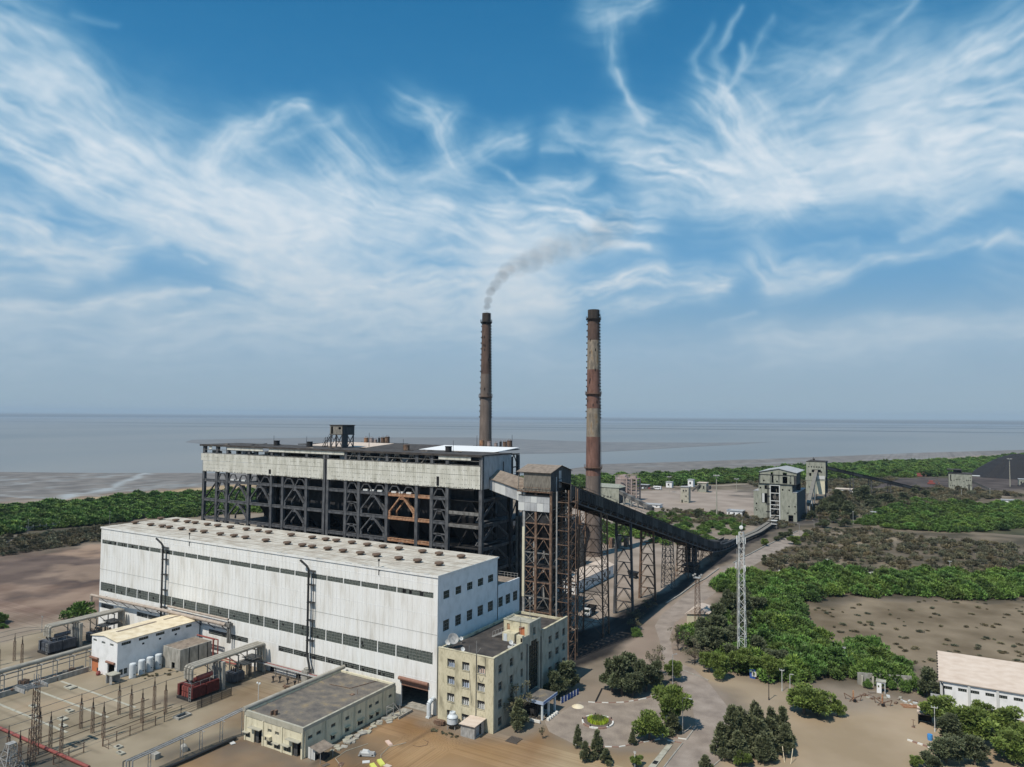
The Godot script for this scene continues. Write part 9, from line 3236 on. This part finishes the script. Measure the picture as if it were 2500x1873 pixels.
func scatter(called: String,kind: String,seed_: int,poly: Array,n: int,s0: float,s1: float,flat_ := 1.0,y := 0.0) -> void:
	# a mass nobody could count: one multimesh of shrubs over a polygon
	rng.seed = seed_
	var pv := PackedVector2Array()
	var lo := Vector2(1e9,1e9)
	var hi := Vector2(-1e9,-1e9)
	for i in range(0,poly.size(),2):
		var p := Vector2(poly[i],poly[i + 1])
		pv.append(p)
		lo = lo.min(p); hi = hi.max(p)
	for vv in 2:
		var key := kind + str(vv)
		if not protos.has(key): protos[key] = make_tree(kind,hash(key) % 997)
		var mm := MultiMesh.new()
		mm.transform_format = MultiMesh.TRANSFORM_3D
		mm.use_colors = true
		mm.mesh = protos[key][1]
		var list := []
		var guard := 0
		while list.size() < n/2 and guard < n*40:
			guard += 1
			var p := Vector2(R(lo.x,hi.x),R(lo.y,hi.y))
			if not Geometry2D.is_point_in_polygon(p,pv): continue
			var s := R(s0,s1)
			list.append([Transform3D(Basis(Vector3.UP,R(0,TAU)).scaled(V(s,s*R(.8,1.25)*flat_,s)),V(p.x,y,p.y)),R(.55,1.35),R(-.12,.2)])
		mm.instance_count = list.size()
		for i in list.size():
			mm.set_instance_transform(i,list[i][0])
			var b: float = list[i][1]
			mm.set_instance_color(i,Color(b*(1.0 + list[i][2]),b,b*(1.0 - list[i][2]*.5)))
		var o := MultiMeshInstance3D.new()
		o.name = called
		o.multimesh = mm
		o.material_override = M.leaf
		add_child(o,true)
		o.set_meta("kind","stuff")

func build_trees() -> void:
	rng.seed = 77
	tree("bare","tree","brownish feathery tree against the office block's right side, beside the porch",15.3,-5.0,7.2,3.2)
	tree("conifer","tree","olive tree at the office corner in front of the porch column",16.6,-3.2,5.6,1.9)
	tree("dark","tree","dull green tree behind the blue fence at the office's far corner",16.4,-24.2,6.6,3.6)
	tree("dark","tree","brown-green tree between the porch and the blue fence",16.0,-19.0,6.0,2.6)
	var cl := ["slim young conifer left of the planted roundabout","small leaning conifer nearest the bottom edge of the forecourt, left","bushy young conifer in front of the roundabout's kerb","small round conifer lowest of the group at the forecourt"]
	var cp := [[29.3,-1.9,4.3,.85],[32.6,2.2,3.7,1.05],[33.7,-.3,4.8,1.35],[35.8,1.0,2.7,1.1]]
	for i in 4: tree("conifer","young_conifer",cl[i],cp[i][0],cp[i][1],cp[i][2],cp[i][3],"young conifers by the forecourt")
	tree("bare","sapling","thin sapling with bronze leaves on the dirt beside the office",22.3,-1.8,2.2,.7)
	tree("conifer","young_conifer","young tree at the kerb left of the leafy tree over the seated people",37.2,-7.9,3.0,.7)
	tree("leafy","tree","broad leafy tree spreading over the seated people",39.0,-11.4,5.5,3.4)
	tree("conifer","tree","thin grey-green tree right behind the seated people",41.9,-15.9,4.8,1.6)
	tree("leafy","tree","tall round leafy tree behind the street lamp at the kerb corner",41.0,-18.6,8.4,4.1)
	var dk := [[24.6,-29.0,7.0,3.0],[27.2,-28.0,8.6,3.4],[29.4,-28.6,7.0,2.6],[30.8,-33.0,8.6,3.0],[26.8,-33.6,7.6,3.2],[31.6,-37.0,5.6,2.2]]
	for i in 6: tree("dark","tree",["leftmost dark feathery tree behind the striped kerb","tallest dark tree right behind the striped kerb's middle","dark tree with two pale trunks by the striped kerb","dark-crowned tree at the far end of the striped kerb","dark tree in the second row behind the striped kerb","small dark tree last before the road bend"][i],dk[i][0],dk[i][1],dk[i][2],dk[i][3],"dark trees behind the striped kerb")
	tree("leafy","tree","young yellow-green tree beside the lamp at the road bend",33.9,-41.6,4.9,2.2)
	tree("leafy","shrub","small leafy shrub behind the short pale pole at the bottom edge",40.6,-.9,1.9,1.3)
	tree("bare","tree","bare grey tree standing alone by the bend in the road",28.5,-62.9,6.2,2.8)
	tree("bare","tree","leafless spreading tree on the sand left of the dark thicket",34.8,-55.4,5.2,3.3)
	tree("bare","tree","bare twiggy tree between the dark trees and the road",29.5,-43.0,6.4,2.4)
	tree("bare","tree","small grey tree beside the bare spreading tree",37.2,-54.0,4.4,2.2)
	tree("leafy","tree","small tree with a clear trunk on the sand below the telecom mast",39.3,-51.3,4.9,2.5)
	tree("leafy","tree","yellow-green tree with a forked trunk below the telecom mast",42.3,-48.8,6.2,2.9)
	tree("leafy","tree","round bushy tree hiding the telecom mast's foot",46.3,-54.6,6.2,3.6)
	tree("leafy","tree","dense tree right of the blue and white booth",51.7,-54.0,5.6,3.6)
	var gm := [[33.0,-66,6.8,4.2],[37.5,-66,6.6,4.0],[31.5,-74,6.4,3.6],[36.0,-74,7.4,4.0],[41.0,-70,7.2,3.8],[33.4,-82,8.4,3.8],[38.6,-83,9.0,4.0],[33.6,-92.5,10.6,3.6],[38.0,-94,9.4,3.8],[42.5,-62.0,5.4,3.0],[47.5,-64,6.4,3.6],[34.6,-102,9.0,3.6],[34.2,-110,8.0,3.2],[38.5,-106,7.5,3.6],[51.5,-62.5,5.8,3.4]]
	for i in gm.size(): tree("dark","tree","dusty dark-green tree in the grove between the hip-roofed hut and the telecom mast",gm[i][0],gm[i][1],gm[i][2],gm[i][3],"dusty grove by the hut")
	var ca := [[53.4,-13.4,8.8,2.5],[55.2,-15.0,7.6,2.3],[57.2,-16.2,8.4,2.6],[58.8,-19.0,7.6,2.2],[60.2,-21.0,7.2,2.0],[56.0,-19.5,8.0,2.3],[53.6,-17.0,7.4,2.1],[61.0,-18.0,5.6,1.8],[54.8,-11.0,5.6,2.0],[58.4,-13.6,5.2,2.0],[51.8,-11.6,6.0,1.8]]
	for i in ca.size(): tree("conifer","tree","feathery grey-green tree in the clump right of the road",ca[i][0],ca[i][1],ca[i][2],ca[i][3],"feathery clump right of the road")
	tree("leafy","shrub","bright green shrub at the foot of the feathery clump",55.4,-10.2,2.8,1.7)
	tree("leafy","tree","big low round-crowned tree alone on the sandy yard",61.4,-38.0,6.0,4.6)
	tree("leafy","tree","right half of the low round-crowned pair on the sandy yard",64.2,-38.6,5.4,3.6)
	tree("leafy","shrub","small drooping tree at the right edge of the round-crowned tree",67.2,-40.3,3.4,1.8)
	tree("conifer","shrub","small shrub at the bottom edge beside the road",50.6,-6.0,2.4,1.2)
	var wt := [[84.2,-45.4,6.4,4.0],[89.6,-40.0,7.0,4.6],[85.1,-29.0,6.2,3.2],[95.0,-46.2,6.2,3.8],[94.6,-35.4,5.6,3.8],[89.3,-31.0,5.0,2.6],[80.8,-24.6,2.2,1.3],[91.5,-48.0,5.6,3.0],[86.2,-37.0,6.2,3.0],[99.0,-41.0,6.0,4.0],[83.0,-25.6,3.6,1.8]]
	var wl := ["leafy tree with a shelter tucked beside it, left of the warehouse clump","largest dark tree in front of the warehouse wall","feathery grey tree lowest in the right corner clump","yellow-green tree against the warehouse wall","leafy tree at the right edge below the warehouse","small tree between the grey feathery one and the leafy one at the right edge","tiny shrub at the bottom edge left of the corner clump","bright tree close under the warehouse windows","dark tree behind the slim pole","tree cut by the right edge of the photo","small grey shrub at the bottom of the corner clump"]
	for i in wt.size(): tree("dark" if i in [2,5,8,10] else "leafy","tree",wl[i],wt[i][0],wt[i][1],wt[i][2],wt[i][3],"trees before the warehouse")
	tree("dark","tree","dark tree between the boundary wall and the warehouse corner",82.6,-60.9,6.2,3.2)
	for i in 4: tree("shrub","shrub","shrub growing along the boundary wall by the guard hut",[71.3,76.0,78.2,80.4][i],[-59.4,-61.5,-61.6,-62.4][i],[2.2,2.0,2.6,3.4][i],[1.1,1.5,1.8,2.2][i],"shrubs along the boundary wall","shrub")
	var rd := [[18.3,-227.1,3.8,2.3],[28.9,-239.5,4.4,3.7],[31.9,-255.6,3.9,2.0],[25.6,-187.6,3.4,1.6],[20.5,-243.9,3.2,2.0],[21.6,-250,3.8,2.2],[22.6,-257,4.0,2.2],[23.4,-264,3.6,2.0],[30.5,-270,3.6,2.2]]
	var rl := ["small round tree on the left verge of the upper road","umbrella-crowned tree alone on the right verge of the upper road","small umbrella tree farther up the right verge","little half-dead tree on the right verge of the upper road","first shrub of the row left of the upper road","second shrub of the row left of the upper road","third shrub of the row left of the upper road","last shrub of the row left of the upper road","small tree near the second lamp of the upper road"]
	for i in rd.size(): tree("leafy" if i < 3 else "dark","tree",rl[i],rd[i][0],rd[i][1],rd[i][2],rd[i][3],"trees along the upper road")
	tree("dark","shrub","brown palm-like bush in the scrub left of the tall mast",-32.6,-300.8,7.0,3.0,"","shrub")
	var fa := [[34.2,-301.7,5.8,4.4],[27.7,-358,13.0,4.0],[34.8,-349,8.4,5.0],[41.5,-358,10.2,6.0],[43.0,-344,9.0,5.6],[45.2,-437,13,7],[52.3,-398,9.4,5],[68.2,-465,7,5],[36,-380,9,5],[30,-400,9,5],[25,-330,6,3.5],[60,-430,9,5.5],[56,-452,8,5],[82,-500,7,5],[90,-540,7,5],[40,-470,10,6],[28,-440,9,5],[74,-520,6,5],[37,-325,6,4],[44,-312,5,4]]
	for i in fa.size(): tree("dark","tree","dark tree on the coal-dusted ground right of the crusher house" if i != 1 else "tall slender-trunked dark tree right beside the crusher house",fa[i][0],fa[i][1],fa[i][2],fa[i][3],"dark trees right of the crusher house")
	tree("dark","shrub","dark leggy bush in front of the thicket left of the round tank",42.6,-169.8,4.9,3.0,"","shrub")
	tree("shrub","shrub","bright green spreading tree at the hall's left end",-127.5,-2.0,4.6,5.2,"","shrub")
	tree("bare","shrub","leafless dark brush growing on the coal strip beside the second trestle",10.2,-81.5,3.6,2.8,"brush on the coal strip","shrub")
	tree("bare","shrub","leafless brush on the coal strip nearest the first trestle",12.4,-74.0,3.0,2.6,"brush on the coal strip","shrub")
	tree("bare","shrub","leafless brush on the coal strip under the third trestle",9.6,-94.0,3.4,2.6,"brush on the coal strip","shrub")
	tree("shrub","shrub","green-grey bush at the end of the coal strip beside the road bend",15.2,-68.4,2.4,2.0,"","shrub")
	# masses of shrubs nobody could count
	scatter("thorn_thicket","shrub",501,[25,-76,36,-100,36,-128,20,-132,22,-158,44,-164,52,-139,45,-124,52,-106,55,-90,62,-86,70,-88,78,-77,76,-65,62,-61,51,-53,44,-58],420,.9,1.7)
	scatter("thorn_thicket","shrub",502,[44,-183,57,-182,64,-175,73,-191,92,-200,114,-211,170,-220,170,-200,112,-175,88,-160,74,-159,66,-148,50,-141,46,-160],360,.9,1.7)
	scatter("thorn_thicket","shrub",503,[48,-330,57,-382,72,-468,113,-477,145,-485,260,-500,260,-360,127,-350,97,-325,66,-315],900,.9,2.0,.8)
	scatter("coastal_thicket","shrub",504,[-168,-416,-110,-488,-50,-560,0,-640,100,-760,230,-900,290,-1300,222,-1330,139,-1112,-32,-815,-90,-690,-170,-528,-240,-430,-230,-400],2600,1.6,3.4,.75)
	scatter("coastal_thicket","shrub",505,[-312,60,-298,-85,-290,-130,-250,-200,-180,-330,-240,-425,-320,-295,-400,-180,-376,-146,-400,-125,-392,-60,-400,60],2300,1.2,2.6,.75)
	scatter("green_scrub","shrub",506,[-64,-250,-30,-205,-4,-208,3,-262,-14,-318,-50,-325,-64,-300],130,.6,1.5,.8)
	scatter("green_scrub","shrub",507,[-90,-205,-64,-180,-40,-190,-44,-240,-78,-260],90,.6,1.4,.8)
	scatter("green_scrub","shrub",508,[-134,20,-128,8,-150,18,-215,40,-330,60,-330,85,-134,60],320,.5,1.3,.8)
	scatter("dry_scrub","scrub",509,[22,-165,24,-195,34,-290,60,-305,90,-290,200,-300,200,-225,110,-212,72,-194,46,-184],900,.7,2.2)
	scatter("dry_scrub","scrub",510,[48,-128,68,-144,110,-172,200,-215,200,-70,100,-96,84,-82,80,-80,72,-89,59,-85],420,.35,.9,.6)
	scatter("dry_scrub","scrub",511,[-300,0,-242,-34,-242,-76,-205,-130,-270,-130,-285,-60],620,.8,2.2)
	scatter("dry_scrub","scrub",512,[-60,-330,-10,-330,24,-300,14,-286,-18,-290,-60,-250],260,.7,2.0)
	scatter("yard_weeds","scrub",513,[-70,19,-66,10,-62,11,-63,14,-68,20],14,.25,.5,.6)
	scatter("yard_weeds","scrub",514,[2,5,8.8,5.2,8.8,6.4,2,6],16,.2,.4,.6)
	scatter("dark_scrub","scrub",515,[18,-330,40,-330,110,-500,150,-560,100,-600,60,-560,20,-520],700,1.2,3.0)
	scatter("dark_scrub","scrub",516,[-10,-470,-60,-540,-40,-560,20,-640,60,-690,40,-560],300,1.2,3.0)

func build_all() -> void:
	var t0 := Time.get_ticks_msec()
	build_ground()
	print("ground ",Time.get_ticks_msec() - t0)
	build_hall()
	build_boiler()
	build_office()
	build_low_building()
	build_yard()
	build_coal()
	build_right()
	print("built ",Time.get_ticks_msec() - t0)
	build_trees()
	print("done ",Time.get_ticks_msec() - t0," nodes ",get_child_count())
